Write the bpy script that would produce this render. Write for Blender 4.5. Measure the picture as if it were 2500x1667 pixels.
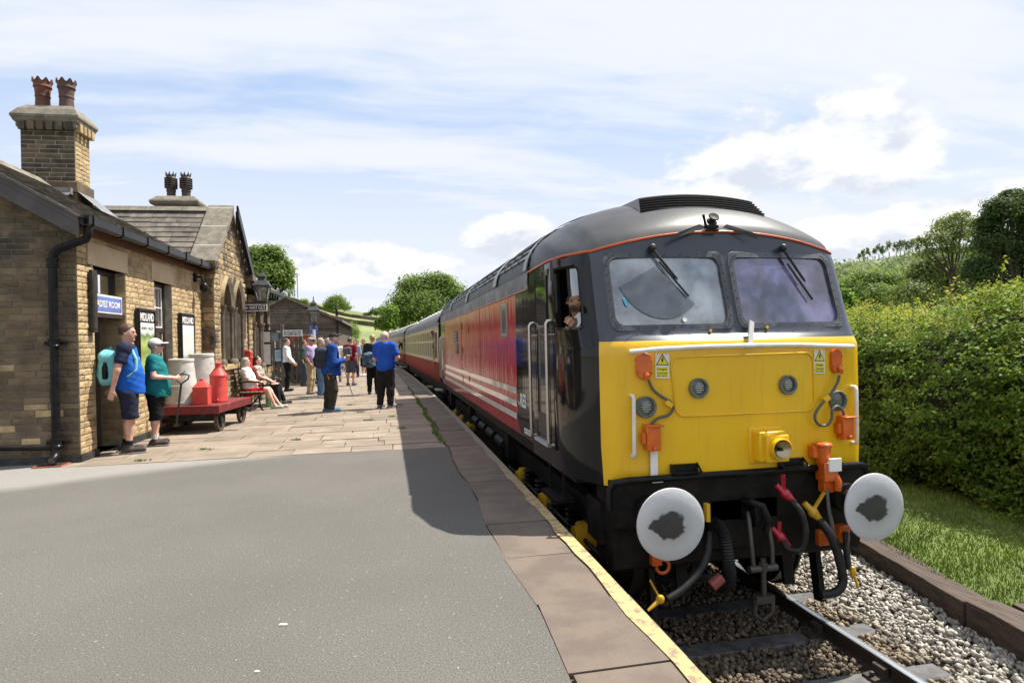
import bpy, math, random, numpy as np
from mathutils import Vector, Matrix
random.seed(7); RNG = np.random.default_rng(7)
for o in list(bpy.data.objects): bpy.data.objects.remove(o, do_unlink=True)
SC = bpy.context.scene
COL = SC.collection
R_ = math.radians
# ---------------------------------------------------------------- camera
CAMH = 1.46                                   # metres above the platform (z = 0 is the platform surface)
FPX = 1545.0                                  # focal length in photo pixels (photo 2500 wide)
def _axes():
    d = lambda x, y: np.array([(x-1250)/FPX, -(y-833.5)/FPX, 1.0])
    fy = d(942, 842); fy /= np.linalg.norm(fy)
    h2 = d(1942, 842-22.6)
    n = np.cross(fy, h2); n /= np.linalg.norm(n)
    if n[1] < 0: n = -n
    X = np.cross(n, fy)
    if X[0] < 0: X = -X
    return np.array([X, fy, n])
RW = _axes()
cam_d = bpy.data.cameras.new('camera'); cam = bpy.data.objects.new('camera', cam_d); COL.objects.link(cam)
cam_d.sensor_width = 36; cam_d.lens = FPX/2500*36; cam_d.clip_end = 6000; cam_d.clip_start = 0.05
r_, u_, f_ = RW[:,0], RW[:,1], RW[:,2]
cam.matrix_world = Matrix(((r_[0],u_[0],-f_[0],0),(r_[1],u_[1],-f_[1],0),(r_[2],u_[2],-f_[2],CAMH),(0,0,0,1)))
SC.camera = cam
def ray(x, y):
    return RW @ np.array([(x-1250)/FPX, -(y-833.5)/FPX, 1.0])
def at(x, y, Y):                              # photo pixel -> point at distance Y along the line
    r = ray(x, y); p = r*(Y/r[1]); return Vector((p[0], p[1], p[2]+CAMH))
def gr(x, y, z=0.0):                          # photo pixel -> point on a level
    r = ray(x, y); p = r*((z-CAMH)/r[2]); return Vector((p[0], p[1], z))
# ---------------------------------------------------------------- light
SUN_DIR = Vector((-0.56, -0.15, -1.0)).normalized()      # direction the light travels
sun_d = bpy.data.lights.new('sun', 'SUN'); sun_d.energy = 4.9; sun_d.angle = R_(0.55); sun_d.color = (1.0, 0.945, 0.85)
sun = bpy.data.objects.new('sun', sun_d); COL.objects.link(sun)
sun.rotation_euler = SUN_DIR.to_track_quat('-Z', 'Y').to_euler()
SC.view_settings.view_transform = 'Standard'; SC.view_settings.look = 'None'
SC.view_settings.gamma = 1; SC.view_settings.use_curve_mapping = False
SC.view_settings.exposure = 0.85
SC.cycles.max_bounces = 8; SC.cycles.diffuse_bounces = 3; SC.cycles.glossy_bounces = 3; SC.cycles.transparent_max_bounces = 12
SC.cycles.transmission_bounces = 4; SC.cycles.caustics_reflective = False; SC.cycles.caustics_refractive = False
SC.cycles.sample_clamp_indirect = 6
SC.cycles.use_denoising = True
# ---------------------------------------------------------------- node helper
class NT:
    def __init__(s, tree): s.t = tree; s.n = tree.nodes; s.l = tree.links
    def add(s, typ, ins=None, **kw):
        nd = s.n.new(typ)
        for k, v in kw.items(): setattr(nd, k, v)
        for k, v in (ins or {}).items(): s.put(nd.inputs[k], v)
        return nd
    def put(s, sock, v):
        if hasattr(v, 'is_output'): s.l.new(v, sock)
        else:
            if isinstance(v, (tuple, list)) and len(v) == 3 and getattr(sock, 'type', '') == 'RGBA': v = (*v, 1)
            sock.default_value = v
    def math(s, op, a, b=0.0, c=0.0, clamp=False):
        nd = s.n.new('ShaderNodeMath'); nd.operation = op; nd.use_clamp = clamp
        s.put(nd.inputs[0], a); s.put(nd.inputs[1], b); s.put(nd.inputs[2], c); return nd.outputs[0]
    def vmath(s, op, a, b=(0,0,0)):
        nd = s.n.new('ShaderNodeVectorMath'); nd.operation = op
        s.put(nd.inputs[0], a); s.put(nd.inputs[1], b); return nd.outputs[0]
    def mix(s, f, a, b, mode='MIX'):
        nd = s.n.new('ShaderNodeMix'); nd.data_type = 'RGBA'; nd.blend_type = mode
        s.put(nd.inputs[0], f); s.put(nd.inputs[6], a); s.put(nd.inputs[7], b); return nd.outputs[2]
    def noise(s, vec, scale, detail=4, rough=.55, dist=0.0):
        nd = s.n.new('ShaderNodeTexNoise'); s.put(nd.inputs['Vector'], vec)
        nd.inputs['Scale'].default_value = scale; nd.inputs['Detail'].default_value = detail
        nd.inputs['Roughness'].default_value = rough; nd.inputs['Distortion'].default_value = dist
        return nd.outputs[0]
    def ramp(s, f, stops):
        nd = s.n.new('ShaderNodeValToRGB'); s.put(nd.inputs[0], f)
        e = nd.color_ramp.elements
        while len(e) > 1: e.remove(e[-1])
        e[0].position = stops[0][0]; e[0].color = (*stops[0][1], 1) if len(stops[0][1]) == 3 else stops[0][1]
        for p, c in stops[1:]:
            k = e.new(p); k.color = (*c, 1) if len(c) == 3 else c
        return nd.outputs[0]
    def sstep(s, v, a, b):
        nd = s.n.new('ShaderNodeMapRange'); nd.interpolation_type = 'SMOOTHSTEP'
        s.put(nd.inputs[0], v); nd.inputs[1].default_value = a; nd.inputs[2].default_value = b
        return nd.outputs[0]
# ---------------------------------------------------------------- sky
W = bpy.data.worlds.new('World'); SC.world = W; W.use_nodes = True
t = NT(W.node_tree); t.n.clear()
sky = t.add('ShaderNodeTexSky', sky_type='NISHITA', sun_disc=False)
sky.sun_elevation = math.asin(-SUN_DIR.z); sky.sun_rotation = math.atan2(-SUN_DIR.x, -SUN_DIR.y)
W.cycles.sampling_method = 'MANUAL'; W.cycles.sample_map_resolution = 512
sky.air_density = 1.0; sky.dust_density = 1.0; sky.ozone_density = 1.5
D = t.add('ShaderNodeTexCoord').outputs['Generated']
sep = t.add('ShaderNodeSeparateXYZ', {0: D}); dx, dy, dz = sep.outputs
zz = t.math('MAXIMUM', dz, 0.02)
hz = t.math('ADD', zz, 0.18)
px_ = t.math('DIVIDE', dx, hz); py_ = t.math('DIVIDE', dy, hz)
pl = t.add('ShaderNodeCombineXYZ', {0: px_, 1: py_, 2: 0.0}).outputs[0]
mp = t.add('ShaderNodeMapping', {'Vector': pl, 'Rotation': (0, 0, R_(62)), 'Scale': (0.55, 2.3, 1)}).outputs[0]
warp = t.add('ShaderNodeTexNoise', {'Vector': pl, 'Scale': 0.9, 'Detail': 3.0})
mp2 = t.vmath('ADD', mp, t.vmath('SCALE', t.vmath('SUBTRACT', warp.outputs['Color'], (.5, .5, .5))))
t.n[-1].inputs[3].default_value = 1.0
for nd in t.n:
    if nd.type == 'VECT_MATH' and nd.operation == 'SCALE': nd.inputs['Scale'].default_value = 0.7
c1 = t.noise(mp2, 1.0, 7, .60)
cirm = t.sstep(c1, .29, .61)
low = t.sstep(dz, .46, .10)                         # whiter towards the horizon
cirm = t.math('MAXIMUM', cirm, t.math('MULTIPLY', low, .86))
# heap clouds low over the horizon
az = t.math('ARCTAN2', dx, dy)
uv = t.add('ShaderNodeCombineXYZ', {0: az, 1: t.math('MULTIPLY', dz, 1.9), 2: 0.0}).outputs[0]
cu = t.noise(uv, 6.5, 7, .58, .1)
def blob(a0, e0, ra, re):
    u = t.math('DIVIDE', t.math('SUBTRACT', az, a0), ra); v = t.math('DIVIDE', t.math('SUBTRACT', dz, e0), re)
    return t.math('SUBTRACT', 1.0, t.math('SQRT', t.math('ADD', t.math('MULTIPLY', u, u), t.math('MULTIPLY', v, v))))
def adir(x, y):
    r = ray(x, y); r = r/np.linalg.norm(r); return math.atan2(r[0], r[1]), r[2]
heap = None
for (x, y, rx, ry) in ((2060, 370, .16, .085), (1870, 410, .17, .062), (1250, 600, .10, .05), (760, 650, .34, .04), (2330, 560, .3, .05)):
    a0, e0 = adir(x, y); b = blob(a0, e0, rx, ry)
    heap = b if heap is None else t.math('MAXIMUM', heap, b)
cuv = t.math('ADD', t.math('MULTIPLY', t.math('MAXIMUM', heap, -0.5), .42), t.math('SUBTRACT', cu, .50))
cum = t.sstep(cuv, .0, .13)
# shade on the undersides: same noise looked up a little higher
uvs = t.vmath('ADD', uv, (-0.012, 0.05, 0))
cuS = t.noise(uvs, 6.5, 5, .58, .1)
shade = t.sstep(t.math('SUBTRACT', cuS, cu), -.03, .14)
skyc = t.mix(.72, sky.outputs[0], (3.9, 5.5, 8.3))
base = t.mix(t.math('MULTIPLY', cirm, .93), skyc, (7.0, 7.2, 7.6))
hcol = t.mix(shade, (7.9, 7.9, 7.9), (5.6, 6.0, 6.7))
base = t.mix(t.math('MULTIPLY', cum, .85), base, hcol)
bg = t.add('ShaderNodeBackground', {'Color': base, 'Strength': 0.074})
out = t.add('ShaderNodeOutputWorld', {'Surface': bg.outputs[0]})
# ---------------------------------------------------------------- mesh helpers
def V(*a): return Vector(a)
class MB:
    """collects shapes; build() links them as ONE mesh object"""
    def __init__(s): s.v = []; s.f = []; s.m = []; s.cur = 0
    def add(s, vs, fs):
        b = len(s.v); s.v.extend([tuple(v) for v in vs]); s.f.extend([tuple(b+i for i in f) for f in fs]); s.m.extend([s.cur]*len(fs)); return s
    def box(s, lo, hi, M=None):
        x0,y0,z0 = lo; x1,y1,z1 = hi
        vs = [Vector(p) for p in ((x0,y0,z0),(x1,y0,z0),(x1,y1,z0),(x0,y1,z0),(x0,y0,z1),(x1,y0,z1),(x1,y1,z1),(x0,y1,z1))]
        if M is not None: vs = [M @ v for v in vs]
        return s.add(vs, [(0,3,2,1),(4,5,6,7),(0,1,5,4),(1,2,6,5),(2,3,7,6),(3,0,4,7)])
    def cbox(s, c, size, rz=0, M=None):
        h = [k/2 for k in size]; m = Matrix.Translation(c) @ Matrix.Rotation(rz, 4, 'Z')
        if M is not None: m = M @ m
        return s.box((-h[0],-h[1],-h[2]), h, m)
    def bar(s, a, b, w, h, up=(0,0,1)):
        a = Vector(a); b = Vector(b); d = (b-a).normalized(); sx = d.cross(Vector(up))
        if sx.length < 1e-4: sx = d.cross(Vector((0,1,0)))
        sx.normalize(); sz = sx.cross(d)
        vs = [p + sx*(i*w/2) + sz*(j*h/2) for p in (a, b) for i, j in ((-1,-1),(1,-1),(1,1),(-1,1))]
        return s.add(vs, [(0,1,2,3),(7,6,5,4),(0,4,5,1),(1,5,6,2),(2,6,7,3),(3,7,4,0)])
    def tube(s, path, r, n=8, cap=True, closed=False):
        P = [Vector(p) for p in path]; m = len(P)
        rad = r if isinstance(r, (list, tuple)) else [r]*m
        vs = []; nrm = None
        for i, p in enumerate(P):
            if closed: d = P[(i+1) % m]-P[i-1]
            else: d = P[min(i+1, m-1)]-P[max(i-1, 0)]
            d.normalize()
            if nrm is None:
                nrm = d.orthogonal().normalized()
            nrm = (nrm - d*nrm.dot(d)); nrm = nrm.normalized() if nrm.length > 1e-6 else d.orthogonal().normalized()
            bn = d.cross(nrm)
            for k in range(n):
                a = 2*math.pi*k/n; vs.append(p + nrm*(math.cos(a)*rad[i]) + bn*(math.sin(a)*rad[i]))
        fs = []
        for i in range(m if closed else m-1):
            j = (i+1) % m
            for k in range(n): fs.append((i*n+k, i*n+(k+1) % n, j*n+(k+1) % n, j*n+k))
        if cap and not closed: fs.append(tuple(range(n-1, -1, -1))); fs.append(tuple((m-1)*n+k for k in range(n)))
        return s.add(vs, fs)
    def lathe(s, prof, n=16, M=None, cap=True):
        vs = []
        for r, z in prof:
            for k in range(n):
                a = 2*math.pi*k/n; vs.append(Vector((r*math.cos(a), r*math.sin(a), z)))
        if M is not None: vs = [M @ v for v in vs]
        fs = []
        for i in range(len(prof)-1):
            for k in range(n): fs.append((i*n+k, i*n+(k+1) % n, (i+1)*n+(k+1) % n, (i+1)*n+k))
        if cap: fs.append(tuple(range(n-1, -1, -1))); fs.append(tuple((len(prof)-1)*n+k for k in range(n)))
        return s.add(vs, fs)
    def prism(s, poly, d0, d1, ax='x', M=None):
        """poly of 2D points extruded along an axis"""
        def mk(p, d):
            return Vector((d, p[0], p[1])) if ax == 'x' else Vector((p[0], d, p[1])) if ax == 'y' else Vector((p[0], p[1], d))
        n = len(poly); vs = [mk(p, d0) for p in poly]+[mk(p, d1) for p in poly]
        if M is not None: vs = [M @ v for v in vs]
        fs = [tuple(range(n-1, -1, -1)), tuple(range(n, 2*n))]+[(i, (i+1) % n, n+(i+1) % n, n+i) for i in range(n)]
        return s.add(vs, fs)
    def ball(s, c, r, n=10, sc=(1,1,1)):
        vs = []; fs = []; c = Vector(c); m = n//2+1
        for i in range(m+1):
            th = math.pi*i/m
            for k in range(n):
                a = 2*math.pi*k/n
                vs.append(c+Vector((r*sc[0]*math.sin(th)*math.cos(a), r*sc[1]*math.sin(th)*math.sin(a), r*sc[2]*math.cos(th))))
        for i in range(m):
            for k in range(n): fs.append((i*n+k, (i+1)*n+k, (i+1)*n+(k+1) % n, i*n+(k+1) % n))
        return s.add(vs, fs)
    def grid(s, fn, nu, nv):
        vs = [fn(i/nu, j/nv) for j in range(nv+1) for i in range(nu+1)]
        fs = [(j*(nu+1)+i, j*(nu+1)+i+1, (j+1)*(nu+1)+i+1, (j+1)*(nu+1)+i) for j in range(nv) for i in range(nu)]
        return s.add(vs, fs)
    def build(s, name, mat, parent=None, world=True, smooth=35, label=None, bevel=0, kind=None):
        me = bpy.data.meshes.new(name)
        off = Vector((0,0,0))
        if parent is not None and world:
            p = parent
            while p is not None: off += p.location; p = p.parent
        me.from_pydata([(v[0]-off.x, v[1]-off.y, v[2]-off.z) for v in s.v], [], s.f)
        mats = mat if isinstance(mat, (list, tuple)) else [mat]
        for m in mats: me.materials.append(m)
        if len(mats) > 1: me.polygons.foreach_set('material_index', s.m)
        if smooth:
            me.shade_smooth(); me.set_sharp_from_angle(angle=R_(smooth))
        me.update()
        o = bpy.data.objects.new(name, me); COL.objects.link(o)
        if parent is not None: o.parent = parent
        if label: o['label'] = label
        if kind: o['kind'] = kind
        if bevel:
            b = o.modifiers.new('bevel', 'BEVEL'); b.width = bevel; b.segments = 2; b.limit_method = 'ANGLE'; b.angle_limit = R_(40)
        return o
def np_mesh(name, verts, faces, mat, parent=None, kind=None, smooth=0, label=None):
    """fast mesh from numpy arrays; faces (n,k)"""
    me = bpy.data.meshes.new(name); verts = np.asarray(verts, np.float32); faces = np.asarray(faces, np.int32)
    nf, k = faces.shape
    me.vertices.add(len(verts)); me.vertices.foreach_set('co', verts.ravel())
    me.loops.add(nf*k); me.loops.foreach_set('vertex_index', faces.ravel())
    me.polygons.add(nf); me.polygons.foreach_set('loop_start', np.arange(0, nf*k, k, dtype=np.int32))
    me.update(calc_edges=True); me.validate()
    for m in (mat if isinstance(mat, (list, tuple)) else [mat]): me.materials.append(m)
    if smooth: me.shade_smooth(); me.set_sharp_from_angle(angle=R_(smooth))
    o = bpy.data.objects.new(name, me); COL.objects.link(o)
    if parent is not None: o.parent = parent
    if kind: o['kind'] = kind
    if label: o['label'] = label
    return o
def tag(o, label, cat, group=None, kind=None):
    if label: o['label'] = label
    if cat: o['category'] = cat
    if group: o['group'] = group
    if kind: o['kind'] = kind
    return o
def thing(name, label, cat, loc=(0,0,0), rz=0.0, group=None):
    o = bpy.data.objects.new(name, None); o.empty_display_size = .1; COL.objects.link(o)
    o.location = loc; o.rotation_euler = (0, 0, rz)
    return tag(o, label, cat, group)
def struct(o): o['kind'] = 'structure'; return o
def copy_tree(o, parent=None):
    c = o.copy(); COL.objects.link(c); c.parent = parent
    for ch in [k for k in o.children]: copy_tree(ch, c)
    return c
def text_part(name, body, size, mat, M, parent=None, extrude=0.002, bold=0.0, fit=None, align='CENTER'):
    cu = bpy.data.curves.new(name, 'FONT'); cu.body = body; cu.size = size; cu.extrude = extrude; cu.align_x = align; cu.align_y = 'CENTER'
    cu.offset = bold; cu.resolution_u = 3
    tmp = bpy.data.objects.new(name, cu); COL.objects.link(tmp)
    dg = bpy.context.evaluated_depsgraph_get(); me = bpy.data.meshes.new_from_object(tmp.evaluated_get(dg))
    bpy.data.objects.remove(tmp, do_unlink=True); bpy.data.curves.remove(cu)
    if fit:
        xs = [v.co.x for v in me.vertices]; ys = [v.co.y for v in me.vertices]
        w = max(xs)-min(xs); h = max(ys)-min(ys); cx = (max(xs)+min(xs))/2; cy = (max(ys)+min(ys))/2
        for v in me.vertices: v.co.x = (v.co.x-cx)*fit[0]/w; v.co.y = (v.co.y-cy)*fit[1]/h
    off = Vector((0,0,0)); p = parent
    while p is not None: off += p.location; p = p.parent
    me.transform(Matrix.Translation(-off) @ M)
    me.materials.clear(); me.materials.append(mat)
    o = bpy.data.objects.new(name, me); COL.objects.link(o)
    if parent is not None: o.parent = parent
    return o
def frame_M(o, xa, ya):
    """matrix whose local x,y lie along xa,ya at origin o"""
    xa = Vector(xa).normalized(); ya = Vector(ya).normalized(); za = xa.cross(ya).normalized(); ya = za.cross(xa)
    return Matrix(((xa.x,ya.x,za.x,o[0]),(xa.y,ya.y,za.y,o[1]),(xa.z,ya.z,za.z,o[2]),(0,0,0,1)))
# ---------------------------------------------------------------- materials
MATS = {}
def mat(name, col, rough=.6, metal=0.0, col2=None, scale=6.0, amt=None, bump=0.0, bscale=None, coat=0.0, spec=.5, isl=0.0, detail=5, stretch=None, sss=0.0, dark=None, contrast=(.38, .62)):
    """principled material: col..col2 mixed by world-space noise, island/object variation, bump"""
    if name in MATS: return MATS[name]
    m = bpy.data.materials.new(name); m.use_nodes = True; t = NT(m.node_tree); t.n.clear()
    o = t.add('ShaderNodeOutputMaterial'); p = t.add('ShaderNodeBsdfPrincipled')
    t.l.new(p.outputs[0], o.inputs[0])
    g = t.add('ShaderNodeNewGeometry'); pos = g.outputs['Position']
    if stretch: pos = t.add('ShaderNodeMapping', {'Vector': pos, 'Scale': stretch}).outputs[0]
    c = (*col, 1) if len(col) == 3 else col
    if col2 is not None:
        n = t.noise(pos, scale, detail)
        c = t.mix(t.sstep(n, *contrast), col, col2)
    if dark is not None:                                   # soot / stains with their own shape: (colour, scale, lo, hi)
        n = t.noise(pos, dark[1], 6, .6); c = t.mix(t.sstep(n, dark[2], dark[3]), c, dark[0])
    if isl:
        rnd = t.math('FRACT', t.math('ADD', g.outputs['Random Per Island'], t.add('ShaderNodeObjectInfo').outputs['Random']))
        k = t.math('ADD', 1-isl, t.math('MULTIPLY', rnd, 2*isl))
        hs = t.add('ShaderNodeHueSaturation', {'Color': c, 'Value': k, 'Saturation': t.math('ADD', 1-isl*.3, t.math('MULTIPLY', t.math('FRACT', t.math('MULTIPLY', rnd, 7.3)), isl*.6))})
        c = hs.outputs[0]
    t.put(p.inputs['Base Color'], c)
    p.inputs['Roughness'].default_value = rough; p.inputs['Metallic'].default_value = metal
    p.inputs['Coat Weight'].default_value = coat; p.inputs['Coat Roughness'].default_value = .04
    p.inputs['Specular IOR Level'].default_value = spec
    if sss: p.inputs['Subsurface Weight'].default_value = sss; p.inputs['Subsurface Radius'].default_value = (.01,.004,.002)
    if bump:
        bn = t.add('ShaderNodeBump', {'Height': t.noise(pos, bscale or scale*4, 4, .6), 'Strength': min(1, bump), 'Distance': .01*max(1, bump)})
        t.l.new(bn.outputs[0], p.inputs['Normal'])
    MATS[name] = m; return m
M_ = mat
STONE = mat('sandstone', (.45,.33,.175), .85, col2=(.34,.24,.12), scale=5, bump=.8, bscale=30, isl=.17, dark=((.09,.07,.045), 1.7, .56, .76))
STONE_D = mat('shaded_sooty_sandstone', (.165,.119,.068), .88, col2=(.108,.077,.046), scale=4, bump=.8, bscale=30, isl=.26, dark=((.045,.037,.03), 1.6, .50, .72))  # soot patches, with shade painted into the base colour for end and side walls
STONE_F = mat('dark_weathered_stone', (.115,.088,.062), .9, col2=(.07,.056,.042), scale=3, bump=.6, bscale=22, isl=.3)
MORTAR = mat('mortar', (.40,.36,.30), .95, col2=(.27,.235,.19), scale=7, bump=.5, bscale=60)
STONE_C = mat('shaded_sooty_chimney_stone', (.115,.084,.05), .88, col2=(.07,.052,.033), scale=4, bump=.8, bscale=30, isl=.3, dark=((.025,.021,.018), 2.2, .46, .66))  # soot, and the shade on the camera-side chimney face darkened into the colour
MORTAR_D = mat('grey_mortar', (.185,.16,.13), .95, col2=(.125,.107,.088), scale=7, bump=.4, bscale=60)  # mortar toned down to match the shade painted into the end wall stone
LINTEL = mat('cream_stone', (.52,.41,.26), .8, col2=(.45,.345,.21), scale=2, bump=.2, bscale=50)
COPING = mat('grey_coping_stone', (.21,.185,.145), .9, col2=(.14,.122,.095), scale=6, bump=.5, bscale=40, dark=((.30,.28,.23), 22, .60, .68))
LEADJ = mat('white_lime_joint', (.6,.57,.5), .9)
SLATE = mat('stone_slate', (.155,.135,.11), .8, col2=(.095,.082,.068), scale=5, bump=.5, bscale=35, isl=.22)
LEAD = mat('lead_flashing', (.22,.225,.235), .5, col2=(.14,.145,.15), scale=8, metal=.2)
BLACKP = mat('black_gloss_paint', (.007,.007,.008), .30, col2=(.014,.013,.013), scale=9, spec=.18)
BLACKM = mat('black_matt', (.012,.012,.012), .7, col2=(.03,.027,.024), scale=12)
BROWNP = mat('dark_brown_paint', (.030,.021,.017), .5, col2=(.045,.033,.026), scale=9, spec=.25)
TERRA = mat('terracotta', (.17,.062,.036), .75, col2=(.105,.04,.028), scale=4, bump=.2, bscale=30)
TERRA_D = mat('dark_terracotta', (.06,.035,.03), .6, col2=(.035,.024,.022), scale=5)
WHITEP = mat('white_paint', (.78,.77,.74), .45, col2=(.68,.66,.62), scale=7)
def glass_mat(name, tint=(.55,.6,.65), haze=.25, hazecol=(.3,.33,.36), rough=.03, film=0.0, refl=1.0):
    if name in MATS: return MATS[name]
    m = bpy.data.materials.new(name); m.use_nodes = True; t = NT(m.node_tree); t.n.clear()
    o = t.add('ShaderNodeOutputMaterial')
    tr = t.add('ShaderNodeBsdfTransparent', {'Color': tint})
    df = t.add('ShaderNodeBsdfDiffuse', {'Color': hazecol})
    gl = t.add('ShaderNodeBsdfGlossy', {'Color': (1,1,1,1), 'Roughness': rough})
    pos = t.add('ShaderNodeNewGeometry').outputs['Position']
    hzf = t.math('MULTIPLY', t.sstep(t.noise(pos, 4, 5), .25, .75), haze*1.6, clamp=True) if haze else 0.0
    a = t.add('ShaderNodeMixShader', {0: hzf, 1: tr.outputs[0], 2: df.outputs[0]})
    fr = t.add('ShaderNodeFresnel', {'IOR': 1.5}).outputs[0]
    if refl != 1: fr = t.math('MULTIPLY', fr, refl)
    if film: fr = t.math('ADD', fr, film, clamp=True)
    b = t.add('ShaderNodeMixShader', {0: fr, 1: a.outputs[0], 2: gl.outputs[0]})
    t.l.new(b.outputs[0], o.inputs[0]); MATS[name] = m; return m
GLASS = glass_mat('window_glass', (.45,.48,.5), .12, (.12,.12,.12), film=.06)
# ---------------------------------------------------------------- terrain, platform and track
ZR = -0.97                                              # top of rail
def tcx(Y): return 2.9 - (Y-11.5)**2/1700.0             # centre of the gently curving track
def edge(Y): return tcx(Y) - 1.535                      # platform edge
GRASSM = mat('meadow_grass', (.095,.135,.027), .9, col2=(.062,.095,.019), scale=.35, bump=.6, bscale=8, dark=((.16,.17,.05), .08, .45, .6))
LAWN = mat('mown_grass_soil', (.10,.14,.025), .95, col2=(.07,.10,.018), scale=3, bump=.6, bscale=60)
HILLM = mat('hill_pasture', (.165,.20,.062), .95, col2=(.115,.15,.043), scale=.018, bump=.3, bscale=.4, dark=((.21,.22,.09), .05, .5, .62))
# large ground sheet
mb = MB()
def gfun(u, v):
    X = -700+1400*u; Y = -60+900*v
    return (X, Y, -1.25)
mb.grid(gfun, 28, 18)
struct(mb.build('ground', GRASSM))
# lawn beside the line
def lawn_z(x, y): return -.80 + .05*math.sin(x*.9+y*.3)*.5 + .02*math.sin(y*1.7+x) + .012*max(0, x-5)
def bx(Y): return 4.62 + (Y-3.9)*.2 if Y < 9 else 5.64+(Y-9)*.02
mb = MB()
def lf(u, v):
    Y = -4+44*v; x0 = bx(Y)+.02; x = x0+(30-x0)*u**1.5; return (x, Y, lawn_z(x, Y))
mb.grid(lf, 40, 60)
struct(mb.build('lawn', LAWN))
# grass blades near the timbers (nobody could count them)
def blades(name, pts, h, mats, w=.006, label=None, cat='grass', lean=.5):
    n = len(pts); pts = np.asarray(pts); a = RNG.uniform(0, 6.283, n); hh = h*RNG.uniform(.5, 1.25, n)
    dx = np.cos(a); dy = np.sin(a); l = RNG.uniform(.1, lean, n)*hh; b = RNG.uniform(0, 6.283, n)
    w2 = w*RNG.uniform(.7, 1.4, n)
    v = np.zeros((n, 3, 3)); v[:,0] = pts+np.stack([dx*w2, dy*w2, 0*dx], 1); v[:,1] = pts-np.stack([dx*w2, dy*w2, 0*dx], 1)
    v[:,2] = pts+np.stack([np.cos(b)*l, np.sin(b)*l, hh], 1)
    f = np.arange(n*3).reshape(n, 3)
    o = np_mesh(name, v.reshape(-1, 3), f, mats, kind='stuff'); return tag(o, label, cat)
BLADE = mat('grass_blade', (.235,.31,.05), .6, col2=(.16,.235,.03), scale=2, isl=.35, spec=.3)
pts = []
while len(pts) < 60000:
    y = RNG.uniform(2.5, 13); x = bx(y)+.1+RNG.uniform(0, 1)**1.2*3.3
    pts.append((x, y, lawn_z(x, y)-.005))
blades('grass', pts, .05, BLADE, .006, 'short mown grass strip between the timber edging and the hedge')
# --- ballast bed and stones
BALB = mat('ballast_bed', (.09,.07,.05), .95, col2=(.045,.037,.03), scale=20, bump=1, bscale=30)
def ballast_mat():
    m = bpy.data.materials.new('ballast_stone'); m.use_nodes = True; t = NT(m.node_tree); p = t.n['Principled BSDF']
    g = t.add('ShaderNodeNewGeometry'); rnd = g.outputs['Random Per Island']
    sx = t.add('ShaderNodeSeparateXYZ', {0: g.outputs['Position']}).outputs
    n = t.noise(g.outputs['Position'], 1.3, 3)
    # rusty brown near the rails, fresh pale limestone towards the lawn
    f = t.sstep(t.math('ADD', sx[0], t.math('MULTIPLY', t.math('SUBTRACT', n, .5), .9)), 3.85, 4.35)
    brown = t.ramp(rnd, [(0, (.05,.036,.025)), (.3, (.13,.095,.06)), (.7, (.23,.175,.115)), (1, (.33,.27,.19))])
    grey = t.ramp(rnd, [(0, (.20,.185,.16)), (.4, (.34,.315,.27)), (1, (.50,.47,.415))])
    oil = t.math('MULTIPLY', t.sstep(t.math('ABSOLUTE', t.math('SUBTRACT', sx[0], 2.87)), .95, .35), .5)  # oily track centre, deepened to paint in the shade under the locomotive front
    brown = t.mix(oil, brown, (.035,.027,.02))
    t.put(p.inputs['Base Color'], t.mix(f, brown, grey)); p.inputs['Roughness'].default_value = .85
    return m
BALS = ballast_mat()
track = struct(thing('railway_track', None, None))
def bed_z(x, y):
    d = x-tcx(y); return ZR-.145 + (min(.15, (d-1.3)*.28) if d > 1.3 else 0)
mb = MB()
def bf(u, v):
    Y = -4+150*v**1.6; x0 = edge(Y)-.2; x1 = (bx(Y)+.05) if Y < 40 else tcx(Y)+3; x = x0+(x1-x0)*u; return (x, Y, bed_z(x, Y)-.02)
mb.grid(bf, 24, 80)
mb.build('ballast_bed', BALB, track, kind='stuff')
ico_v = []; ph = (1+5**.5)/2
for a, b in ((-1, ph), (1, ph), (-1, -ph), (1, -ph)): ico_v += [(a, b, 0), (0, a, b), (b, 0, a)]
ico_v = np.array(ico_v, float); ico_v /= np.linalg.norm(ico_v[0])
dd = np.linalg.norm(ico_v[:,None]-ico_v[None], axis=2); el = np.min(dd[dd > .1])
ico_f = [(i, j, k) for i in range(12) for j in range(i+1, 12) for k in range(j+1, 12) if abs(dd[i,j]-el) < .01 and abs(dd[j,k]-el) < .01 and abs(dd[i,k]-el) < .01]
ico_f = np.array([f if np.dot(np.cross(ico_v[f[1]]-ico_v[f[0]], ico_v[f[2]]-ico_v[f[0]]), ico_v[f[0]]) > 0 else (f[0], f[2], f[1]) for f in ico_f])
def stones(name, P, S, mat_, parent=None, kind='stuff'):
    n = len(P); P = np.asarray(P); S = np.asarray(S)
    base = ico_v[None]*(1+RNG.uniform(-.42, .25, (n, 12, 1)))
    base = base*RNG.uniform(.5, 1.3, (n, 1, 3))
    q = RNG.normal(size=(n, 4)); q /= np.linalg.norm(q, axis=1)[:,None]; w, x, y, z = q.T
    Rm = np.stack([np.stack([1-2*(y*y+z*z), 2*(x*y-z*w), 2*(x*z+y*w)], 1), np.stack([2*(x*y+z*w), 1-2*(x*x+z*z), 2*(y*z-x*w)], 1), np.stack([2*(x*z-y*w), 2*(y*z+x*w), 1-2*(x*x+y*y)], 1)], 1)
    v = np.einsum('nij,nkj->nki', Rm, base)*S[:,None,None]+P[:,None]
    f = (ico_f[None]+12*np.arange(n)[:,None,None]).reshape(-1, 3)
    return np_mesh(name, v.reshape(-1, 3), f, mat_, parent, kind)
P = []; S = []
SLEEP = [1.95+.72*k for k in range(-4, 60)]
def near_sleeper(x, y): 
    return abs(x-tcx(y)) < 1.27 and min(abs(y-s) for s in SLEEP) < .125
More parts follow.
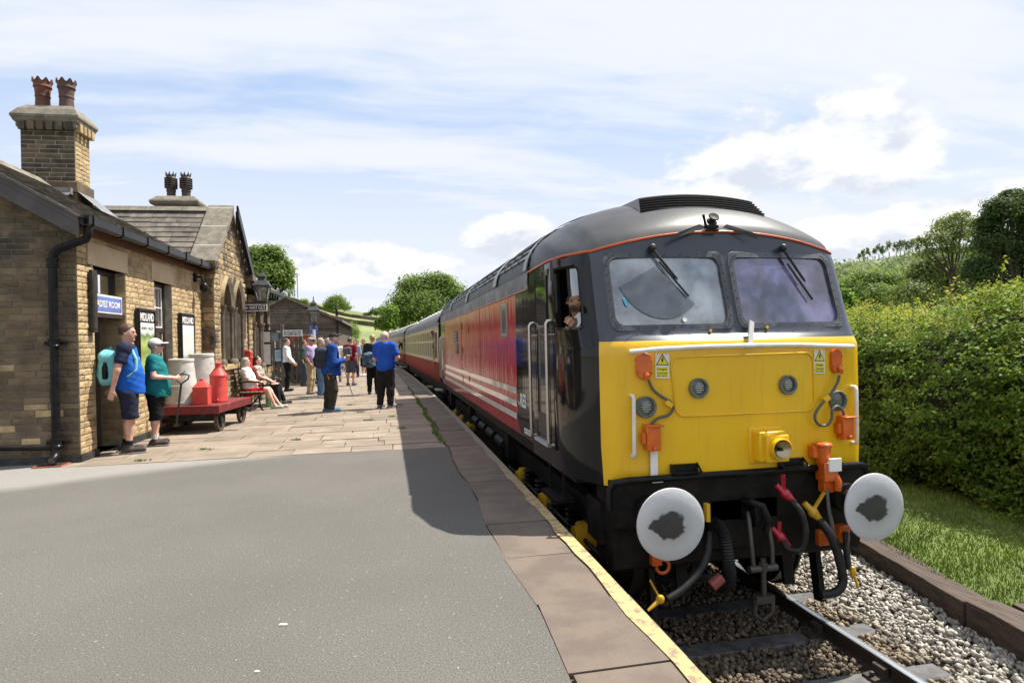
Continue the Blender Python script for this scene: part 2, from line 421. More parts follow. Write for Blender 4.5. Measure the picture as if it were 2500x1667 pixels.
while len(P) < 30000:
    y = 2.0+RNG.uniform(0, 1)**1.35*9; x = RNG.uniform(edge(y)-.05, bx(y)+.02)
    if near_sleeper(x, y): 
        if RNG.random() > .012: continue
    if abs(x-tcx(y)-.75) < .05 or abs(x-tcx(y)+.75) < .05: continue
    s = RNG.uniform(.018, .031); P.append((x, y, bed_z(x, y)+RNG.uniform(-.02, .022)+(.03 if near_sleeper(x, y) else 0))); S.append(s)
stones('ballast', P, S, BALS, track)
SLPM = mat('steel_sleeper', (.10,.098,.10), .6, col2=(.06,.058,.06), scale=8, bump=.2)
RAILS = mat('rail_side', (.03,.022,.018), .7, col2=(.05,.034,.024), scale=14)
RAILT = mat('rail_top', (.62,.64,.67), .32, metal=1.0)
sl_me = None
for i, y in enumerate(SLEEP[:40]):
    mb = MB(); c = tcx(y)
    if sl_me is None:
        mb.prism([(-.125, -.10), (.125, -.10), (.10, .0), (-.10, .0)], -1.25, 1.25, 'x')
        o = mb.build('sleeper', SLPM, track, bevel=.012); sl_me = o.data
    else:
        o = bpy.data.objects.new('sleeper', sl_me); COL.objects.link(o); o.parent = track
        b = o.modifiers.new('bevel', 'BEVEL'); b.width = .012; b.segments = 1
    o.location = (c, y, ZR-.135)
prof = [(-.07,-.15),(.07,-.15),(.07,-.138),(.012,-.12),(.012,-.045),(.036,-.035),(.036,-.004),(.026,0),(-.026,0),(-.036,-.004),(-.036,-.035),(-.012,-.045),(-.012,-.12),(-.07,-.138)]
for sgn in (-1, 1):
    mb = MB(); ys = [-4+.0]+[k*1.5 for k in range(-2, 30)]+[50+6*k for k in range(20)]
    n = len(prof)
    vs = [(tcx(y)+sgn*.755+p[0], y, ZR+p[1]) for y in ys for p in prof]
    for i in range(len(ys)-1):
        pass
    b = 0; mb.add(vs, [])
    for i in range(len(ys)-1):
        for k in range(n):
            k2 = (k+1) % n; mb.f.append((i*n+k, (i+1)*n+k, (i+1)*n+k2, i*n+k2)); mb.m.append(1 if k in (6, 7, 8) else 0)
    mb.build('rail', [RAILS, RAILT], track, smooth=30)
    ch = None
    for y in SLEEP[:24]:
        mb = MB()
        if ch is None:
            mb.prism([(-.17, 0), (.17, 0), (.16, .02), (.085, .03), (.075, .09), (.04, .10), (.035, .03), (-.035, .03), (-.04, .10), (-.075, .09), (-.085, .03), (-.16, .02)], -.06, .06, 'y')
            mb.lathe([(.018, .02), (.018, .055), (.008, .06)], 6, Matrix.Translation((.13, 0, 0))); mb.lathe([(.018, .02), (.018, .055), (.008, .06)], 6, Matrix.Translation((-.13, 0, 0)))
            o = mb.build('rail_chair', RAILS, track); ch = o.data
        else:
            o = bpy.data.objects.new('rail_chair', ch); COL.objects.link(o); o.parent = track
        o.location = (tcx(y)+sgn*.755, y, ZR-.135)
# --- timber edging: old sleepers laid end to end along the lawn
TIMB = mat('creosoted_timber', (.045,.03,.022), .8, col2=(.085,.058,.042), scale=5, bump=.9, bscale=14, stretch=(6, .6, 6))
def timber(a, b, w, h, label, lift=0):
    t = thing('timber_baulk', label, 'timber', ((a[0]+b[0])/2, (a[1]+b[1])/2, -1.05), 0, 'timber edging of the lawn')
    mb = MB(); d = (Vector((b[0], b[1], 0))-Vector((a[0], a[1], 0))); L = d.length; d.normalize(); n = Vector((d.y, -d.x, 0))
    segs = 9
    vs = []
    for i in range(segs+1):
        p = Vector((a[0], a[1], 0))+d*(L*i/segs); j = lambda s: random.uniform(-s, s)
        vs += [p+Vector((j(.006), 0, -1.15)), p+n*(w)+Vector((0, 0, -1.15)), p+n*(w+j(.008))+Vector((0, 0, -1.05+h+lift+j(.008))), p+Vector((j(.008), 0, -1.05+h+lift+j(.008)))]
    fs = [(0,1,2,3), tuple(segs*4+k for k in (3,2,1,0))]
    for i in range(segs):
        for k in range(4): fs.append((i*4+k, (i+1)*4+k, (i+1)*4+(k+1) % 4, i*4+(k+1) % 4))
    mb.add(vs, fs); mb.build('baulk', TIMB, t, smooth=0, bevel=.012)
    if lift:
        for k in range(2):
            q = Vector((a[0], a[1], 0))+d*(L*(.25+.4*k))+n*(w*.5)
            MB().lathe([(.02, -1.05+h+lift-.01), (.02, -1.05+h+lift+.012), (.012, -1.05+h+lift+.02)], 8, Matrix.Translation(q)).build('spike', mat('rust', (.20,.06,.02), .8, col2=(.12,.04,.02), scale=30), t)
timber((4.64, 4.43), (5.21, 7.05), .25, .28, 'long dark timber baulk along the lawn, nearest the front buffer')
timber((5.22, 7.08), (5.62, 9.6), .25, .26, 'dark timber baulk along the lawn, partly hidden behind the front buffer')
timber((4.31, 2.0), (4.64, 4.40), .27, .30, 'weathered reddish timber baulk in the bottom right corner, inner of two', .0)
timber((4.60, 2.0), (4.92, 4.25), .27, .30, 'weathered timber baulk in the bottom right corner, outer, beside the grass', .004)
# ---------------------------------------------------------------- platform
plat = struct(thing('platform', None, None))
def tarmac_mat():
    m = bpy.data.materials.new('platform_tarmac'); m.use_nodes = True; t = NT(m.node_tree); p = t.n['Principled BSDF']
    g = t.add('ShaderNodeNewGeometry'); pos = g.outputs['Position']
    s = t.add('ShaderNodeSeparateXYZ', {0: pos}).outputs
    n1 = t.noise(pos, .55, 5); n2 = t.noise(pos, 110, 3, .7); n3 = t.noise(pos, 48, 2); n4 = t.noise(pos, 30, 1)
    base = t.mix(t.sstep(n1, .34, .66), (.100,.094,.083), (.148,.138,.121))
    base = t.mix(t.sstep(n2, .30, .72), (.062,.058,.052), t.mix(.32, base, (.25,.235,.21)))
    base = t.mix(t.sstep(n3, .66, .74), base, (.29,.27,.24))
    base = t.mix(t.sstep(n4, .80, .83), base, (.5,.48,.42))
    # pale, worn older surfacing beside the building
    d = t.math('ADD', t.math('SUBTRACT', s[1], t.math('MULTIPLY', s[0], .50)), t.math('MULTIPLY', t.math('SUBTRACT', n1, .5), .5))
    f = t.sstep(d, 9.45, 10.05)
    base = t.mix(f, base, t.mix(t.sstep(n2, .3, .7), (.19,.178,.16), (.28,.265,.245)))
    st = t.noise(pos, 1.5, 6, .65)
    base = t.mix(t.math('MULTIPLY', t.sstep(st, .6, .8), .35), base, (.09,.085,.078))
    t.put(p.inputs['Base Color'], base); p.inputs['Roughness'].default_value = .92
    b = t.add('ShaderNodeBump', {'Height': t.math('ADD', n2, t.math('MULTIPLY', n3, .7)), 'Strength': .8, 'Distance': .006}); t.l.new(b.outputs[0], p.inputs['Normal'])
    return m
TARM = tarmac_mat()
FLAG = mat('flagstone', (.25,.20,.152), .85, col2=(.205,.16,.12), scale=1.6, bump=.35, bscale=45, isl=.12, dark=((.30,.255,.205), 3.0, .55, .70))
COPE = mat('coping_slab_stone', (.165,.127,.098), .85, col2=(.125,.097,.077), scale=3.2, bump=.35, bscale=50, isl=.13, dark=((.12,.098,.08), 1.8, .56, .70))
JOINT = mat('sandy_joint', (.16,.125,.095), .95, col2=(.10,.08,.06), scale=15)
YTAR = 8.98
mb = MB(); ys = [-6+.5*k for k in range(31)]; ys = [y for y in ys if y < YTAR]+[YTAR]
cin = lambda Y: edge(Y)-.56+.025*math.sin(Y*2.3)+.012*math.sin(Y*7.1)      # inner line of the coping slabs
vs = []; 
for y in ys: vs += [(-45, y, 0), (cin(y), y, 0)]
mb.add(vs, [(2*i, 2*i+1, 2*i+3, 2*i+2) for i in range(len(ys)-1)])
mb.add([(-45, YTAR, 0), (-3.9, YTAR, 0), (-3.9, 40, 0), (-45, 40, 0)], [(0,1,2,3)])
o = mb.build('tarmac', TARM, plat); 
# body of the platform under the flags, with its brick face towards the track
mb = MB(); ys = [-6+2*k for k in range(16)]+[26+6*k for k in range(20)]
vs = []
for y in ys: vs += [(-45, y, -.022), (edge(y)-.03, y, -.022), (edge(y)-.05, y, -1.3)]
fs = []
for i in range(len(ys)-1):
    a = 3*i; fs += [(a, a+1, a+4, a+3), (a+1, a+2, a+5, a+4)]
mb.add(vs, fs); mb.build('platform_base', JOINT, plat)
# coping slabs along the edge, each its own stone
def slab(name, quad, z, th, matl, parent, bev=.008):
    mb = MB(); c = sum((Vector((*q, 0)) for q in quad), Vector())/4
    dz = random.uniform(-.004, .004); tl = [random.uniform(-.003, .003) for _ in range(4)]
    vs = [(q[0]-c.x, q[1]-c.y, -th) for q in quad]+[(q[0]-c.x, q[1]-c.y, dz+tl[i]) for i, q in enumerate(quad)]
    mb.add(vs, [(3,2,1,0), (4,5,6,7), (0,1,5,4), (1,2,6,5), (2,3,7,6), (3,0,4,7)])
    o = mb.build(name, matl, parent, world=False, smooth=0); o.location = (c.x, c.y, z)
    return o
y = 1.15; k = 0
while y < 110:
    L = random.uniform(.72, .92) if y < 40 else 3.0; g = .006
    jit = lambda: random.uniform(-.012, .012)
    y2 = y+L
    if 4.30 < y2 < 4.6: y2 = 4.37
    slab('coping_slab', [(cin(y)+.004+jit(), y+g), (edge(y), y+g), (edge(y2), y2-g), (cin(y2)+.004+jit(), y2-g)], .004, .12, COPE, plat)
    y = y2
# worn yellow line painted along the very edge
def line_mat():
    m = bpy.data.materials.new('worn_yellow_paint'); m.use_nodes = True; t = NT(m.node_tree); p = t.n['Principled BSDF']
    pos = t.add('ShaderNodeNewGeometry').outputs['Position']
    s = t.add('ShaderNodeSeparateXYZ', {0: pos}).outputs
    n = t.noise(pos, 14, 7, .7); n2 = t.noise(pos, 3, 3)
    far = t.sstep(s[1], 4.0, 9.0)                     # the paint is fresh at this end and worn to bare stone further on
    col = t.mix(far, t.mix(n2, (.55,.375,.14), (.43,.315,.15)), (.22,.185,.145))
    w = t.sstep(n, .48, .60)
    t.put(p.inputs['Base Color'], t.mix(w, col, (.22,.17,.115))); p.inputs['Roughness'].default_value = .75
    bn = t.add('ShaderNodeBump', {'Height': n, 'Strength': .6, 'Distance': .01}); t.l.new(bn.outputs[0], p.inputs['Normal'])
    return m
LINEM = line_mat()
mb = MB(); ys = [1.15+.25*k for k in range(160)]+[42+2*k for k in range(34)]
vs = []
for y in ys:
    e = edge(y); j = .010*math.sin(y*5.3)+.008*math.sin(y*13.1)+random.uniform(-.006, .006); vs += [(e-.098+j, y, .0135), (e-.008, y, .0135), (e+.004, y, -.004), (e+.004, y, -.115)]
fs = []
for i in range(len(ys)-1):
    for q in range(3): fs.append((4*i+q, 4*i+q+1, 4*i+q+5, 4*i+q+4))
mb.add(vs, fs); mb.build('edge_line', LINEM, plat, smooth=0)
# flagstones in courses across the platform
y = YTAR+.01; nflag = 0; rest = MB()
while y < 62:
    dep = random.uniform(.36, .58) if y < 28 else random.uniform(.6, .8)
    x = cin(y)-.02; xl = -4.05 if y < 14 else (-3.6 if y < 19 else -3.4) if y < 19 else -6.5
    if y > 24: xl = -7
    while x > xl:
        w = random.uniform(.5, 1.15)
        x2 = max(x-w, xl-.02)
        g = .007; j = lambda: random.uniform(-.008, .008)
        quad = [(x2+g+j(), y+g), (x-g+j(), y+g), (x-g+j(), y+dep-g), (x2+g+j(), y+dep-g)]
        if nflag < 290 and y < 34: slab('flagstone', quad, .0, .05, FLAG, plat); nflag += 1
        else:
            rest.add([(q[0], q[1], -.04) for q in quad]+[(q[0], q[1], random.uniform(-.003, .003)) for q in quad], [(4,5,6,7), (0,1,5,4), (1,2,6,5), (2,3,7,6), (3,0,4,7)])
        x = x2
    y += dep
rest.build('far_flagstones', FLAG, plat, smooth=0, kind='stuff')
# weeds in the joint behind the coping slabs
WEED = mat('weed_leaf', (.10,.17,.03), .7, col2=(.16,.19,.05), scale=9, isl=.3)
pts = []
for _ in range(2600):
    y = random.choice((random.gauss(12.2, 1.2), random.gauss(10.6, .7), random.gauss(15, 2.2), random.uniform(9, 22)))
    if not 9.2 < y < 26: continue
    pts.append((cin(y)-.012+random.gauss(0, .022), y, .0))
for (cx_, cy_, n_) in ((-.35, 12.6, 60), (-.6, 14.2, 50), (.1, 13.1, 60), (-1.4, 10.4, 60), (-2.6, 9.9, 50), (.25, 11.2, 50), (-.9, 16, 40), (-3.2, 9.15, 70), (.3, 15.5, 50)):
    for _ in range(n_): pts.append((cx_+random.gauss(0, .05), cy_+random.gauss(0, .03), 0))
blades('weeds', pts, .035, WEED, .008, 'tufts of weeds growing in the platform joints', 'weeds', 1.2)
# small pale scraps on the tarmac
def scrap(px, py, s, label):
    c = gr(px, py); n = 9; mb = MB()
    ring = [(c.x+s*random.uniform(.5, 1.2)*math.cos(a*6.283/n)*1.4, c.y+s*random.uniform(.4, 1)*math.sin(a*6.283/n)) for a in range(n)]
    mb.prism(ring, .001, .006, 'z'); return tag(mb.build('litter_scrap', mat('scrap', (.55,.50,.40), .9), smooth=0), label, 'litter')
scrap(693, 1525, .022, 'small pale trodden scrap lying on the grey tarmac foreground')
scrap(626, 1640, .010, 'tiny pale scrap on the tarmac at the bottom edge')
# ---------------------------------------------------------------- station buildings
BA = R_(2.0); BO = Vector((-4.0, 9.35, 0)); BD = Vector((math.sin(BA), math.cos(BA), 0)); BN = Vector((BD.y, -BD.x, 0)); UZ = Vector((0,0,1))
def B(s, off, z): return BO+BD*s+BN*off+UZ*z
def unit_stone(seed, bump=.35):
    rnd = random.Random(seed); vs = []; fs = []
    nx, nz = 4, 3
    for j in range(nz+1):
        for i in range(nx+1):
            x = i/nx-.5; z = j/nz-.5; e = (i in (0, nx)) or (j in (0, nz))
            y = .35 if e else 1-bump+rnd.uniform(-bump, bump)
            if not e: x += rnd.uniform(-.04, .04); z += rnd.uniform(-.05, .05)
            else: x *= .985; z *= .96
            vs.append((x, y, z))
    for j in range(nz):
        for i in range(nx):
            a = j*(nx+1)+i; fs.append((a, a+1, a+nx+2, a+nx+1))
    b = len(vs); vs += [(-.5,-.3,-.5), (.5,-.3,-.5), (.5,-.3,.5), (-.5,-.3,.5)]
    bot = [i for i in range(nx+1)]; top = [nz*(nx+1)+i for i in range(nx+1)]
    L = [j*(nx+1) for j in range(nz+1)]; Rr = [j*(nx+1)+nx for j in range(nz+1)]
    fs += [tuple([b, b+1]+bot[::-1]), tuple([b+2, b+3]+top), tuple([b+3, b]+L), tuple([b+1, b+2]+Rr[::-1])]
    return vs, fs
STV = [unit_stone(k) for k in range(8)]
_stme = {}
def stone_mesh(k, matl):
    key = (k, matl.name)
    if key not in _stme:
        me = bpy.data.meshes.new('stone'); me.from_pydata(STV[k][0], [], STV[k][1]); me.materials.append(matl); me.update(); _stme[key] = me
    return _stme[key]
class Wall:
    """coursed stone wall: backing + single stones; budget = how many stones stay single objects"""
    def __init__(s, root, budget): s.root = root; s.left = budget; s.n = 0
    def stones(s, parent, O, u, nrm, width, z0, z1, ch, ln, mats, openings=(), lim=None, proud=(.012, .02), single=True, joint=.010, quoin=None):
        rest = MB(); rest_m = mats if isinstance(mats, (list, tuple)) else [mats]
        z = z0; row = 0; ploc = Vector((0,0,0)); p = parent
        while p is not None: ploc += p.location; p = p.parent
        while z < z1-.02:
            h = min(ch*random.uniform(.88, 1.14), z1-z); zm = z+h/2
            a, b = (0, width) if lim is None else lim(zm)
            segs = [(a, b)]
            for (o0, o1, oz0, oz1) in openings:
                if oz0 < zm < oz1:
                    ns = []
                    for (p, q) in segs:
                        if o1 <= p or o0 >= q: ns.append((p, q))
                        else:
                            if o0 > p: ns.append((p, o0))
                            if o1 < q: ns.append((o1, q))
                    segs = ns
            for (p, q) in segs:
                x = p; first = True
                while q-x > .015:
                    L = random.uniform(*ln)
                    if first and row % 2: L *= .55
                    first = False
                    if q-x-L < ln[0]*.45: L = q-x
                    mi = 0
                    if len(rest_m) > 1: mi = 1 if (quoin and quoin(x, x+L, zm)) else 0
                    pr = random.uniform(*proud); c = O+u*(x+L/2)+UZ*zm; k = random.randrange(8)
                    M = Matrix(((u.x*(L-joint), nrm.x*pr, 0, c.x), (u.y*(L-joint), nrm.y*pr, 0, c.y), (0, 0, h-joint, c.z), (0,0,0,1)))
                    if u.cross(nrm).z < 0: pass
                    if single and s.left > 0:
                        o = bpy.data.objects.new('stone', stone_mesh(k, rest_m[mi])); COL.objects.link(o); o.parent = parent
                        M2 = M.copy(); M2.translation -= ploc; o.matrix_basis = M2; s.left -= 1
                    else:
                        rest.cur = mi; rest.add([M @ Vector(v) for v in STV[k][0]], STV[k][1])
                    x += L
            z += h; row += 1
        if rest.v: rest.build('further_stones', rest_m, parent, smooth=0, kind='stuff')
def backing(name, root, O, u, nrm, width, z0, z1, th, matl, openings=(), lim_poly=None):
    """wall body with rectangular openings; lim_poly = gable polygon [(u,z)...] on top of z1"""
    mb = MB(); cuts = sorted({0, width, *[c for o in openings for c in o[:2]]})
    cuts = [c for c in cuts if 0 <= c <= width]
    for a, b in zip(cuts, cuts[1:]):
        m = (a+b)/2; spans = [(z0, z1)]
        for (o0, o1, oz0, oz1) in openings:
            if o0 <= m <= o1:
                ns = []
                for (p, q) in spans:
                    if oz1 <= p or oz0 >= q: ns.append((p, q))
                    else:
                        if oz0 > p: ns.append((p, oz0))
                        if oz1 < q: ns.append((oz1, q))
                spans = ns
        for (p, q) in spans:
            vs = [O+u*x+nrm*y+UZ*z for z in (p, q) for (x, y) in ((a, -th), (b, -th), (b, 0), (a, 0))]
            mb.add(vs, [(0,3,2,1), (4,5,6,7), (0,1,5,4), (1,2,6,5), (2,3,7,6), (3,0,4,7)])
    if lim_poly:
        n = len(lim_poly); vs = [O+u*p[0]+UZ*p[1] for p in lim_poly]+[O+u*p[0]+UZ*p[1]-nrm*th for p in lim_poly]
        mb.add(vs, [tuple(range(n)), tuple(range(2*n-1, n-1, -1))]+[(i, n+i, n+(i+1) % n, (i+1) % n) for i in range(n)])
    return mb.build(name, matl, root, smooth=0)
def bbox(mb, s0, s1, o0, o1, z0, z1):
    vs = [B(s, o, z) for z in (z0, z1) for (s, o) in ((s0, o0), (s0, o1), (s1, o1), (s1, o0))]
    return mb.add(vs, [(0,1,2,3), (7,6,5,4), (0,4,5,1), (1,5,6,2), (2,6,7,3), (3,7,4,0)])
# ---- low wing next to the camera
wing = thing('station_building', 'low sandstone station wing with slate roof, open doorway and tall stone chimney', 'building', tuple(BO))
WL = Wall(wing, 298)
SW = 5.1; EZ = 3.18
door = (.45, 1.46, 0.0, 2.66); win = (2.58, 3.40, .98, 2.66); lin1 = (.27, 1.52, 2.66, 2.98); lin2 = (2.46, 3.51, 2.66, 3.0)
fw = backing('front_wall', wing, B(0, 0, 0), BD, BN, SW, -.05, 3.30, .38, MORTAR, [door, win])
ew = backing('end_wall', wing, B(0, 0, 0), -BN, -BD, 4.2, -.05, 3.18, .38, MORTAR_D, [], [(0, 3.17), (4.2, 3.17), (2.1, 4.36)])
quo = lambda a, b, z: a < .12 and True
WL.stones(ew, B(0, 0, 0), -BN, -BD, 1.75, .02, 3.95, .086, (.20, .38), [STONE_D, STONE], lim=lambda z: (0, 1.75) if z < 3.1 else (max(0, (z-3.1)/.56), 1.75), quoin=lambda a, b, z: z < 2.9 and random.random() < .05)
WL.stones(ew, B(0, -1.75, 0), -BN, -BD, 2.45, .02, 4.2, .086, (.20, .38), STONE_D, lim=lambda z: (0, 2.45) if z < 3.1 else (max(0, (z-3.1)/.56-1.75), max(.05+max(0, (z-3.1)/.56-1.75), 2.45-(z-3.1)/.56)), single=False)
WL.stones(fw, B(0, 0, 0), BD, BN, SW, .10, 3.2, .085, (.18, .33), STONE, [door, win, lin1, lin2, (2.44, 3.54, .86, .98)])
# right-hand reveals of doorway and window
WL.stones(fw, B(1.46, .0, 0)-BN*.36, BN, -BD, .36, .06, 2.62, .085, (.20, .36), STONE, proud=(.006, .012), single=False)
WL.stones(fw, B(3.40, .0, 0)-BN*.36, BN, -BD, .2, 1.0, 2.62, .096, (.20, .3), STONE, proud=(.004, .008), single=False)
mb = MB(); bbox(mb, *lin1[:2], -.3, .022, lin1[2], lin1[3]); mb.build('lintel', LINTEL, wing, bevel=.006)
mb = MB(); bbox(mb, *lin2[:2], -.3, .022, lin2[2], lin2[3]); mb.build('lintel', LINTEL, wing, bevel=.006)
mb = MB(); bbox(mb, 2.44, 3.54, -.3, .07, .86, .98); mb.build('window_sill', STONE, wing, bevel=.01)
mb = MB(); bbox(mb, .0, SW, .0, .028, 3.05, 3.17); mb.build('eaves_course', mat('red_stone', (.20,.105,.055), .85, col2=(.14,.075,.04), scale=9, bump=.4), wing)
mb = MB(); bbox(mb, -.02, .45, -.0, .035, -.02, .10); bbox(mb, 1.46, SW, -.0, .035, -.02, .10); mb.build('plinth', mat('black_bitumen', (.02,.02,.02), .6, col2=(.05,.047,.042), scale=8), wing)
mb = MB()
vs = [B(-.03, o, z) for z in (-.02, .09) for o in (-3, .035)]; bbox(mb, -.035, 0, -3, .034, -.02, .09); mb.build('plinth', MATS['black_bitumen'], wing)
# doorway: dark room behind, fanlight, blue name board and bracket
mb = MB(); bbox(mb, .45, 1.46, -2.2, -2.1, -.02, 2.7); bbox(mb, .42, .45, -2.2, -.38, -.02, 2.7); bbox(mb, 1.46, 1.49, -2.2, -.38, -.02, 2.7); bbox(mb, .45, 1.46, -2.2, -.0, -.02, .0); mb.build('room_lining', mat('dim_plaster', (.16,.13,.09), .9), wing)
dr = MB(); bbox(dr, .45, 1.46, -.22, -.14, 2.25, 2.31); bbox(dr, .45, 1.46, -.22, -.14, 2.60, 2.66); bbox(dr, 1.39, 1.46, -.22, -.14, 2.31, 2.60); bbox(dr, .45, .50, -.22, -.14, 0, 2.60); bbox(dr, .88, .92, -.21, -.15, 2.31, 2.60)
dfr = dr.build('door_frame', BROWNP, wing)
for a, b in ((.50, .88), (.92, 1.39)):
    m = MB(); bbox(m, a, b, -.185, -.178, 2.31, 2.60); m.build('fanlight_pane', GLASS, dfr)
mb = MB(); bbox(mb, .45, .50, -1.2, -.16, .02, 2.02); dl = mb.build('door', BROWNP, wing, label='open dark brown door folded back inside the doorway')
sgn = thing('name_board', 'blue enamel board with white lettering above the open doorway', 'sign', tuple(B(.9, -.05, 2.0)))
SIGNB = mat('blue_enamel', (.10,.16,.48), .25, col2=(.08,.13,.42), scale=3, coat=.5)
mb = MB(); bbox(mb, .48, 1.445, -.075, -.045, 2.015, 2.285); mb.build('board', WHITEP, sgn)
mb = MB(); bbox(mb, .51, 1.415, -.045, -.040, 2.045, 2.255); mb.build('panel', SIGNB, sgn)
text_part('lettering', "LADIES' ROOM", .12, WHITEP, frame_M(B(.96, -.037, 2.15), BD, UZ), sgn, .002, .002, fit=(.78, .10))
mb = MB(); bbox(mb, .46, 1.46, -.10, -.02, 1.95, 2.015); mb.build('shelf', BROWNP, sgn)
mb = MB(); mb.prism([(-.16, 1.95), (.0, 1.95), (-.01, 1.86), (-.05, 1.80), (-.05, 1.72), (-.12, 1.66), (-.16, 1.72)], 0, .09, 'x', frame_M(B(1.34, .02, 0), BD, BN)); mb.build('bracket', BROWNP, sgn, bevel=.01)
nb = thing('notice_board', 'narrow black board seen edge on beside the doorway', 'board', tuple(B(.34, .03, 1.9)))
mb = MB(); bbox(mb, .27, .40, .022, .075, 1.72, 2.58); mb.build('panel', BLACKM, nb, bevel=.006)
mb = MB(); bbox(mb, .29, .38, .075, .08, 1.76, 2.54); mb.build('sheet', BROWNP, nb)
# window
wf = MB()
bbox(wf, 2.590, 2.660, -.20, -.12, .98, 2.66); bbox(wf, 3.320, 3.390, -.20, -.12, .98, 2.66); bbox(wf, 2.660, 3.320, -.20, -.12, 2.59, 2.66); bbox(wf, 2.660, 3.320, -.20, -.12, .98, 1.04); bbox(wf, 2.660, 3.320, -.20, -.11, 1.78, 1.86)
wo = wf.build('window', BROWNP, wing)
m = MB(); bbox(m, 2.690, 2.715, -.155, -.13, 1.86, 2.59); bbox(m, 3.265, 3.290, -.155, -.13, 1.86, 2.59); bbox(m, 2.980, 3.002, -.15, -.135, 1.86, 2.59); bbox(m, 2.715, 3.265, -.155, -.131, 1.86, 1.885); bbox(m, 2.715, 3.265, -.155, -.131, 2.565, 2.59); bbox(m, 2.715, 2.980, -.149, -.136, 2.215, 2.235); bbox(m, 3.002, 3.265, -.149, -.136, 2.215, 2.235); m.build('glazing_bars', WHITEP, wo)
m = MB(); bbox(m, 2.690, 2.715, -.155, -.13, 1.04, 1.78); bbox(m, 3.265, 3.290, -.155, -.13, 1.04, 1.78); m.build('sash', mat('cream_paint', (.50,.43,.30), .5), wo)
m = MB(); bbox(m, 2.715, 3.265, -.165, -.16, 1.86, 2.59); m.build('pane', GLASS, wo); m = MB(); bbox(m, 2.715, 3.265, -.165, -.16, 1.04, 1.78); m.build('pane', GLASS, wo)
text_part('lettering', "BOOKING", .1, mat('etched_white', (.6,.6,.58), .6), frame_M(B(2.99, -.155, 1.42), BD, UZ), wo, .001, .001, fit=(.46, .08))
text_part('lettering', "'S ROOM", .1, MATS['etched_white'], frame_M(B(2.99, -.155, 1.27), BD, UZ), wo, .001, .001, fit=(.42, .08))
mb = MB(); bbox(mb, 1.940, 4.340, -2.2, -2.15, -.02, 3); bbox(mb, 1.940, 4.340, -2.15, -.4, 2.9, 2.95); mb.build('room_lining', MATS['dim_plaster'], wing)
# roof: slates in courses on both slopes
def slate_slope(root, name, P0, along, down, length, run, rows, wr, matl, single=0, th=.014, lap=.018, clip=None):
    """P0 = ridge corner, along = unit along ridge, down = unit down the slope"""
    nrm = along.cross(down).normalized(); nrm = nrm if nrm.z > 0 else -nrm
    part = MB(); bs = MB(); bs.add([P0-nrm*.02, P0+along*length-nrm*.02, P0+along*length+down*run-nrm*.02, P0+down*run-nrm*.02], [(0,1,2,3)])
    ro = bs.build(name, matl, root, smooth=0); ploc = Vector((0,0,0)); p = ro
    while p is not None: ploc += p.location; p = p.parent
    n = 0; h = run/rows
    for r in range(rows):
        x = -random.uniform(0, wr[1]); hh = h
        while x < length:
            w = random.uniform(*wr); a = max(0, x)+.004; b = min(length, x+w)-.004; x += w
            if b-a < .03: continue
            d0 = r*h-.02; d1 = (r+1)*h+random.uniform(-.012, .006)
            if clip and clip(P0+along*((a+b)/2)+down*((d0+d1)/2)): continue
            e = random.uniform(0, .006)
            c = P0+along*((a+b)/2)+down*((d0+d1)/2)
            q = [along*(i*(b-a)/2)+down*(j*(d1-d0)/2)+nrm*(k+ (lap+e if j > 0 else 0)) for k in (-th, 0) for (i, j) in ((-1,-1), (1,-1), (1,1), (-1,1))]
            fs = [(3,2,1,0), (4,5,6,7), (0,1,5,4), (1,2,6,5), (2,3,7,6), (3,0,4,7)]
            if n < single:
                me = bpy.data.meshes.new('slate'); me.from_pydata([tuple(v) for v in q], [], fs); me.materials.append(matl)
                o = bpy.data.objects.new('slate', me); COL.objects.link(o); o.parent = ro; o.location = c-ploc; n += 1
            else: part.add([c+v for v in q], fs)
    if part.v: part.build('further_slates', matl, ro, smooth=0, kind='stuff')
    return ro
rid = B(-.28, -2.1, 4.50); eav = B(-.28, .18, 3.19); dn = (eav-rid); run = dn.length; dn.normalize()
slate_slope(wing, 'roof_slope', rid, BD, dn, 5.5, run, 15, (.2, .34), SLATE, 290)
eav2 = B(-.28, -4.5, 3.15); dn2 = (eav2-rid); slate_slope(wing, 'roof_slope', rid, BD, dn2.normalized(), 6.2, dn2.length, 10, (.3, .4), SLATE, 0)
mb = MB()
for k in range(13):
    a = B(-.28+.46*k, -2.1, 4.50); b = B(-.28+.46*k+.45, -2.1, 4.50)
    vs = [p+BN*o+UZ*z for p in (a, b) for (o, z) in ((-.16, -.06), (-.02, .07), (.02, .07), (.16, -.06), (0, -.02))]
    mb.add(vs, [(0,1,6,5), (1,2,7,6), (2,3,8,7), (3,4,9,8), (4,0,5,9), (0,4,3,2,1), (5,6,7,8,9)])
mb.build('ridge_stones', COPING, wing, smooth=0)
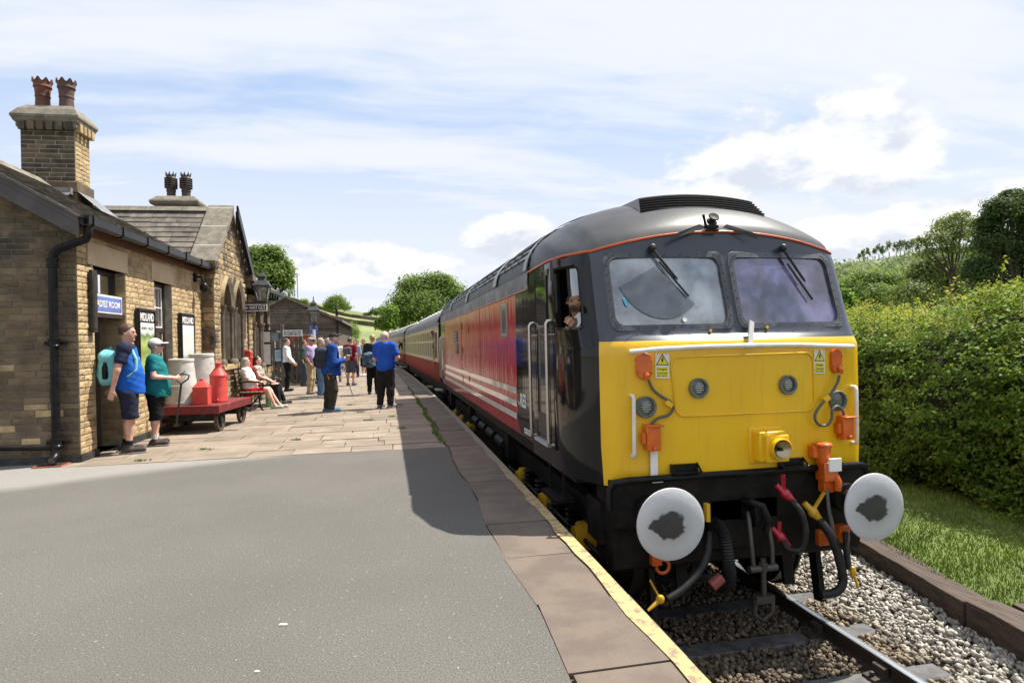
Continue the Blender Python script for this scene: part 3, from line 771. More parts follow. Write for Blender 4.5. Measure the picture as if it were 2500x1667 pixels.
# soffit under the slates so the underside is closed, barge board and gutter
mb = MB()
for (p, q, w) in ((B(-.26, -2.1, 4.44), B(-.26, .16, 3.125), .19),):
    d = (q-p); vs = [p, q, q-UZ*w, p-UZ*w]; vs2 = [v+BD*.04 for v in vs]; mb.add(vs+vs2, [(0,1,2,3), (7,6,5,4), (0,4,5,1), (1,5,6,2), (2,6,7,3), (3,7,4,0)])
    vs = [v-BD*.012+UZ*.10-UZ*.0 for v in (p, q, q-UZ*.10, p-UZ*.10)]; vs2 = [v+BD*.05 for v in vs]; mb.add(vs+vs2, [(0,1,2,3), (7,6,5,4), (0,4,5,1), (1,5,6,2), (2,6,7,3), (3,7,4,0)])
mb.build('barge_board', mat('dark_brown_barge', (.055,.045,.042), .55, col2=(.075,.062,.057), scale=4), wing)
mb = MB(); a = B(-.24, -2.1, 4.40); b = B(-.24, .16, 3.09); mb.add([a, b, b+BD*.28, a+BD*.28], [(0,1,2,3)]); a = B(0, 0, 3.19); mb.add([B(-.2, 0.0, 3.18), B(-.2, .16, 3.10), B(SW+.3, .16, 3.10), B(SW+.3, 0.0, 3.18)], [(0,1,2,3)]); mb.build('soffit', BROWNP, wing)
gp = [(-.06, .07), (-.06, -.03), (-.03, -.06), (.03, -.06), (.06, -.03), (.06, .07), (.05, .07), (.045, -.025), (.025, -.045), (-.025, -.045), (-.045, -.025), (-.05, .07)]
mb = MB(); mb.prism([(p[0], p[1]) for p in gp], -.26, 4.75, 'x', frame_M(B(0, .34, 3.14), BD, UZ) @ Matrix(((1,0,0,0),(0,0,1,0),(0,1,0,0),(0,0,0,1))))
mb = MB()
n = len(gp); vs = [B(-.26, .225+p[0], 3.15+p[1]) for p in gp]+[B(5.35, .225+p[0], 3.18+p[1]) for p in gp]
mb.add(vs, [tuple(range(n-1, -1, -1)), tuple(range(n, 2*n))]+[(i, (i+1) % n, n+(i+1) % n, n+i) for i in range(n)])
gut = mb.build('gutter', BLACKP, wing, smooth=30)
for k in range(7):
    s = -.15+.88*k; mb = MB(); vs = [B(s+ds, .225+p[0]*1.22, 3.152+p[1]*1.22+.005*s) for ds in (0, .09) for p in gp[:6]]
    mb.add(vs, [tuple(range(5, -1, -1)), tuple(range(6, 12))]+[(i, (i+1) % 6, 6+(i+1) % 6, 6+i) for i in range(6)]); mb.build('bracket', BLACKP, gut)
# rainwater pipe: from the gutter end, cranked on to the end wall and down to a shoe
pp = [B(-.14, .215, 3.10), B(-.14, .215, 2.99), B(-.14, .19, 2.93), B(-.12, -.16, 2.80), B(-.12, -.21, 2.74), B(-.12, -.225, 2.60), B(-.12, -.225, .22)]
mb = MB(); mb.tube(pp, .052, 12); pipe = mb.build('downpipe', BLACKP, wing, smooth=40)
for z in (2.62, 1.58, .28):
    c = B(-.12, -.225, z); MB().lathe([(.052, -.05), (.07, -.05), (.07, -.03), (.062, -.02), (.062, .03), (.07, .04), (.07, .06), (.052, .065)], 14, Matrix.Translation(c)).build('pipe_collar', BLACKP, pipe)
    if z < 2: m = MB(); m.bar(c+BN*.14-BD*-.05, c-BN*.14-BD*-.05, .02, .05); m.build('fixing_ear', BLACKP, pipe)
c = B(-.12, -.225, 0); MB().tube([c+UZ*.24, c+UZ*.16, c-BD*.05+UZ*.10, c-BD*.12+UZ*.07], .058, 12, cap=True).build('pipe_shoe', BLACKP, pipe, smooth=40)
MB().tube([c-BD*.115+UZ*.072, c-BD*.125+UZ*.068], .046, 12).build('pipe_mouth', mat('grey_pipe_inside', (.10,.10,.10), .8), pipe)
mb = MB(); mb.tube([B(-.07, -.26, .20), B(-.07, -1.0, .235), B(-.07, -2.4, .29)], .022, 8); mb.build('wall_pipe', BLACKP, wing)
gt = thing('drain_gully', 'small terracotta gully under the black rainwater pipe', 'drain', tuple(B(-.2, -.25, 0)))
mb = MB(); mb.box((-.17, -.13, -.0), (.17, -.11, .016)); mb.box((-.17, .11, -.0), (.17, .13, .016)); mb.box((-.17, -.11, 0), (-.15, .11, .016)); mb.box((.15, -.11, 0), (.17, .11, .016)); mb.build('rim', mat('clay_gully', (.30,.10,.05), .85), gt, world=False)
mb = MB(); mb.box((-.15, -.11, 0), (.15, .11, .006)); mb.build('grate', BLACKM, gt, world=False)
# tall chimney on the ridge
def chimney(root, s0, s1, o0, o1, zb, zt, cap, matl, mor, wall, courses=True):
    mb = MB(); bbox(mb, s0, s1, o0, o1, zb, zt); ch = mb.build('chimney', mor, root, smooth=0)
    W_ = o1-o0; D_ = s1-s0
    if courses:
        for (O, u, nr, w) in ((B(s0, o1, 0), -BN, -BD, W_), (B(s0, o1, 0), BD, BN, D_)):
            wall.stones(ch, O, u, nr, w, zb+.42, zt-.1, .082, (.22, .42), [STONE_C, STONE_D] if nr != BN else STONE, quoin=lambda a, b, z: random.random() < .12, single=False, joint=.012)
        for (z0, z1, e) in ((zb, zb+.2, .035), (zb+.206, zb+.40, .05)):
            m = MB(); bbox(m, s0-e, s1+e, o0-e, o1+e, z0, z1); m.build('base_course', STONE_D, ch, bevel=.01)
    cs = [(.02, zt-.10), (.05, zt-.06), (.05, zt), (.08, zt+.03), (.10, zt+.08), (.115, zt+.10), (.115, zt+.14), (.03, zt+.27), (-.07, zt+.36)] if cap else [(.02, zt-.04), (.10, zt), (.12, zt+.06), (.11, zt+.09), (.0, zt+.2), (-.04, zt+.22)]
    mb = MB(); vs = []
    for e, z in cs: vs += [B(s0-e, o0-e, z), B(s0-e, o1+e, z), B(s1+e, o1+e, z), B(s1+e, o0-e, z)]
    fs = [(3,2,1,0), tuple(4*(len(cs)-1)+k for k in range(4))]
    for i in range(len(cs)-1):
        for k in range(4): fs.append((4*i+k, 4*i+(k+1) % 4, 4*i+4+(k+1) % 4, 4*i+4+k))
    mb.add(vs, fs); mb.build('chimney_cap', COPING, ch, smooth=0)
    if cap:
        for k in range(6):
            m = MB(); o = o0+.06+(W_-.12)*k/5; bbox(m, s0-.10, s0-.0, o-.05, o+.05, zt-.13, zt+.02); m.build('corbel', STONE_D, ch)
        for k in range(4):
            m = MB(); s = s0+.05+(D_-.1)*k/3; bbox(m, s-.05, s+.05, o1, o1+.10, zt-.13, zt+.02); m.build('corbel', STONE, ch)
    return ch, cs[-1][1]
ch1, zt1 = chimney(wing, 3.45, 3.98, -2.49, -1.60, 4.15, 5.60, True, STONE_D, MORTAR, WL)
def crown_pot(root, c, matl, h=.60):
    mb = MB(); p = [(.122, 0), (.114, .19), (.124, .20), (.124, .22), (.113, .23), (.110, .31), (.118, .325), (.140, .345), (.150, .36), (.142, .375), (.144, .40), (.150, .43)]
    mb.lathe([(r, z*h/.52) for r, z in p], 24, Matrix.Translation(c), cap=False)
    n = 48; vs = []; top = .43*h/.52
    for k in range(n):
        a = 2*math.pi*k/n; z = top+.038*(1+math.cos(a*8))
        vs += [c+Vector((.150*math.cos(a), .150*math.sin(a), top)), c+Vector((.165*math.cos(a), .165*math.sin(a), z)), c+Vector((.140*math.cos(a), .140*math.sin(a), z)), c+Vector((.10*math.cos(a), .10*math.sin(a), .1))]
    fs = []
    for k in range(n):
        j = (k+1) % n
        for q in range(3): fs.append((4*k+q, 4*j+q, 4*j+q+1, 4*k+q+1))
    mb.add(vs, fs); return mb.build('chimney_pot', matl, root, smooth=40)
crown_pot(ch1, B(3.72, -2.25, zt1-.02), TERRA); crown_pot(ch1, B(3.72, -1.85, zt1-.02), mat('brown_clay', (.115,.06,.045), .7, col2=(.075,.042,.034), scale=4))
mb = MB(); mb.add([B(3.40, -1.60, 4.42), B(3.40, -1.15, 4.02), B(4.1, -1.15, 4.02), B(4.1, -1.60, 4.42), B(3.40, -1.62, 4.5), B(4.1, -1.62, 4.5)], [(0,1,2,3), (0,3,5,4)]); mb.add([B(3.38, -2.62, 4.36), B(3.38, -1.6, 4.40), B(3.2, -1.6, 4.26), B(3.2, -2.6, 4.27)], [(0,1,2,3)]); bbox(mb, 3.30, 3.405, -2.3, -1.62, 4.30, 4.42)
mb.build('flashing', LEAD, wing, smooth=0)
# black bulkhead lamp under the eaves
lb = thing('bulkhead_lamp', 'black egg shaped lamp hanging under the eaves by the gable', 'lamp', tuple(B(4.65, .2, 2.8)))
MB().ball(B(4.65, .20, 2.72), .085, 14, (1, 1, 1.35)).build('globe', BLACKP, lb); m = MB(); m.tube([B(4.65, .20, 2.82), B(4.65, .16, 2.93), B(4.65, .03, 2.95)], .02, 8); m.cbox(B(4.65, .03, 2.93), (.06, .12, .18)); m.build('arm', BLACKP, lb)
# ---- gabled block with lancet windows
GO = .25
gab = thing('gabled_station_building', 'projecting sandstone gable with twin pointed windows and broad stone coping', 'building', tuple(B(5.1, GO, 0)))
WG = Wall(gab, 290)
gs0, gs1, apS, apZ, knZ = 5.1, 7.85, 6.5, 4.72, 3.30
lanc = [(5.68, 6.30, 1.10, 3.0), (6.64, 7.26, 1.10, 3.0)]
lo = [(a-gs0, b-gs0, c, d) for a, b, c, d in lanc]
gw = backing('gable_wall', gab, B(gs0, GO, 0), BD, BN, gs1-gs0, -.05, knZ, .4, MORTAR, lo, [(0, knZ), (gs1-gs0, knZ), (apS-gs0, apZ)])
sw_ = backing('side_wall', gab, B(gs0, GO, 0), -BN, -BD, 3.0, -.05, knZ+.02, .3, MORTAR, [])
big = [(a-.14, b+.14, c, d+.12) for a, b, c, d in lo]
def glim(z):
    if z < knZ: return (0, gs1-gs0)
    f = (z-knZ)/(apZ-knZ); return (f*(apS-gs0), (gs1-gs0)-f*(gs1-apS))
ROCK = mat('rock_faced_stone', (.37,.275,.15), .88, col2=(.24,.168,.09), scale=9, bump=1, bscale=18, isl=.3, dark=((.05,.04,.03), 2.4, .50, .66))
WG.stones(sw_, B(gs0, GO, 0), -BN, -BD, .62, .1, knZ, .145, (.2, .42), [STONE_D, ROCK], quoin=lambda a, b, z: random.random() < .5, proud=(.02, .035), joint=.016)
WG.stones(gw, B(gs0, GO, 0), BD, BN, gs1-gs0, .1, apZ-.1, .125, (.18, .36), ROCK, big, lim=glim, proud=(.02, .04), joint=.018)
ARCHD = mat('dark_dressed_stone', (.15,.115,.075), .75, col2=(.075,.06,.045), scale=3, bump=.3)
ARCHL = mat('pale_dressed_stone', (.46,.36,.22), .8, col2=(.3,.225,.13), scale=2, bump=.3)
def lancet(root, s0, s1, z0, z1, off, depth=.22):
    c = (s0+s1)/2; w = s1-s0; zs = z1-w*.95; n = 9
    def arc(r_in, up):
        L = [(c-w/2-r_in, zs)]; Rr = []
        R0 = w+r_in
        for k in range(n+1):
            a = k/n*math.acos(.5*w/(w+r_in) if r_in >= 0 else .5*w/(w+r_in)); L.append((c+w/2-R0*math.cos(a), zs+R0*math.sin(a)))
        return L[1:]
    inner = arc(0, 0); outer = arc(.13, 0); mb = MB()
    for side in (1, -1):
        m = MB()
        f = lambda p, o: B(c+(p[0]-c)*side, o, p[1])
        for k in range(n):
            a, b = inner[k], inner[k+1]; e, d = outer[k], outer[k+1]
            vs = [f(a, off+.05), f(b, off+.05), f(d, off+.09), f(e, off+.09), f(a, off-depth), f(b, off-depth), f(d, off), f(e, off)]
            m.add(vs, [(0,1,2,3), (0,4,5,1), (3,2,6,7), (0,3,7,4), (1,5,6,2)])
        m.build('hood_mould', ARCHL if side == 1 else ARCHD, root, smooth=40)
        # spandrel that fills the square head down to the arch
        m = MB(); pts = [(c-w/2-.14, z1+.12)]+[(c-w/2-.14, zs)]+outer[:]; pts = [(p[0], min(p[1], z1+.12)) for p in pts]+[(c, z1+.12)]
        vs = [f(p, off+.012) for p in pts]+[f(p, off-.05) for p in pts]; k = len(pts); m.add(vs, [tuple(range(k)), tuple(range(2*k-1, k-1, -1))]+[(i, k+i, k+(i+1) % k, (i+1) % k) for i in range(k)]); m.build('spandrel', ROCK, root, smooth=0)
        # shaft with capital and base
        sx = c-side*(w/2+.05); m = MB(); m.tube([B(sx, off+.02, z0), B(sx, off+.02, zs-.1)], .05, 10); m.build('shaft', ARCHD, root)
        m = MB(); m.lathe([(.05, -.16), (.06, -.14), (.055, -.1), (.085, -.02), (.095, 0), (.095, .05)], 10, Matrix.Translation(B(sx, off+.02, zs-.04))); m.build('capital', ARCHD, root)
        m = MB(); m.lathe([(.095, 0), (.095, .06), (.07, .1), (.05, .13)], 10, Matrix.Translation(B(sx, off+.02, z0))); m.build('shaft_base', ARCHD, root)
    m = MB(); bbox(m, c-w/2, c+w/2, off-depth-.02, off-depth+.03, z0, z1); fr = m.build('tracery', ARCHL, root)
    for q in (-1, 1):
        m = MB(); a, b = sorted((c+q*.05, c+q*(w/2-.05))); zt = zs+.18
        pts = [(a, z0+.05), (b, z0+.05), (b, zt), ((a+b)/2, zt+.26), (a, zt)]
        vs = [B(p[0], off-depth+.035, p[1]) for p in pts]+[B(p[0], off-depth+.0, p[1]) for p in pts]; m.add(vs, [tuple(range(5)), tuple(range(9, 4, -1))]+[(i, 5+i, 5+(i+1) % 5, (i+1) % 5) for i in range(5)]); m.build('pane', mat('dark_leaded_glass', (.03,.03,.032), .15, col2=(.06,.055,.05), scale=20), fr)
    m = MB(); bbox(m, c-.022, c+.022, off-depth+.03, off-depth+.09, z0, zs+.5); m.build('mullion', ARCHL, fr)
for l in lanc: lancet(gab, *l, GO)
mb = MB(); bbox(mb, 5.5, 7.45, GO-.2, GO+.09, .98, 1.10); mb.build('window_sill', STONE, gab, bevel=.015)
mb = MB(); bbox(mb, gs0-.03, gs1, GO, GO+.05, -.02, .12); bbox(mb, gs0-.04, gs0, -.2, GO, -.02, .12); mb.build('plinth', MATS['black_bitumen'], gab)
# stone coping on the near slope in three slabs, kneelers, and the far slope with black barge
sl = Vector((apS-gs0+.12, apZ-knZ+.08)); Lc = sl.length; sl.normalize()
def cop(t0, t1, side, o0, o1, th, name, matl, par, lift=0):
    m = MB(); vs = []
    for t in (t0, t1):
        s = apS-side*sl[0]*t; z = apZ+.10-sl[1]*t+lift
        for (o, dz) in ((o0, 0), (o1, 0), (o1, -th), (o0, -th)): vs.append(B(s, o, z+dz))
    m.add(vs, [(0,1,2,3), (7,6,5,4), (0,4,5,1), (1,5,6,2), (2,6,7,3), (3,7,4,0)]); return m.build(name, matl, par, smooth=0, bevel=.008)
cuts = [.0, .12, .86, 1.58, Lc]
for a, b in zip(cuts, cuts[1:]): cop(a+.006, b-.006, 1, GO-.46, GO+.10, .17, 'coping_slab', COPING, gab)
for a in cuts[1:-1]: cop(a-.008, a+.008, 1, GO-.455, GO+.095, .10, 'mortar_joint', LEADJ, gab, .002)
for a, b in zip(cuts, cuts[1:]): cop(a+.006, b-.006, -1, GO-.46, GO+.06, .17, 'coping_slab', COPING, gab)
cop(.05, Lc+.12, -1, GO+.14, GO+.19, .26, 'barge_board', BLACKP, gab, .03)
for k in range(7): cop(.15+.28*k, .28+.28*k, -1, GO+.10, GO+.135, .36, 'barge_fret', BLACKP, gab, -.02)
mb = MB(); bbox(mb, gs0-.16, gs0+.12, GO-.46, GO+.10, knZ-.12, knZ+.03); bbox(mb, gs0-.10, gs0+.06, GO-.4, GO+.08, knZ-.24, knZ-.12); mb.build('kneeler', STONE_D, gab, bevel=.01)
mb = MB(); bbox(mb, gs1-.1, gs1+.16, GO-.46, GO+.2, knZ-.14, knZ+.02); bbox(mb, gs1-.06, gs1+.06, GO-.4, GO+.12, knZ-.3, knZ-.14); mb.build('kneeler', ARCHD, gab, bevel=.01)
# roof of the block: ridge runs back from the gable
rp = B(apS, GO-.42, apZ); dwn = (BD*-(apS-gs0+.35)+UZ*-(apZ-knZ+.30)).normalized(); LL = math.hypot(apS-gs0+.35, apZ-knZ+.30)
slate_slope(gab, 'roof_slope', rp, -BN, dwn, 4.6, LL, 13, (.24, .46), SLATE, 280, lap=.015)
dwn2 = (BD*(gs1-apS+.3)+UZ*-(apZ-knZ+.30)).normalized(); slate_slope(gab, 'roof_slope', rp, -BN, dwn2, 4.6, LL, 10, (.3, .45), SLATE, 0)
mb = MB()
for k in range(8):
    a = B(apS, GO-.44-.57*k, apZ+.0); b = B(apS, GO-.44-.57*k-.56, apZ+.0)
    vs = [p+BD*o+UZ*z for p in (a, b) for (o, z) in ((-.15, -.07), (-.03, .05), (.03, .05), (.15, -.07))]; mb.add(vs, [(0,1,5,4), (1,2,6,5), (2,3,7,6), (0,3,2,1), (4,5,6,7)])
mb.build('ridge_stones', COPING, gab, smooth=0)
ch2, zt2 = chimney(gab, 7.0, 7.6, -1.53, -.67, 4.1, 4.92, False, STONE_D, STONE_D, WG, courses=False)
def louvre_pot(root, c):
    mb = MB(); mb.lathe([(.10, 0), (.098, .16), (.11, .17), (.11, .19), (.10, .20), (.115, .26)], 16, Matrix.Translation(c), cap=False)
    for k in range(4):
        z = .27+.055*k; r = (.125, .135, .13, .118)[k]; mb.lathe([(r-.03, z), (r+.012, z-.012), (r+.012, z+.012), (r-.03, z+.03)], 16, Matrix.Translation(c))
    mb.lathe([(.075, .2), (.075, .5)], 12, Matrix.Translation(c)); mb.lathe([(.125, .48), (.10, .54), (.085, .57)], 16, Matrix.Translation(c))
    for k in range(8):
        a = k*math.pi/4; p = c+Vector((.09*math.cos(a), .09*math.sin(a), .55)); mb.tube([p, p+Vector((.035*math.cos(a), .035*math.sin(a), .09))], [.03, .002], 5)
    for k in range(4):
        a = k*math.pi/2+.4; mb.bar(c+Vector((.125*math.cos(a), .125*math.sin(a), .24)), c+Vector((.125*math.cos(a), .125*math.sin(a), .5)), .03, .03)
    return mb.build('chimney_pot', TERRA_D, root, smooth=40)
louvre_pot(ch2, B(7.3, -1.29, zt2-.01)); louvre_pot(ch2, B(7.3, -.95, zt2-.01))
# ---- second bay further along with an arched entrance
bay = thing('entrance_bay', 'further stone bay with arched openings behind the way out lamp', 'building', tuple(B(8.3, GO, 0)))
WB = Wall(bay, 120)
l2 = [(8.75, 9.40, .0, 2.75), (9.72, 10.30, .9, 2.70)]
bw_ = backing('front_wall', bay, B(8.25, GO-.05, 0), BD, BN, 2.6, -.05, 3.1, .4, MORTAR, [(a-8.25, b-8.25, c, d) for a, b, c, d in l2])
bs_ = backing('side_wall', bay, B(8.25, GO-.05, 0), -BN, -BD, 2.2, -.05, 3.1, .3, MORTAR, [])
WB.stones(bw_, B(8.25, GO-.05, 0), BD, BN, 2.6, .1, 3.0, .14, (.18, .34), ROCK, [(a-8.39, b-8.11, c, d+.1) for a, b, c, d in l2], proud=(.02, .04), joint=.018)
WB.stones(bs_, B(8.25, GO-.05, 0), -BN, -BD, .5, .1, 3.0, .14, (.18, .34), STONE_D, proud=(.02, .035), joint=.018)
for l in l2: lancet(bay, *l, GO-.05)
lk = backing('link_wall', bay, B(gs1, 0, 0), BD, BN, .45, -.05, 3.1, .4, STONE_D)
mb = MB(); r0 = B(7.35, GO+.30, 3.05); pts = [B(7.95, GO+.3, 3.06), B(11.0, GO+.3, 3.06), B(11.0, -3, 3.06), B(7.95, -3, 3.06), B(9.0, -.6, 3.95), B(9.9, -.6, 3.95), B(9.9, -3, 3.95), B(9.0, -3, 3.95)]
mb.add(pts, [(0,1,5,4), (1,2,6,5), (3,0,4,7), (4,5,6,7), (0,3,2,1)]); mb.build('roof', SLATE, bay, smooth=0)
mb = MB(); bbox(mb, 7.95, 11.0, GO+.26, GO+.36, 2.98, 3.07); bbox(mb, 7.91, 7.99, -.2, GO+.36, 2.98, 3.07)
for k in range(8): bbox(mb, 8.2+.34*k, 8.28+.34*k, GO-.04, GO+.26, 2.86, 2.98)
mb.build('eaves', BLACKP, bay)
def lerp_(a, b, t): return a+(b-a)*t
# ---- railway poster boards on the wing
def poster_board(s0, s1, z0, z1, off, label, title, kind):
    t = thing('poster_board', label, 'poster', tuple(B((s0+s1)/2, off, z0)), 0, 'station poster boards')
    m = MB(); bbox(m, s0, s1, off, off+.05, z0, z1); m.build('board', BLACKM, t)
    m = MB(); w = .035; hz = z1-.24
    bbox(m, s0, s0+w, off+.05, off+.065, z0, z1); bbox(m, s1-w, s1, off+.05, off+.065, z0, z1); bbox(m, s0+w, s1-w, off+.05, off+.065, z1-w, z1); bbox(m, s0+w, s1-w, off+.05, off+.065, z0, z0+w); m.build('frame', BLACKP, t)
    text_part('lettering', title, .15, WHITEP, frame_M(B((s0+s1)/2, off+.055, z1-.135), BD, UZ), t, .002, .003, fit=(s1-s0-.12, .13))
    mm = bpy.data.materials.new('printed_poster'); mm.use_nodes = True; tt = NT(mm.node_tree); p = tt.n['Principled BSDF']
    ps = tt.add('ShaderNodeSeparateXYZ', {0: tt.add('ShaderNodeNewGeometry').outputs['Position']}).outputs
    u = tt.math('DIVIDE', tt.math('SUBTRACT', ps[1], B(s0, 0, 0).y), (s1-s0)*BD.y); v = tt.math('DIVIDE', tt.math('SUBTRACT', ps[2], z0), hz-z0)
    nz = tt.noise(tt.add('ShaderNodeCombineXYZ', {0: u, 1: v, 2: 0.0}).outputs[0], 5, 4)
    vv = tt.math('ADD', v, tt.math('MULTIPLY', tt.math('SUBTRACT', nz, .5), .22)); uu = tt.math('ADD', u, tt.math('MULTIPLY', tt.math('SUBTRACT', nz, .5), .3))
    if kind == 0: pic = tt.ramp(vv, [(0, (.22,.30,.05)), (.30, (.36,.46,.09)), (.5, (.18,.26,.06)), (.66, (.40,.50,.14)), (.78, (.12,.18,.06)), (.84, (.5,.56,.5)), (.90, (.72,.74,.70))])
    else: pic = tt.ramp(vv, [(0, (.20,.26,.08)), (.25, (.42,.50,.16)), (.36, (.16,.17,.13)), (.45, (.55,.58,.55)), (.62, (.66,.67,.64)), (.75, (.72,.62,.52)), (.88, (.70,.70,.68))])
    band = tt.sstep(tt.math('ABSOLUTE', tt.math('SUBTRACT', tt.math('ADD', uu, tt.math('MULTIPLY', v, -.5)), .25)), .10, .05)
    pic = tt.mix(tt.math('MULTIPLY', band, tt.sstep(v, .5, .3)), pic, (.62,.60,.5) if kind == 0 else (.10,.09,.08))
    tt.put(p.inputs['Base Color'], pic); p.inputs['Roughness'].default_value = .35
    m = MB(); bbox(m, s0+.045, s1-.045, off+.05, off+.054, z0+.05, hz); m.build('print', mm, t)
    m = MB(); bbox(m, s0+.04, s1-.04, off+.049, off+.052, z0+.045, hz+.01); m.build('paper_margin', WHITEP, t)
    if kind == 0:
        for tx, fr_ in (('WORTH', .30), ('VALLEY', .70)): text_part('lettering', tx, .06, BLACKM, frame_M(B(lerp_(s0, s1, fr_), off+.056, hz-.08), BD, UZ), t, .001, 0, fit=((s1-s0)*.33, .045))
poster_board(1.74, 2.40, .95, 2.14, .022, 'black framed poster of a green valley above the couple on the platform', 'MIDLAND', 0)
poster_board(3.66, 4.40, .90, 2.16, .022, 'black framed pale poster behind the white churns', 'MIDLAND', 1)
# ---------------------------------------------------------------- things further along the platform
WOODG = mat('grey_timber', (.13,.115,.09), .85, col2=(.085,.072,.056), scale=4, bump=.5, bscale=30, stretch=(4,4,.6), isl=.25)
NAVY = mat('navy_enamel', (.014,.018,.055), .25, coat=.4)
# --- goods building with the gentlemen's sign
FY = 33.0
gl = at(640, 800, FY); grr = at(822, 800, FY); ap = at(697, 722, FY)
fb = thing('goods_building', 'dark stone gabled building at the far end of the platform', 'building', (gl.x, FY, 0))
zE_l = at(645, 757, FY).z; zE_r = at(818, 775, FY).z
x0, x1 = at(612, 800, FY).x, grr.x
doors = [(at(652, 850, FY).x, at(688, 850, FY).x, 0, at(670, 800, FY).z), (at(716, 850, FY).x, at(738, 850, FY).x, 0, at(730, 812, FY).z), (at(772, 850, FY).x, at(792, 850, FY).x, 0, at(780, 812, FY).z)]
u = Vector((1,0,0)); nr = Vector((0,-1,0)); O = Vector((x0, FY, 0)); Wd = x1-x0
dl = [(a-x0, b-x0, c, d) for a, b, c, d in doors]
zl = at(612, 765, FY).z
fwl = backing('gable_wall', fb, O, u, nr, Wd, -.05, zE_r, .4, MORTAR_D, dl, [(0, zE_r), (Wd, zE_r), (ap.x-x0, ap.z-.1), (0, zl)])
WF = Wall(fb, 280)
def flim(z):
    if z < zE_r: return (0, Wd)
    f = (z-zE_r)/(ap.z-.1-zE_r); r = Wd-f*(Wd-(ap.x-x0)); l = 0 if z < zl else (z-zl)/(ap.z-.1-zl)*(ap.x-x0); return (l, r)
WF.stones(fwl, O, u, nr, Wd, .1, ap.z-.2, .15, (.35, .7), STONE_F, dl, lim=flim, proud=(.012, .025), joint=.018)
mb = MB(); pl_ = Vector((x0-.4, FY-.25, zl-.2)); 
for (p, q) in (((ap.x, ap.z), (x0-.3, zl-.22)), ((ap.x, ap.z), (x1+.3, zE_r-.12))):
    vs = [(p[0], FY-.2, p[1]), (q[0], FY-.2, q[1]), (q[0], FY+14, q[1]), (p[0], FY+14, p[1])]; vs += [(a, b, c-.12) for a, b, c in vs]; mb.add(vs, [(0,1,2,3), (7,6,5,4), (0,4,5,1), (1,5,6,2), (2,6,7,3), (3,7,4,0)])
mb.build('roof', SLATE, fb, smooth=0)
mb = MB(); mb.box((x1-.4, FY+.4, -.05), (x1, FY+14, zE_r-.1)); mb.build('side_wall', STONE_F, fb)
DOORC = mat('beige_door_paint', (.40,.36,.27), .6, col2=(.33,.29,.21), scale=3); DOORB = mat('blue_grey_door', (.06,.075,.11), .5)
for i, (a, b, c, d) in enumerate(doors):
    m = MB(); m.box((a, FY+.2, 0), (b, FY+.24, d)); dd = m.build('door', DOORB if i == 0 else DOORC, fb)
    if i:
        m = MB()
        for k in range(7): xk = a+(b-a)*(k+.5)/7; m.box((xk-.008, FY+.19, .05), (xk+.008, FY+.2, d-.05))
        m.build('board_gaps', MATS['dim_plaster'], dd)
    else: m = MB(); m.box((a+.12, FY+.185, 1.2), (b-.12, FY+.2, d-.25)); m.build('pane', mat('grey_pane', (.17,.18,.2), .2), dd)
mb = MB(); mb.box((x0, FY-.05, zE_r-.55), (x1, FY-.012, zE_r-.33)); mb.build('band_course', STONE_F, fb)
mb = MB(); mb.tube([(x1+.05, FY-.1, zE_r-.15), (x1+.05, FY-.1, .0)], .05, 8); mb.build('downpipe', BLACKP, fb)
bp = at(766, 805, FY-.04); pq = tag(MB().cbox(bp, (.42, .03, .44)).build('blue_plaque', SIGNB), 'small square blue sign on the far stone building', 'sign')
# --- slatted fence with the people behind it
fn = thing('paling_fence', 'grey weathered paling fence beside the gentlemen sign', 'fence', (-5.2, 25.2, 0))
FX0, FX1 = at(640, 900, 25.6).x, at(736, 900, 25.2).x
k = 0; x = FX0
while x < FX1:
    m = MB(); h = 1.75+random.uniform(-.06, .06); w = .125; y = 25.6-.4*(x-FX0)/(FX1-FX0)
    m.prism([(x, .06), (x+w, .06), (x+w, h-.04), (x+w*.5, h+.05), (x, h-.04)], y-.012, y+.012, 'y'); m.build('pale', WOODG, fn, smooth=0); x += w+.055
m = MB(); m.box((FX0, 25.5, .4), (FX1, 25.58, .5)); m.box((FX0, 25.5, 1.3), (FX1, 25.58, 1.4)); m.build('rail', WOODG, fn)
for xx in (FX0-.05, FX1): m = MB(); m.box((xx-.07, 25.15 if xx > FX0 else 25.5, 0), (xx+.07, 25.29 if xx > FX0 else 25.64, 1.95)); m.build('post', WOODG, fn, bevel=.01)
m = MB(); x = FX1; y = 25.2
for k in range(7):
    m = MB(); m.prism([(y+.2*k, .06), (y+.2*k+.125, .06), (y+.2*k+.125, 1.66), (y+.2*k+.06, 1.74), (y+.2*k, 1.66)], x+.01, x+.034, 'x'); m.build('pale', WOODG, fn, smooth=0)
nt = at(683, 868, 25.3); t = thing('notice', 'pale blue printed notice fixed to the paling fence', 'notice', (nt.x, 25.38, nt.z))
MB().cbox((nt.x, 25.30, nt.z), (.34, .02, .42)).build('panel', mat('pale_blue_notice', (.35,.48,.60), .5), t)
m = MB(); [m.cbox((nt.x, 25.286, nt.z+.14-.05*k), (.26, .004, .014)) for k in range(6)]; m.build('print_lines', mat('navy_print', (.03,.05,.16), .6), t)
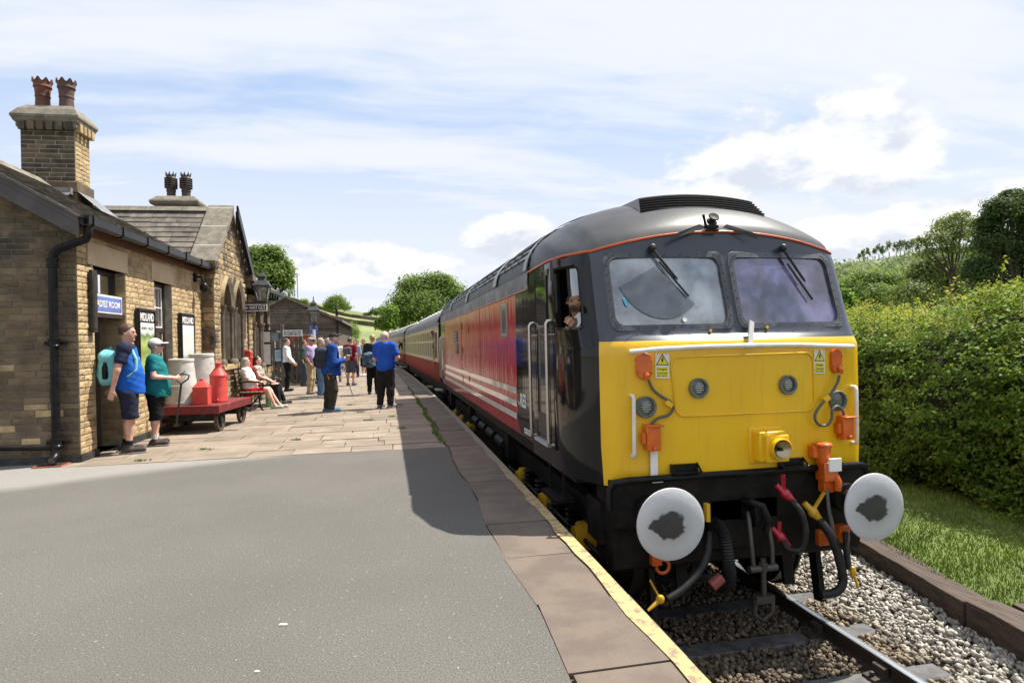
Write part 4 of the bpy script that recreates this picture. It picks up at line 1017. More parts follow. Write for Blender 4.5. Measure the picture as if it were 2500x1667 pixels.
# --- GENTLEMEN sign hanging from a post
sp = at(690, 830, 24.6); t = thing('gentlemen_sign', 'hanging blue and white sign reading gentlemen on a timber post', 'sign', (sp.x, 24.6, 0))
zt_ = at(689, 792, 24.6).z; a = at(691, 806, 24.55); b = at(738, 820, 24.55)
m = MB(); m.box((sp.x-.07, 24.55, 0), (sp.x+.05, 24.67, zt_)); m.build('post', WOODG, t, bevel=.01)
m = MB(); m.box((a.x, 24.50, b.z), (b.x, 24.54, a.z)); m.build('board', WHITEP, t)
m = MB(); m.box((a.x+.035, 24.496, b.z+.035), (b.x-.035, 24.50, a.z-.035)); m.build('panel', NAVY, t)
text_part('lettering', 'GENTLEMEN', .14, WHITEP, frame_M(((a.x+b.x)/2, 24.493, (a.z+b.z)/2), (1,0,0), UZ), t, .001, .002, fit=((b.x-a.x)*.84, (a.z-b.z)*.56))
m = MB(); m.tube([(sp.x+.05, 24.52, zt_-.1), (sp.x+.55, 24.52, a.z)], .012, 6); m.tube([(sp.x+.05, 24.52, a.z+.01), (b.x, 24.52, a.z+.01)], .012, 6); m.build('stay', BLACKP, t)
# --- station lamps
LGLASS = glass_mat('lantern_glass', (.75,.77,.75), .2, (.55,.55,.5), film=.05)
IRON = mat('dark_iron', (.03,.032,.035), .5, col2=(.05,.05,.05), scale=8)
def lantern(root, c, s=1.0):
    """four sided tapered lantern, c = underside centre"""
    def ring(r, z): return [c+Vector((i*r*s, j*r*s, z*s)) for i, j in ((-1,-1), (1,-1), (1,1), (-1,1))]
    a, b = ring(.13, .0), ring(.22, .46); m = MB()
    for k in range(4): m.bar(a[k], b[k], .028*s, .028*s); m.bar(b[k], b[(k+1) % 4], .034*s, .034*s); m.bar(a[k], a[(k+1) % 4], .034*s, .034*s)
    fr = m.build('lantern_frame', IRON, root)
    for k in range(4):
        m = MB(); m.add([a[k], a[(k+1) % 4], b[(k+1) % 4], b[k]], [(0,1,2,3)]); m.build('pane', LGLASS, fr, smooth=0)
    rings = [ring(.26, .47), ring(.255, .50), ring(.10, .70), ring(.09, .74), ring(.12, .76), ring(.12, .79), ring(.05, .88), ring(.02, .92)]
    m = MB(); vs = [v for r in rings for v in r]; fs = [(3,2,1,0), tuple(4*(len(rings)-1)+k for k in range(4))]+[(4*i+k, 4*i+(k+1) % 4, 4*i+4+(k+1) % 4, 4*i+4+k) for i in range(len(rings)-1) for k in range(4)]
    m.add(vs, fs); m.build('lantern_roof', IRON, fr, smooth=0)
    m = MB(); m.lathe([(.015, .90), (.03, .95), (.012, .98), (.028, 1.02), (.004, 1.10)], 8, Matrix.Translation(c) @ Matrix.Scale(s, 4)); m.build('finial', IRON, fr)
    m = MB(); m.lathe([(.03, .02), (.035, .10), (.02, .14), (.045, .18), (.05, .26), (.02, .32)], 8, Matrix.Translation(c) @ Matrix.Scale(s, 4)); m.build('burner', mat('brass_burner', (.14,.11,.06), .5), fr)
def lamp_post(px, ytop, H, label):
    Y = FPX*(H-CAMH)/(842-.0226*(px-942)-ytop); p = at(px, ytop, Y); s = H/3.55
    t = thing('station_lamp_post', label, 'lamp post', (p.x, Y, 0), 0, 'white station lamp posts')
    c = Vector((p.x, Y, 0))
    m = MB(); m.lathe([(.16, 0), (.16, .25), (.12, .30), (.10, .9), (.12, .93), (.12, .98), (.075, 1.02), (.058, 2.05), (.055, 2.2)], 12, Matrix.Translation(c) @ Matrix.Scale(s, 4)); m.build('post', WHITEP, t, smooth=50)
    m = MB(); m.lathe([(.055, 2.18), (.09, 2.22), (.09, 2.27), (.05, 2.32), (.06, 2.40), (.13, 2.45), (.13, 2.47)], 12, Matrix.Translation(c) @ Matrix.Scale(s, 4)); m.bar(c+Vector((-.3, 0, 2.1))*s, c+Vector((.3, 0, 2.1))*s, .03*s, .03*s); m.build('post_head', IRON, t, smooth=50)
    lantern(t, c+UZ*(2.47*s), s)
lamp_post(765, 729, 3.55, 'tall white lamp post with square lantern, nearest of three in a row')
lamp_post(809, 779, 3.55, 'middle lamp post of three in front of the goods building corner')
lamp_post(826, 802, 3.55, 'farthest and smallest lamp post of three')
# --- wall lantern and WAY OUT sign at the gable
wl = thing('wall_lantern', 'large wall lantern on a bracket above the way out sign', 'lamp', tuple(B(7.7, GO+.4, 2.6)))
lc = B(7.7, .68, 2.64); lantern(wl, lc, .80); m = MB(); m.tube([B(7.7, GO-.1, 2.58), B(7.7, .68, 2.63)], .022, 8); m.tube([B(7.7, GO-.1, 2.3), B(7.7, .42, 2.36), B(7.7, .66, 2.60)], .014, 8); m.build('bracket', IRON, wl)
ws = thing('way_out_sign', 'blue and white enamel sign reading way out under the wall lantern', 'sign', tuple(B(7.6, .53, 2.4)))
xa = Vector((1, 0, 0)); c = B(7.6, .53, 2.47); wd, hd = .56, .17
M0 = frame_M(c, BN, UZ)
m = MB(); m.box((-wd/2, -hd/2, -.015), (wd/2, hd/2, .015), M0); m.build('board', WHITEP, ws)
m = MB(); m.box((-wd/2+.02, -hd/2+.02, .015), (wd/2-.02, hd/2-.02, .018), M0); m.build('panel', NAVY, ws)
text_part('lettering', 'WAY OUT', .1, WHITEP, M0 @ Matrix.Translation((.05, 0, .02)), ws, .001, .0015, fit=(.39, .095))
m = MB(); m.prism([(-.245, 0), (-.205, .028), (-.205, .011), (-.17, .011), (-.17, -.011), (-.205, -.011), (-.205, -.028)], .019, .022, 'z', M0); m.build('arrow', WHITEP, ws, smooth=0)
m = MB(); m.tube([c+UZ*.085-BN*.2, c+UZ*.2-BN*.2], .008, 6); m.tube([c+UZ*.085+BN*.2, c+UZ*.2+BN*.15], .008, 6); m.build('hanger', IRON, ws)
# --- red enamel machine and white notice by the bay
p = at(603, 900, 16.7); rm = thing('red_vending_machine', 'narrow red enamelled cabinet against the stone gable', 'cabinet', (p.x, 16.7, 0))
REDE = mat('red_enamel', (.55,.022,.018), .3, col2=(.45,.02,.016), scale=5, coat=.3)
zt_ = at(603, 855, 16.7).z; m = MB(); m.box((p.x-.10, 16.65, .3), (p.x+.10, 16.9, zt_-.06)); m.prism([(p.x-.11, zt_-.06), (p.x+.11, zt_-.06), (p.x+.07, zt_), (p.x-.07, zt_)], 16.64, 16.91, 'y'); m.build('case', REDE, rm, bevel=.012)
m = MB(); m.box((p.x-.05, 16.635, zt_-.36), (p.x+.05, 16.65, zt_-.16)); m.build('window', WHITEP, rm); m = MB(); m.box((p.x-.04, 16.635, zt_-.62), (p.x+.04, 16.65, zt_-.56)); m.build('slot', BLACKM, rm); m = MB(); m.box((p.x-.07, 16.72, 0), (p.x+.07, 16.86, .3)); m.build('pedestal', BLACKM, rm)
a = at(648, 810, 19.4); t = thing('white_notice_board', 'white notice in black frame at the end of the stone bay', 'notice', (a.x, 19.4, a.z))
MB().box((a.x-.16, 19.38, a.z-1.0), (a.x+.16, 19.42, a.z+.05)).build('frame', BLACKM, t); m = MB(); m.box((a.x-.1, 19.37, a.z-.3), (a.x+.13, 19.38, a.z)); m.box((a.x-.1, 19.37, a.z-.95), (a.x+.13, 19.38, a.z-.36)); m.build('sheet', WHITEP, t)
# --- red shed and its white canopy behind the sign
a = at(690, 815, 28); b = at(742, 912, 28); t = thing('timber_kiosk', 'small kiosk with rusty orange side and pale roof behind the lamp post', 'kiosk', (a.x, 28.5, 0))
ORNG = mat('orange_red_paint', (.50,.11,.045), .7, col2=(.38,.07,.03), scale=6, stretch=(6,6,.7))
xa_, xb_ = at(708, 850, 28).x, at(752, 850, 28).x; zk = at(730, 820, 28).z
m = MB(); m.box((xa_, 28.0, 0), (xb_, 29.6, zk)); m.build('cabin', ORNG, t); m = MB(); m.prism([(xa_-.5, zk+.18), (xb_+.15, zk-.02), (xb_+.15, zk+.05), (xa_-.5, zk+.25)], 27.8, 29.8, 'y'); m.build('roof', mat('rusty_sheet', (.20,.12,.08), .8, col2=(.42,.36,.3), scale=7), t)
m = MB(); m.box((xa_-.45, 27.99, 0), (xa_-.02, 28.05, zk+.1)); m.build('side_panel', mat('black_green', (.02,.035,.03), .5), t)
for k in range(2): m = MB(); m.box((xa_-.40+.2*k, 27.97, 1.1), (xa_-.25+.2*k, 27.985, zk-.1)); m.build('pane', mat('pale_green_pane', (.25,.33,.28), .3), t)
# ---------------------------------------------------------------- diesel locomotive
LC = 2.9; LY1 = 17.55
loco = thing('diesel_locomotive', 'large diesel locomotive with yellow nose and red side standing at the platform', 'locomotive', (LC, 11.0, ZR))
def paint(name, col, col2=None, rough=.12, wav=.25, coat=1.0, scale=2.0, dirt=None, spec=.5, flies=False):
    """gloss body paint with slightly wavy panels"""
    m = bpy.data.materials.new(name); m.use_nodes = True; t = NT(m.node_tree); p = t.n['Principled BSDF']
    pos = t.add('ShaderNodeNewGeometry').outputs['Position']
    c = col
    if col2: c = t.mix(t.sstep(t.noise(pos, scale, 6, .6), .35, .68), col, col2)
    if dirt:
        v = t.add('ShaderNodeMapping', {'Vector': pos, 'Scale': (3, 3, .5)}).outputs[0]
        c = t.mix(t.math('MULTIPLY', t.sstep(t.noise(v, 4, 7, .65), .5, .8), dirt[1]), c, dirt[0])
    if flies:
        c = t.mix(t.math('MULTIPLY', t.sstep(t.noise(pos, 95, 2), .715, .75), .75), c, (.10,.06,.02)); v2 = t.add('ShaderNodeMapping', {'Vector': pos, 'Scale': (9, 9, .7)}).outputs[0]; c = t.mix(t.math('MULTIPLY', t.sstep(t.noise(v2, 2.2, 5, .6), .55, .75), .28), c, (.36,.21,.02))
    t.put(p.inputs['Base Color'], c); p.inputs['Roughness'].default_value = rough; p.inputs['Coat Weight'].default_value = coat; p.inputs['Specular IOR Level'].default_value = spec; p.inputs['Coat Roughness'].default_value = .03
    if wav:
        v = t.add('ShaderNodeMapping', {'Vector': pos, 'Scale': (1, 1.6, .22)}).outputs[0]
        b = t.add('ShaderNodeBump', {'Height': t.noise(v, 5.0, 3, .5), 'Strength': wav, 'Distance': .012}); t.l.new(b.outputs[0], p.inputs['Normal']); t.l.new(b.outputs[0], p.inputs['Coat Normal'])
    return m
YEL = paint('warning_yellow', (.84,.50,.010), (.78,.45,.010), .32, .06, .15, 1.2, ((.42,.25,.03), .30), .5, True)
BLUEG = paint('dark_blue_grey', (.030,.036,.052), (.040,.046,.062), .32, .08, .25)
BLK = paint('gloss_black', (.010,.009,.008), (.014,.012,.011), .07, .10, 0.0, 2, ((.03,.024,.018), .4), .34)
RED = paint('gloss_red', (.46,.020,.026), (.40,.016,.021), .14, .55, 0.0, 2, None, .2)
ROOFG = paint('roof_grey', (.040,.042,.048), (.062,.063,.067), .42, .15, 0, 3, ((.10,.075,.055), .45), .3)
BANDG = mat('cantrail_grey', (.23,.245,.25), .55, col2=(.13,.14,.145), scale=3, dark=((.06,.06,.06), 5, .58, .72))
ORA = mat('orange_paint', (.48,.075,.016), .35, col2=(.50,.085,.015), scale=8)
ORB = mat('bright_orange_fitting', (.66,.13,.012), .35, col2=(.56,.10,.010), scale=10, coat=.3)
STRW = mat('stripe_white', (.66,.63,.58), .2, col2=(.58,.55,.5), scale=3, coat=.8)
UF = mat('oily_black', (.006,.0055,.005), .6, col2=(.016,.013,.011), scale=7, spec=.2)
RUBBER = mat('rubber', (.011,.011,.012), .5, col2=(.022,.021,.02), scale=12, spec=.3)
CREAMR = mat('handrail_cream', (.68,.63,.52), .35)
CHROME = mat('polished_rail', (.55,.50,.45), .25, metal=.8)
SILV = mat('buffer_silver', (.62,.63,.65), .45, col2=(.54,.55,.57), scale=6, bump=.2, bscale=25)
def lerp(a, b, t): return a+(b-a)*t
def pw(x, pts):
    for (a, va), (b, vb) in zip(pts, pts[1:]):
        if x <= b: return lerp(va, vb, max(0, (x-a)/(b-a)))
    return pts[-1][1]
YF = [(.2, 4.75), (1.38, 4.74), (1.43, 4.755), (1.46, 4.79), (1.50, 4.84), (1.577, 4.865), (2.155, 5.03), (2.38, 5.085)]
YC = [(.2, 4.87), (1.38, 4.87), (1.46, 4.90), (1.577, 4.955), (2.155, 5.13), (2.22, 5.17)]
WW = [(.2, 1.15), (.6, 1.17), (1.38, 1.17), (1.46, 1.155), (1.577, 1.15), (2.155, 1.145), (2.3, 1.15)]
def zb(u):
    a = abs(u); return 2.385-.165*min(1, a/.8)**2-(.0 if a < .84 else .02*(a-.84)/.16)
def plan(u, z):
    """outline of the cab at height z; u = 0 nose centre, +-.8 corner, +-1 behind the doors"""
    a = abs(u); s = 1 if u >= 0 else -1; y0, yc, w = pw(z, YF), pw(z, YC), pw(z, WW)
    if a <= .76: q = a/.8; return Vector((s*w*q, y0+(yc-y0)*q**2.4, z))
    if a < .84:
        q = .95; p0 = Vector((w*q, y0+(yc-y0)*q**2.4)); p1 = Vector((w+.012, yc+.004)); p2 = side(0.04, z, yc, w); t = (a-.76)/.08
        r = p0*((1-t)**2)+p1*(2*t*(1-t))+p2*t*t; return Vector((s*r[0], r[1], z))
    su = .04+.96*(a-.84)/.16; r = side(su, z, yc, w); return Vector((s*r[0], r[1], z))
def side(su, z, yc, w):
    Y = yc+(6.6-yc)*su; t = min(1, (Y-yc)/.62); t = 1-(1-t)**2
    hw = pw(z, [(.3, 1.37), (.7, 1.40), (2.0, 1.40), (2.3, 1.385)]); return Vector((w+.01+(hw-w-.01)*t, Y))
def Wd_(p): return Vector((LC+p[0], p[1], p[2]))
def F(px, py, lift=0.0):
    """photo pixel -> point on the nose"""
    Y = 4.9
    for _ in range(8):
        p = at(px, py, Y); x = p.x-LC; z = min(p.z, zb(x/1.17*.8)); u = max(-.8, min(.8, x/pw(z, WW)*.8)); Y = plan(u, z).y
    return Vector((p.x, Y-lift, p.z))
us = sorted({round(v, 4) for v in [k/100*4-0 for k in range(0, 19)]+[.048, .724, .76, .78, .80, .82, .84, .85, .86, .8848, .90, .92, .94, .96, .98, 1.0]})
us = [-v for v in us[::-1] if v > 0]+us
zs = [.30, .40, .60, .90, 1.15, 1.32, 1.38, 1.41, 1.43, 1.445, 1.46, 1.48, 1.50, 1.54, 1.577, 1.7, 1.85, 2.0, 2.10, 2.155, 2.19]
su_w = (.8475, .8848)
def hole(u0, u1, z0, z1):
    m = (u0+u1)/2; zm = (z0+z1)/2
    if 1.577 < zm < 2.155 and .048 < abs(m) < .724: return True
    if 1.577 < zm < 2.10 and .85 < abs(m) < .8848: return True
    return False
shells = {'nose': MB(), 'windscreen_surround': MB(), 'cab_side': MB(), 'cab_side_far': MB()}
for i in range(len(us)-1):
    u0, u1 = us[i], us[i+1]; m = (u0+u1)/2
    for j in range(len(zs)):
        z0 = zs[j]; last = j == len(zs)-1; z1 = zs[j+1] if not last else None
        zt = (lambda u: zb(u)) if last else (lambda u: z1)
        if hole(u0, u1, z0, (z1 or 2.3)): continue
        zlow = (lambda u: z0 if z0 > .3 else (.35 if abs(u) < .70 else .28))
        q = [Wd_(plan(u0, zlow(u0))), Wd_(plan(u1, zlow(u1))), Wd_(plan(u1, zt(u1))), Wd_(plan(u0, zt(u0)))]
        if not last: q[2].z = z1; q[3].z = z1
        zm = (z0+(z1 or 2.3))/2
        key = ('cab_side' if m < 0 else 'cab_side_far') if abs(m) > .81 else ('nose' if zm < 1.45 else 'windscreen_surround')
        shells[key].add(q, [(0,1,2,3)])
def weld(mb):
    d = {}; nv = []; mp = []
    for v in mb.v:
        k = tuple(round(c, 4) for c in v)
        if k not in d: d[k] = len(nv); nv.append(v)
        mp.append(d[k])
    mb.v = nv; mb.f = [tuple(dict.fromkeys(mp[i] for i in f)) for f in mb.f]; keep = [i for i, f in enumerate(mb.f) if len(f) > 2]
    mb.f = [mb.f[i] for i in keep]; mb.m = [mb.m[i] for i in keep]; return mb
nose = weld(shells['nose']).build('nose', YEL, loco, smooth=50)
wsur = weld(shells['windscreen_surround']).build('windscreen_surround', BLUEG, loco, smooth=50)
cabs = weld(shells['cab_side']).build('cab_side', BLK, loco, smooth=50); weld(shells['cab_side_far']).build('cab_side', BLK, loco, smooth=50)
# cab roof dome
mb = MB()
def dome(a, b):
    u = 2*a-1; pb = plan(u, zb(u)); e = Vector((1.40*u, 6.6)); A = 2.2+.70*math.sqrt(max(0, 1-u*u)); v = b
    k = (1-(1-v)**2)*.8+.2*math.sqrt(1-(1-v)**2) if abs(u) < .9 else math.sqrt(1-(1-v)**2); x = lerp(pb.x, e.x, v); y = lerp(pb.y, e.y, v**1.25 if abs(u) < .8 else v); z = zb(u)+(A-zb(u))*k
    return Wd_((x, y, z))
mb.grid(dome, 64, 22); mb.build('cab_roof', ROOFG, loco, smooth=60)
# orange cantrail round the cab
pth = [Wd_(plan(k/60*2-1, zb(k/60*2-1))) for k in range(61)]; pth = [Vector((p.x+(p.x-LC)*.004, p.y-.008*(1-abs((k/60*2-1))), p.z)) for k, p in enumerate(pth)]
MB().tube(pth, .012, 6).build('cantrail_band', ORA, loco, smooth=60)
# ---- body behind the cab
def section():
    p = [(1.37, .38), (1.395, .5), (1.40, .8), (1.40, 2.02)]; r = [(1.40, 2.02), (1.405, 2.10), (1.40, 2.2)]
    arch = [(1.40*math.cos(a), 2.2+.70*math.sin(a)) for a in [k*math.pi/2/14 for k in range(1, 15)]]
    return p, r, arch
ps_, pr_, pa_ = section()
def loft(pts, y0, y1, name, matl, both=True, n=1):
    for s in ((-1, 1) if both else (-1,)):
        mb = MB()
        for k in range(n):
            a, b = lerp(y0, y1, k/n), lerp(y0, y1, (k+1)/n)
            for (p, q) in zip(pts, pts[1:]):
                v = [(LC+s*p[0], a, p[1]), (LC+s*q[0], a, q[1]), (LC+s*q[0], b, q[1]), (LC+s*p[0], b, p[1])]
                mb.add(v, [(0,1,2,3) if s < 0 else (3,2,1,0)])
        r = weld(mb).build(name, matl, loco, smooth=50)
    return r
loft(ps_, 6.6, 7.28, 'body_side', BLK); red = loft(ps_, 7.28, 16.9, 'body_side', RED); loft(ps_, 16.9, LY1, 'body_side', BLK)
band = loft(pr_, 6.6, LY1, 'roof_side_band', BANDG); roof = loft([pr_[-1]]+pa_, 6.6, LY1, 'body_roof', mat('roof_black', (.018,.018,.019), .5, col2=(.03,.03,.03), scale=4))
m = MB(); pts = [(p[0], p[1]) for p in ps_+pr_[1:]+pa_]; pts = [(-a, b) for a, b in pts]+[(a, b) for a, b in pts[::-1]][1:]
m.add([(LC+a, LY1, b) for a, b in pts], [tuple(range(len(pts)))]); m.build('rear_end', BLK, loco, smooth=0)
m = MB(); m.tube([(LC-1.408, 6.62, 2.02), (LC-1.408, LY1, 2.02)], .007, 5); m.build('cantrail_line', ORA, loco)
# stripes, lettering
for (za, zb_) in ((.85, .925), (.70, .775), (.55, .625)):
    m = MB(); m.add([(LC-1.404, 7.30, za), (LC-1.404, 16.6, za), (LC-1.404, 16.6, zb_), (LC-1.404, 7.30, zb_)], [(0,3,2,1)]); m.build('white_stripe', STRW, loco, smooth=0)
text_part('lettering', 'RES', .2, WHITEP, frame_M((LC-1.404, 6.93, .80), (0,-1,0), UZ), loco, .001, .004, fit=(.30, .155))
m = MB(); m.box((LC-1.402, 6.62, .445), (LC-1.398, 6.92, .50)); m.build('data_plate', WHITEP, loco); text_part('lettering', '47 772', .06, BLACKM, frame_M((LC-1.4035, 6.77, .472), (0,-1,0), UZ), loco, .0005, .0005, fit=(.26, .036))
# roof louvre panels and ribs on the platform side and the far side
LOUV = mat('louvre_grey', (.20,.21,.215), .55, col2=(.13,.137,.14), scale=6); RIBG = mat('rib_grey', (.34,.36,.37), .55, col2=(.25,.265,.27), scale=3)
def ap_(a, r=0.0): return Vector((-(1.40+r)*math.cos(a), 2.2+(.70+r)*math.sin(a)))
panels = [(6.75, 8.45), (8.75, 10.25), (10.3, 11.6), (11.9, 13.3), (13.35, 14.6), (14.9, 17.3)]
for (a, b) in panels:
    m = MB()
    for k in range(9):
        an = R_(14+k*7.2); p = ap_(an, .018); q = ap_(an+R_(4.4), .006)
        vs = [(LC+p[0], a, p[1]), (LC+p[0], b, p[1]), (LC+q[0], b, q[1]), (LC+q[0], a, q[1])]; n_ = ap_(an, -.03); vs += [(LC+n_[0], a, n_[1]), (LC+n_[0], b, n_[1])]
        m.add(vs, [(0,3,2,1), (0,1,5,4)])
    pn = m.build('roof_louvres', LOUV, loco, smooth=0)
    m = MB(); nb_ = max(2, int((b-a)/.38))
    for k in range(1, nb_):
        y = lerp(a, b, k/nb_); m.tube([(LC+ap_(R_(12+j*7), .024)[0], y, ap_(R_(12+j*7), .024)[1]) for j in range(11)], .008, 4)
    m.build('louvre_bars', LOUV, pn)
for (a, b) in [(6.58, 6.74), (8.46, 8.74), (10.26, 10.29), (11.62, 11.88), (13.31, 13.34), (14.62, 14.88), (17.35, LY1+.01)]:
    m = MB(); pts = [ap_(R_(2+k*6), .022) for k in range(16)]
    for p, q in zip(pts, pts[1:]): m.add([(LC+p[0], a, p[1]), (LC+p[0], b, p[1]), (LC+q[0], b, q[1]), (LC+q[0], a, q[1])], [(0,3,2,1)])
    m.build('roof_rib', RIBG, loco, smooth=40)
for k in range(22):
    y = 7.0+k*.47; MB().ball((LC-.35, y, 2.885), .022, 6).build('roof_bolt', ROOFG, loco)
# rooftop air box over the cab: sloping black grille on a raised fairing
gA, gB, gC, gD = Vector((-.60, 5.42, 2.60)), Vector((.66, 5.42, 2.60)), Vector((.62, 5.62, 2.79)), Vector((-.53, 5.62, 2.79))
def arcx(a, b, t, lift): p = a.lerp(b, t); return Wd_((p.x, p.y, p.z+lift*(1-(2*t-1)**2)))
m = MB(); m.grid(lambda u, v: arcx(gA, gB, u, .045).lerp(arcx(gD, gC, u, .05), v), 14, 4); grl = m.build('roof_grille', mat('grille_black', (.004,.004,.004), .7, spec=.1), loco)
for k in range(6):
    v = .08+.15*k; m = MB(); m.tube([arcx(gA, gB, i/12, .045).lerp(arcx(gD, gC, i/12, .05), v)+Vector((0, -.008, .006)) for i in range(13)], .008, 4); m.build('grille_slat', mat('slat_black', (.008,.008,.009), .6, spec=.15), grl)
m = MB(); m.grid(lambda u, v: arcx(gD, gC, u, .05).lerp(Wd_((lerp(-.52, .52, u), 7.0, 2.86+.03*(1-(2*u-1)**2))), v), 12, 5)
for sd in (0, 1):
    a = arcx(gA, gB, sd, 0); d = arcx(gD, gC, sd, 0); e = Wd_((-.52 if sd == 0 else .52, 7.0, 2.86)); b2 = Wd_((-.80 if sd == 0 else .82, 6.2, 2.66)); m.add([a, d, e, b2], [(0,1,2,3)])
m.build('roof_fairing', ROOFG, loco, smooth=40)
# chevron lamp bracket and horn on the brow
def dpt(px, py):
    Y = 5.1
    best = None
    for k in range(200):
        Y = 5.0+k*.006; p = at(px, py, Y); u = max(-.79, min(.79, (p.x-LC)/1.17*.8)); zb0 = zb(u); yb = plan(u, zb0).y
        v = max(0, min(1, (Y-yb)/(6.6-yb)))**.8; zz = zb0+(2.2+.7*math.sqrt(1-u*u)-zb0)*math.sqrt(max(0, 1-(1-v)**2))
        if p.z <= zz+.004: best = p; break
    return (best or p)+Vector((0, -.014, .014))
for (a, b, c, d) in (((1634, 590), (1640, 578), (1706, 552), (1722, 560)), ((1762, 560), (1772, 552), (1842, 574), (1850, 590))):
    m = MB(); q = [dpt(*t) for t in (a, b, c, d)]; m.add(q, [(0,1,2,3)]); m.add([v-Vector((0, -.012, .012)) for v in q], []); m.build('brow_stay', ROOFG, loco, smooth=0)
p = dpt(1732, 560); m = MB(); m.cbox(p+Vector((0, -.02, 0)), (.11, .05, .028)); m.cbox(p+Vector((0, -.02, -.03)), (.11, .06, .012)); m.bar(p+Vector((-.05, -.02, .0)), p+Vector((-.09, -.05, .10)), .02, .012); m.build('lamp_bracket', UF, loco)
p = dpt(1735, 548); m = MB(); m.lathe([(.045, 0), (.05, .01), (.03, .02), (.02, .035), (.05, .06), (.045, .07), (.015, .06)], 12, Matrix.Translation(p) @ Matrix.Rotation(R_(50), 4, 'X')); m.build('horn', UF, loco)
# ---- windscreens
GL_L = glass_mat('hazy_windscreen', (.36,.40,.44), .62, (.30,.34,.39), .05, .16)
GL_R = glass_mat('violet_windscreen', (.45,.42,.78), .42, (.27,.24,.48), .04, .10)
GASK = mat('gasket_grey', (.05,.055,.065), .45, col2=(.07,.075,.085), scale=20)
def screen(u0, u1, glass, nm):
    z0, z1 = 1.577, 2.155
    def S(a, b, lift=0): p = plan(lerp(u0, u1, a), lerp(z0, z1, b)); return Wd_((p.x, p.y-lift, p.z))
    m = MB(); m.grid(lambda a, b: S(a, b, -.012), 10, 4); pane = m.build('windscreen', glass, loco, smooth=60, label=nm)
    ring = []; r = .10; rx = r*.578/ .9
    for (cx, cy, st) in ((1-rx, 1-r*1.5, 0), (rx, 1-r*1.5, 90), (rx, r*1.5, 180), (1-rx, r*1.5, 270)):
        for k in range(6): a = R_(st+k*18); ring.append((cx+rx*math.cos(a), cy+r*1.5*math.sin(a)))
    # gasket: flat band outside the rounded opening
    m = MB(); n = len(ring)
    inn = [S(a, b, .012) for a, b in ring]; out = [S(.5+(a-.5)*1.10+(.0), .5+(b-.5)*1.16, .012) for a, b in ring]; out2 = [S(.5+(a-.5)*1.12, .5+(b-.5)*1.19, -.004) for a, b in ring]; inn2 = [S(a, b, -.02) for a, b in ring]
    m.add(inn+out+out2+inn2, [(i, (i+1) % n, n+(i+1) % n, n+i) for i in range(n)]+[(n+i, n+(i+1) % n, 2*n+(i+1) % n, 2*n+i) for i in range(n)]+[(3*n+i, 3*n+(i+1) % n, (i+1) % n, i) for i in range(n)])
    g = m.build('gasket', GASK, pane, smooth=30)
    m = MB()
    for i in range(0, n):
        for t in (0, .5) if (i % 6 == 5) else (0,):
            pa = ring[i]; pb_ = ring[(i+1) % n]; 
            for tt in ([k/6 for k in range(7)] if i % 6 == 5 else [0]):
                a = lerp(pa[0], pb_[0], tt); b = lerp(pa[1], pb_[1], tt); m.ball(S(.5+(a-.5)*1.05, .5+(b-.5)*1.08, .014), .006, 5)
    m.build('rivets', GASK, g, kind='stuff')
    return S
SL = screen(-.724, -.048, GL_L, 'hazy grey windscreen with a wiped arc'); SR = screen(.048, .724, GL_R, 'violet tinted windscreen')
# wiped fan on the dusty glass: the clean patch is a darker clear pane shape
m = MB(); fan = [SL(.44+.40*math.cos(R_(a))*1.0, .86+.74*math.sin(R_(a))*1.05, .004) for a in range(-158, -38, 8)]; m.add([SL(.40, .86, .004)]+fan, [(0, i, i+1) for i in range(1, len(fan))]); m.build('wiped_patch', glass_mat('wiped_glass', (.30,.33,.37), .45, (.16,.18,.21), .03, .07), loco, smooth=0)
m = MB(); m.add([SL(.08, .40, .004), SL(.105, .40, .004), SL(.125, .28, .004), SL(.10, .28, .004)], [(0,1,2,3)]); m.build('window_sticker', mat('blue_sticker', (.10,.42,.62), .5), loco)
m = MB(); c = SL(.60, .06, .004); m.lathe([(.0, 0), (.02, 0), (.02, .003)], 12, frame_M(c, (1,0,0), (0,.28,1))); m.build('window_roundel', WHITEP, loco)
# wipers
def wiper(P):
    m = MB(); a, b, c, d, e = [F(*q, .045) for q in P]; m.lathe([(.03, -.02), (.03, .03), (.015, .04)], 8, frame_M(a, (1,0,0), (0,.3,1))); m.tube([a, b], .012, 6); m.tube([a+Vector((.02, .0, -.01)), b+Vector((.012, 0, -.015))], .007, 5); w = m.build('wiper', RUBBER, loco)
    m = MB(); m.bar(c+Vector((0, .02, 0)), e+Vector((0, .02, 0)), .014, .016); m.build('blade', RUBBER, w)
wiper([(1586, 608), (1645, 680), (1606, 640), (1645, 680), (1678, 724)]); wiper([(1903, 608), (1955, 685), (1918, 645), (1955, 685), (1979, 732)])
# cab interior
CABI = mat('cab_interior', (.10,.105,.11), .8); m = MB()
m.box((LC-1.3, 6.5, .9), (LC+1.3, 6.55, 2.35)); m.box((LC-1.33, 5.6, .85), (LC+1.33, 6.5, .9)); m.build('cab_bulkhead', CABI, loco)
m = MB(); m.box((LC-1.05, 5.05, .9), (LC+1.05, 5.38, 1.50)); m.build('driving_desk', CABI, loco)
for sx in (-.7, .7):
    m = MB(); m.box((LC+sx-.22, 5.75, 1.2), (LC+sx+.22, 6.15, 1.32)); m.box((LC+sx-.22, 6.1, 1.32), (LC+sx+.22, 6.2, 1.95)); m.build('seat', mat('seat_cloth', (.12,.03,.03), .8), loco, bevel=.04)
m = MB(); m.bar(SL(.16, .05, -.15), SL(.10, .36, -.15), .05, .03); m.build('red_strap', mat('red_strap', (.5,.04,.03), .6), loco)
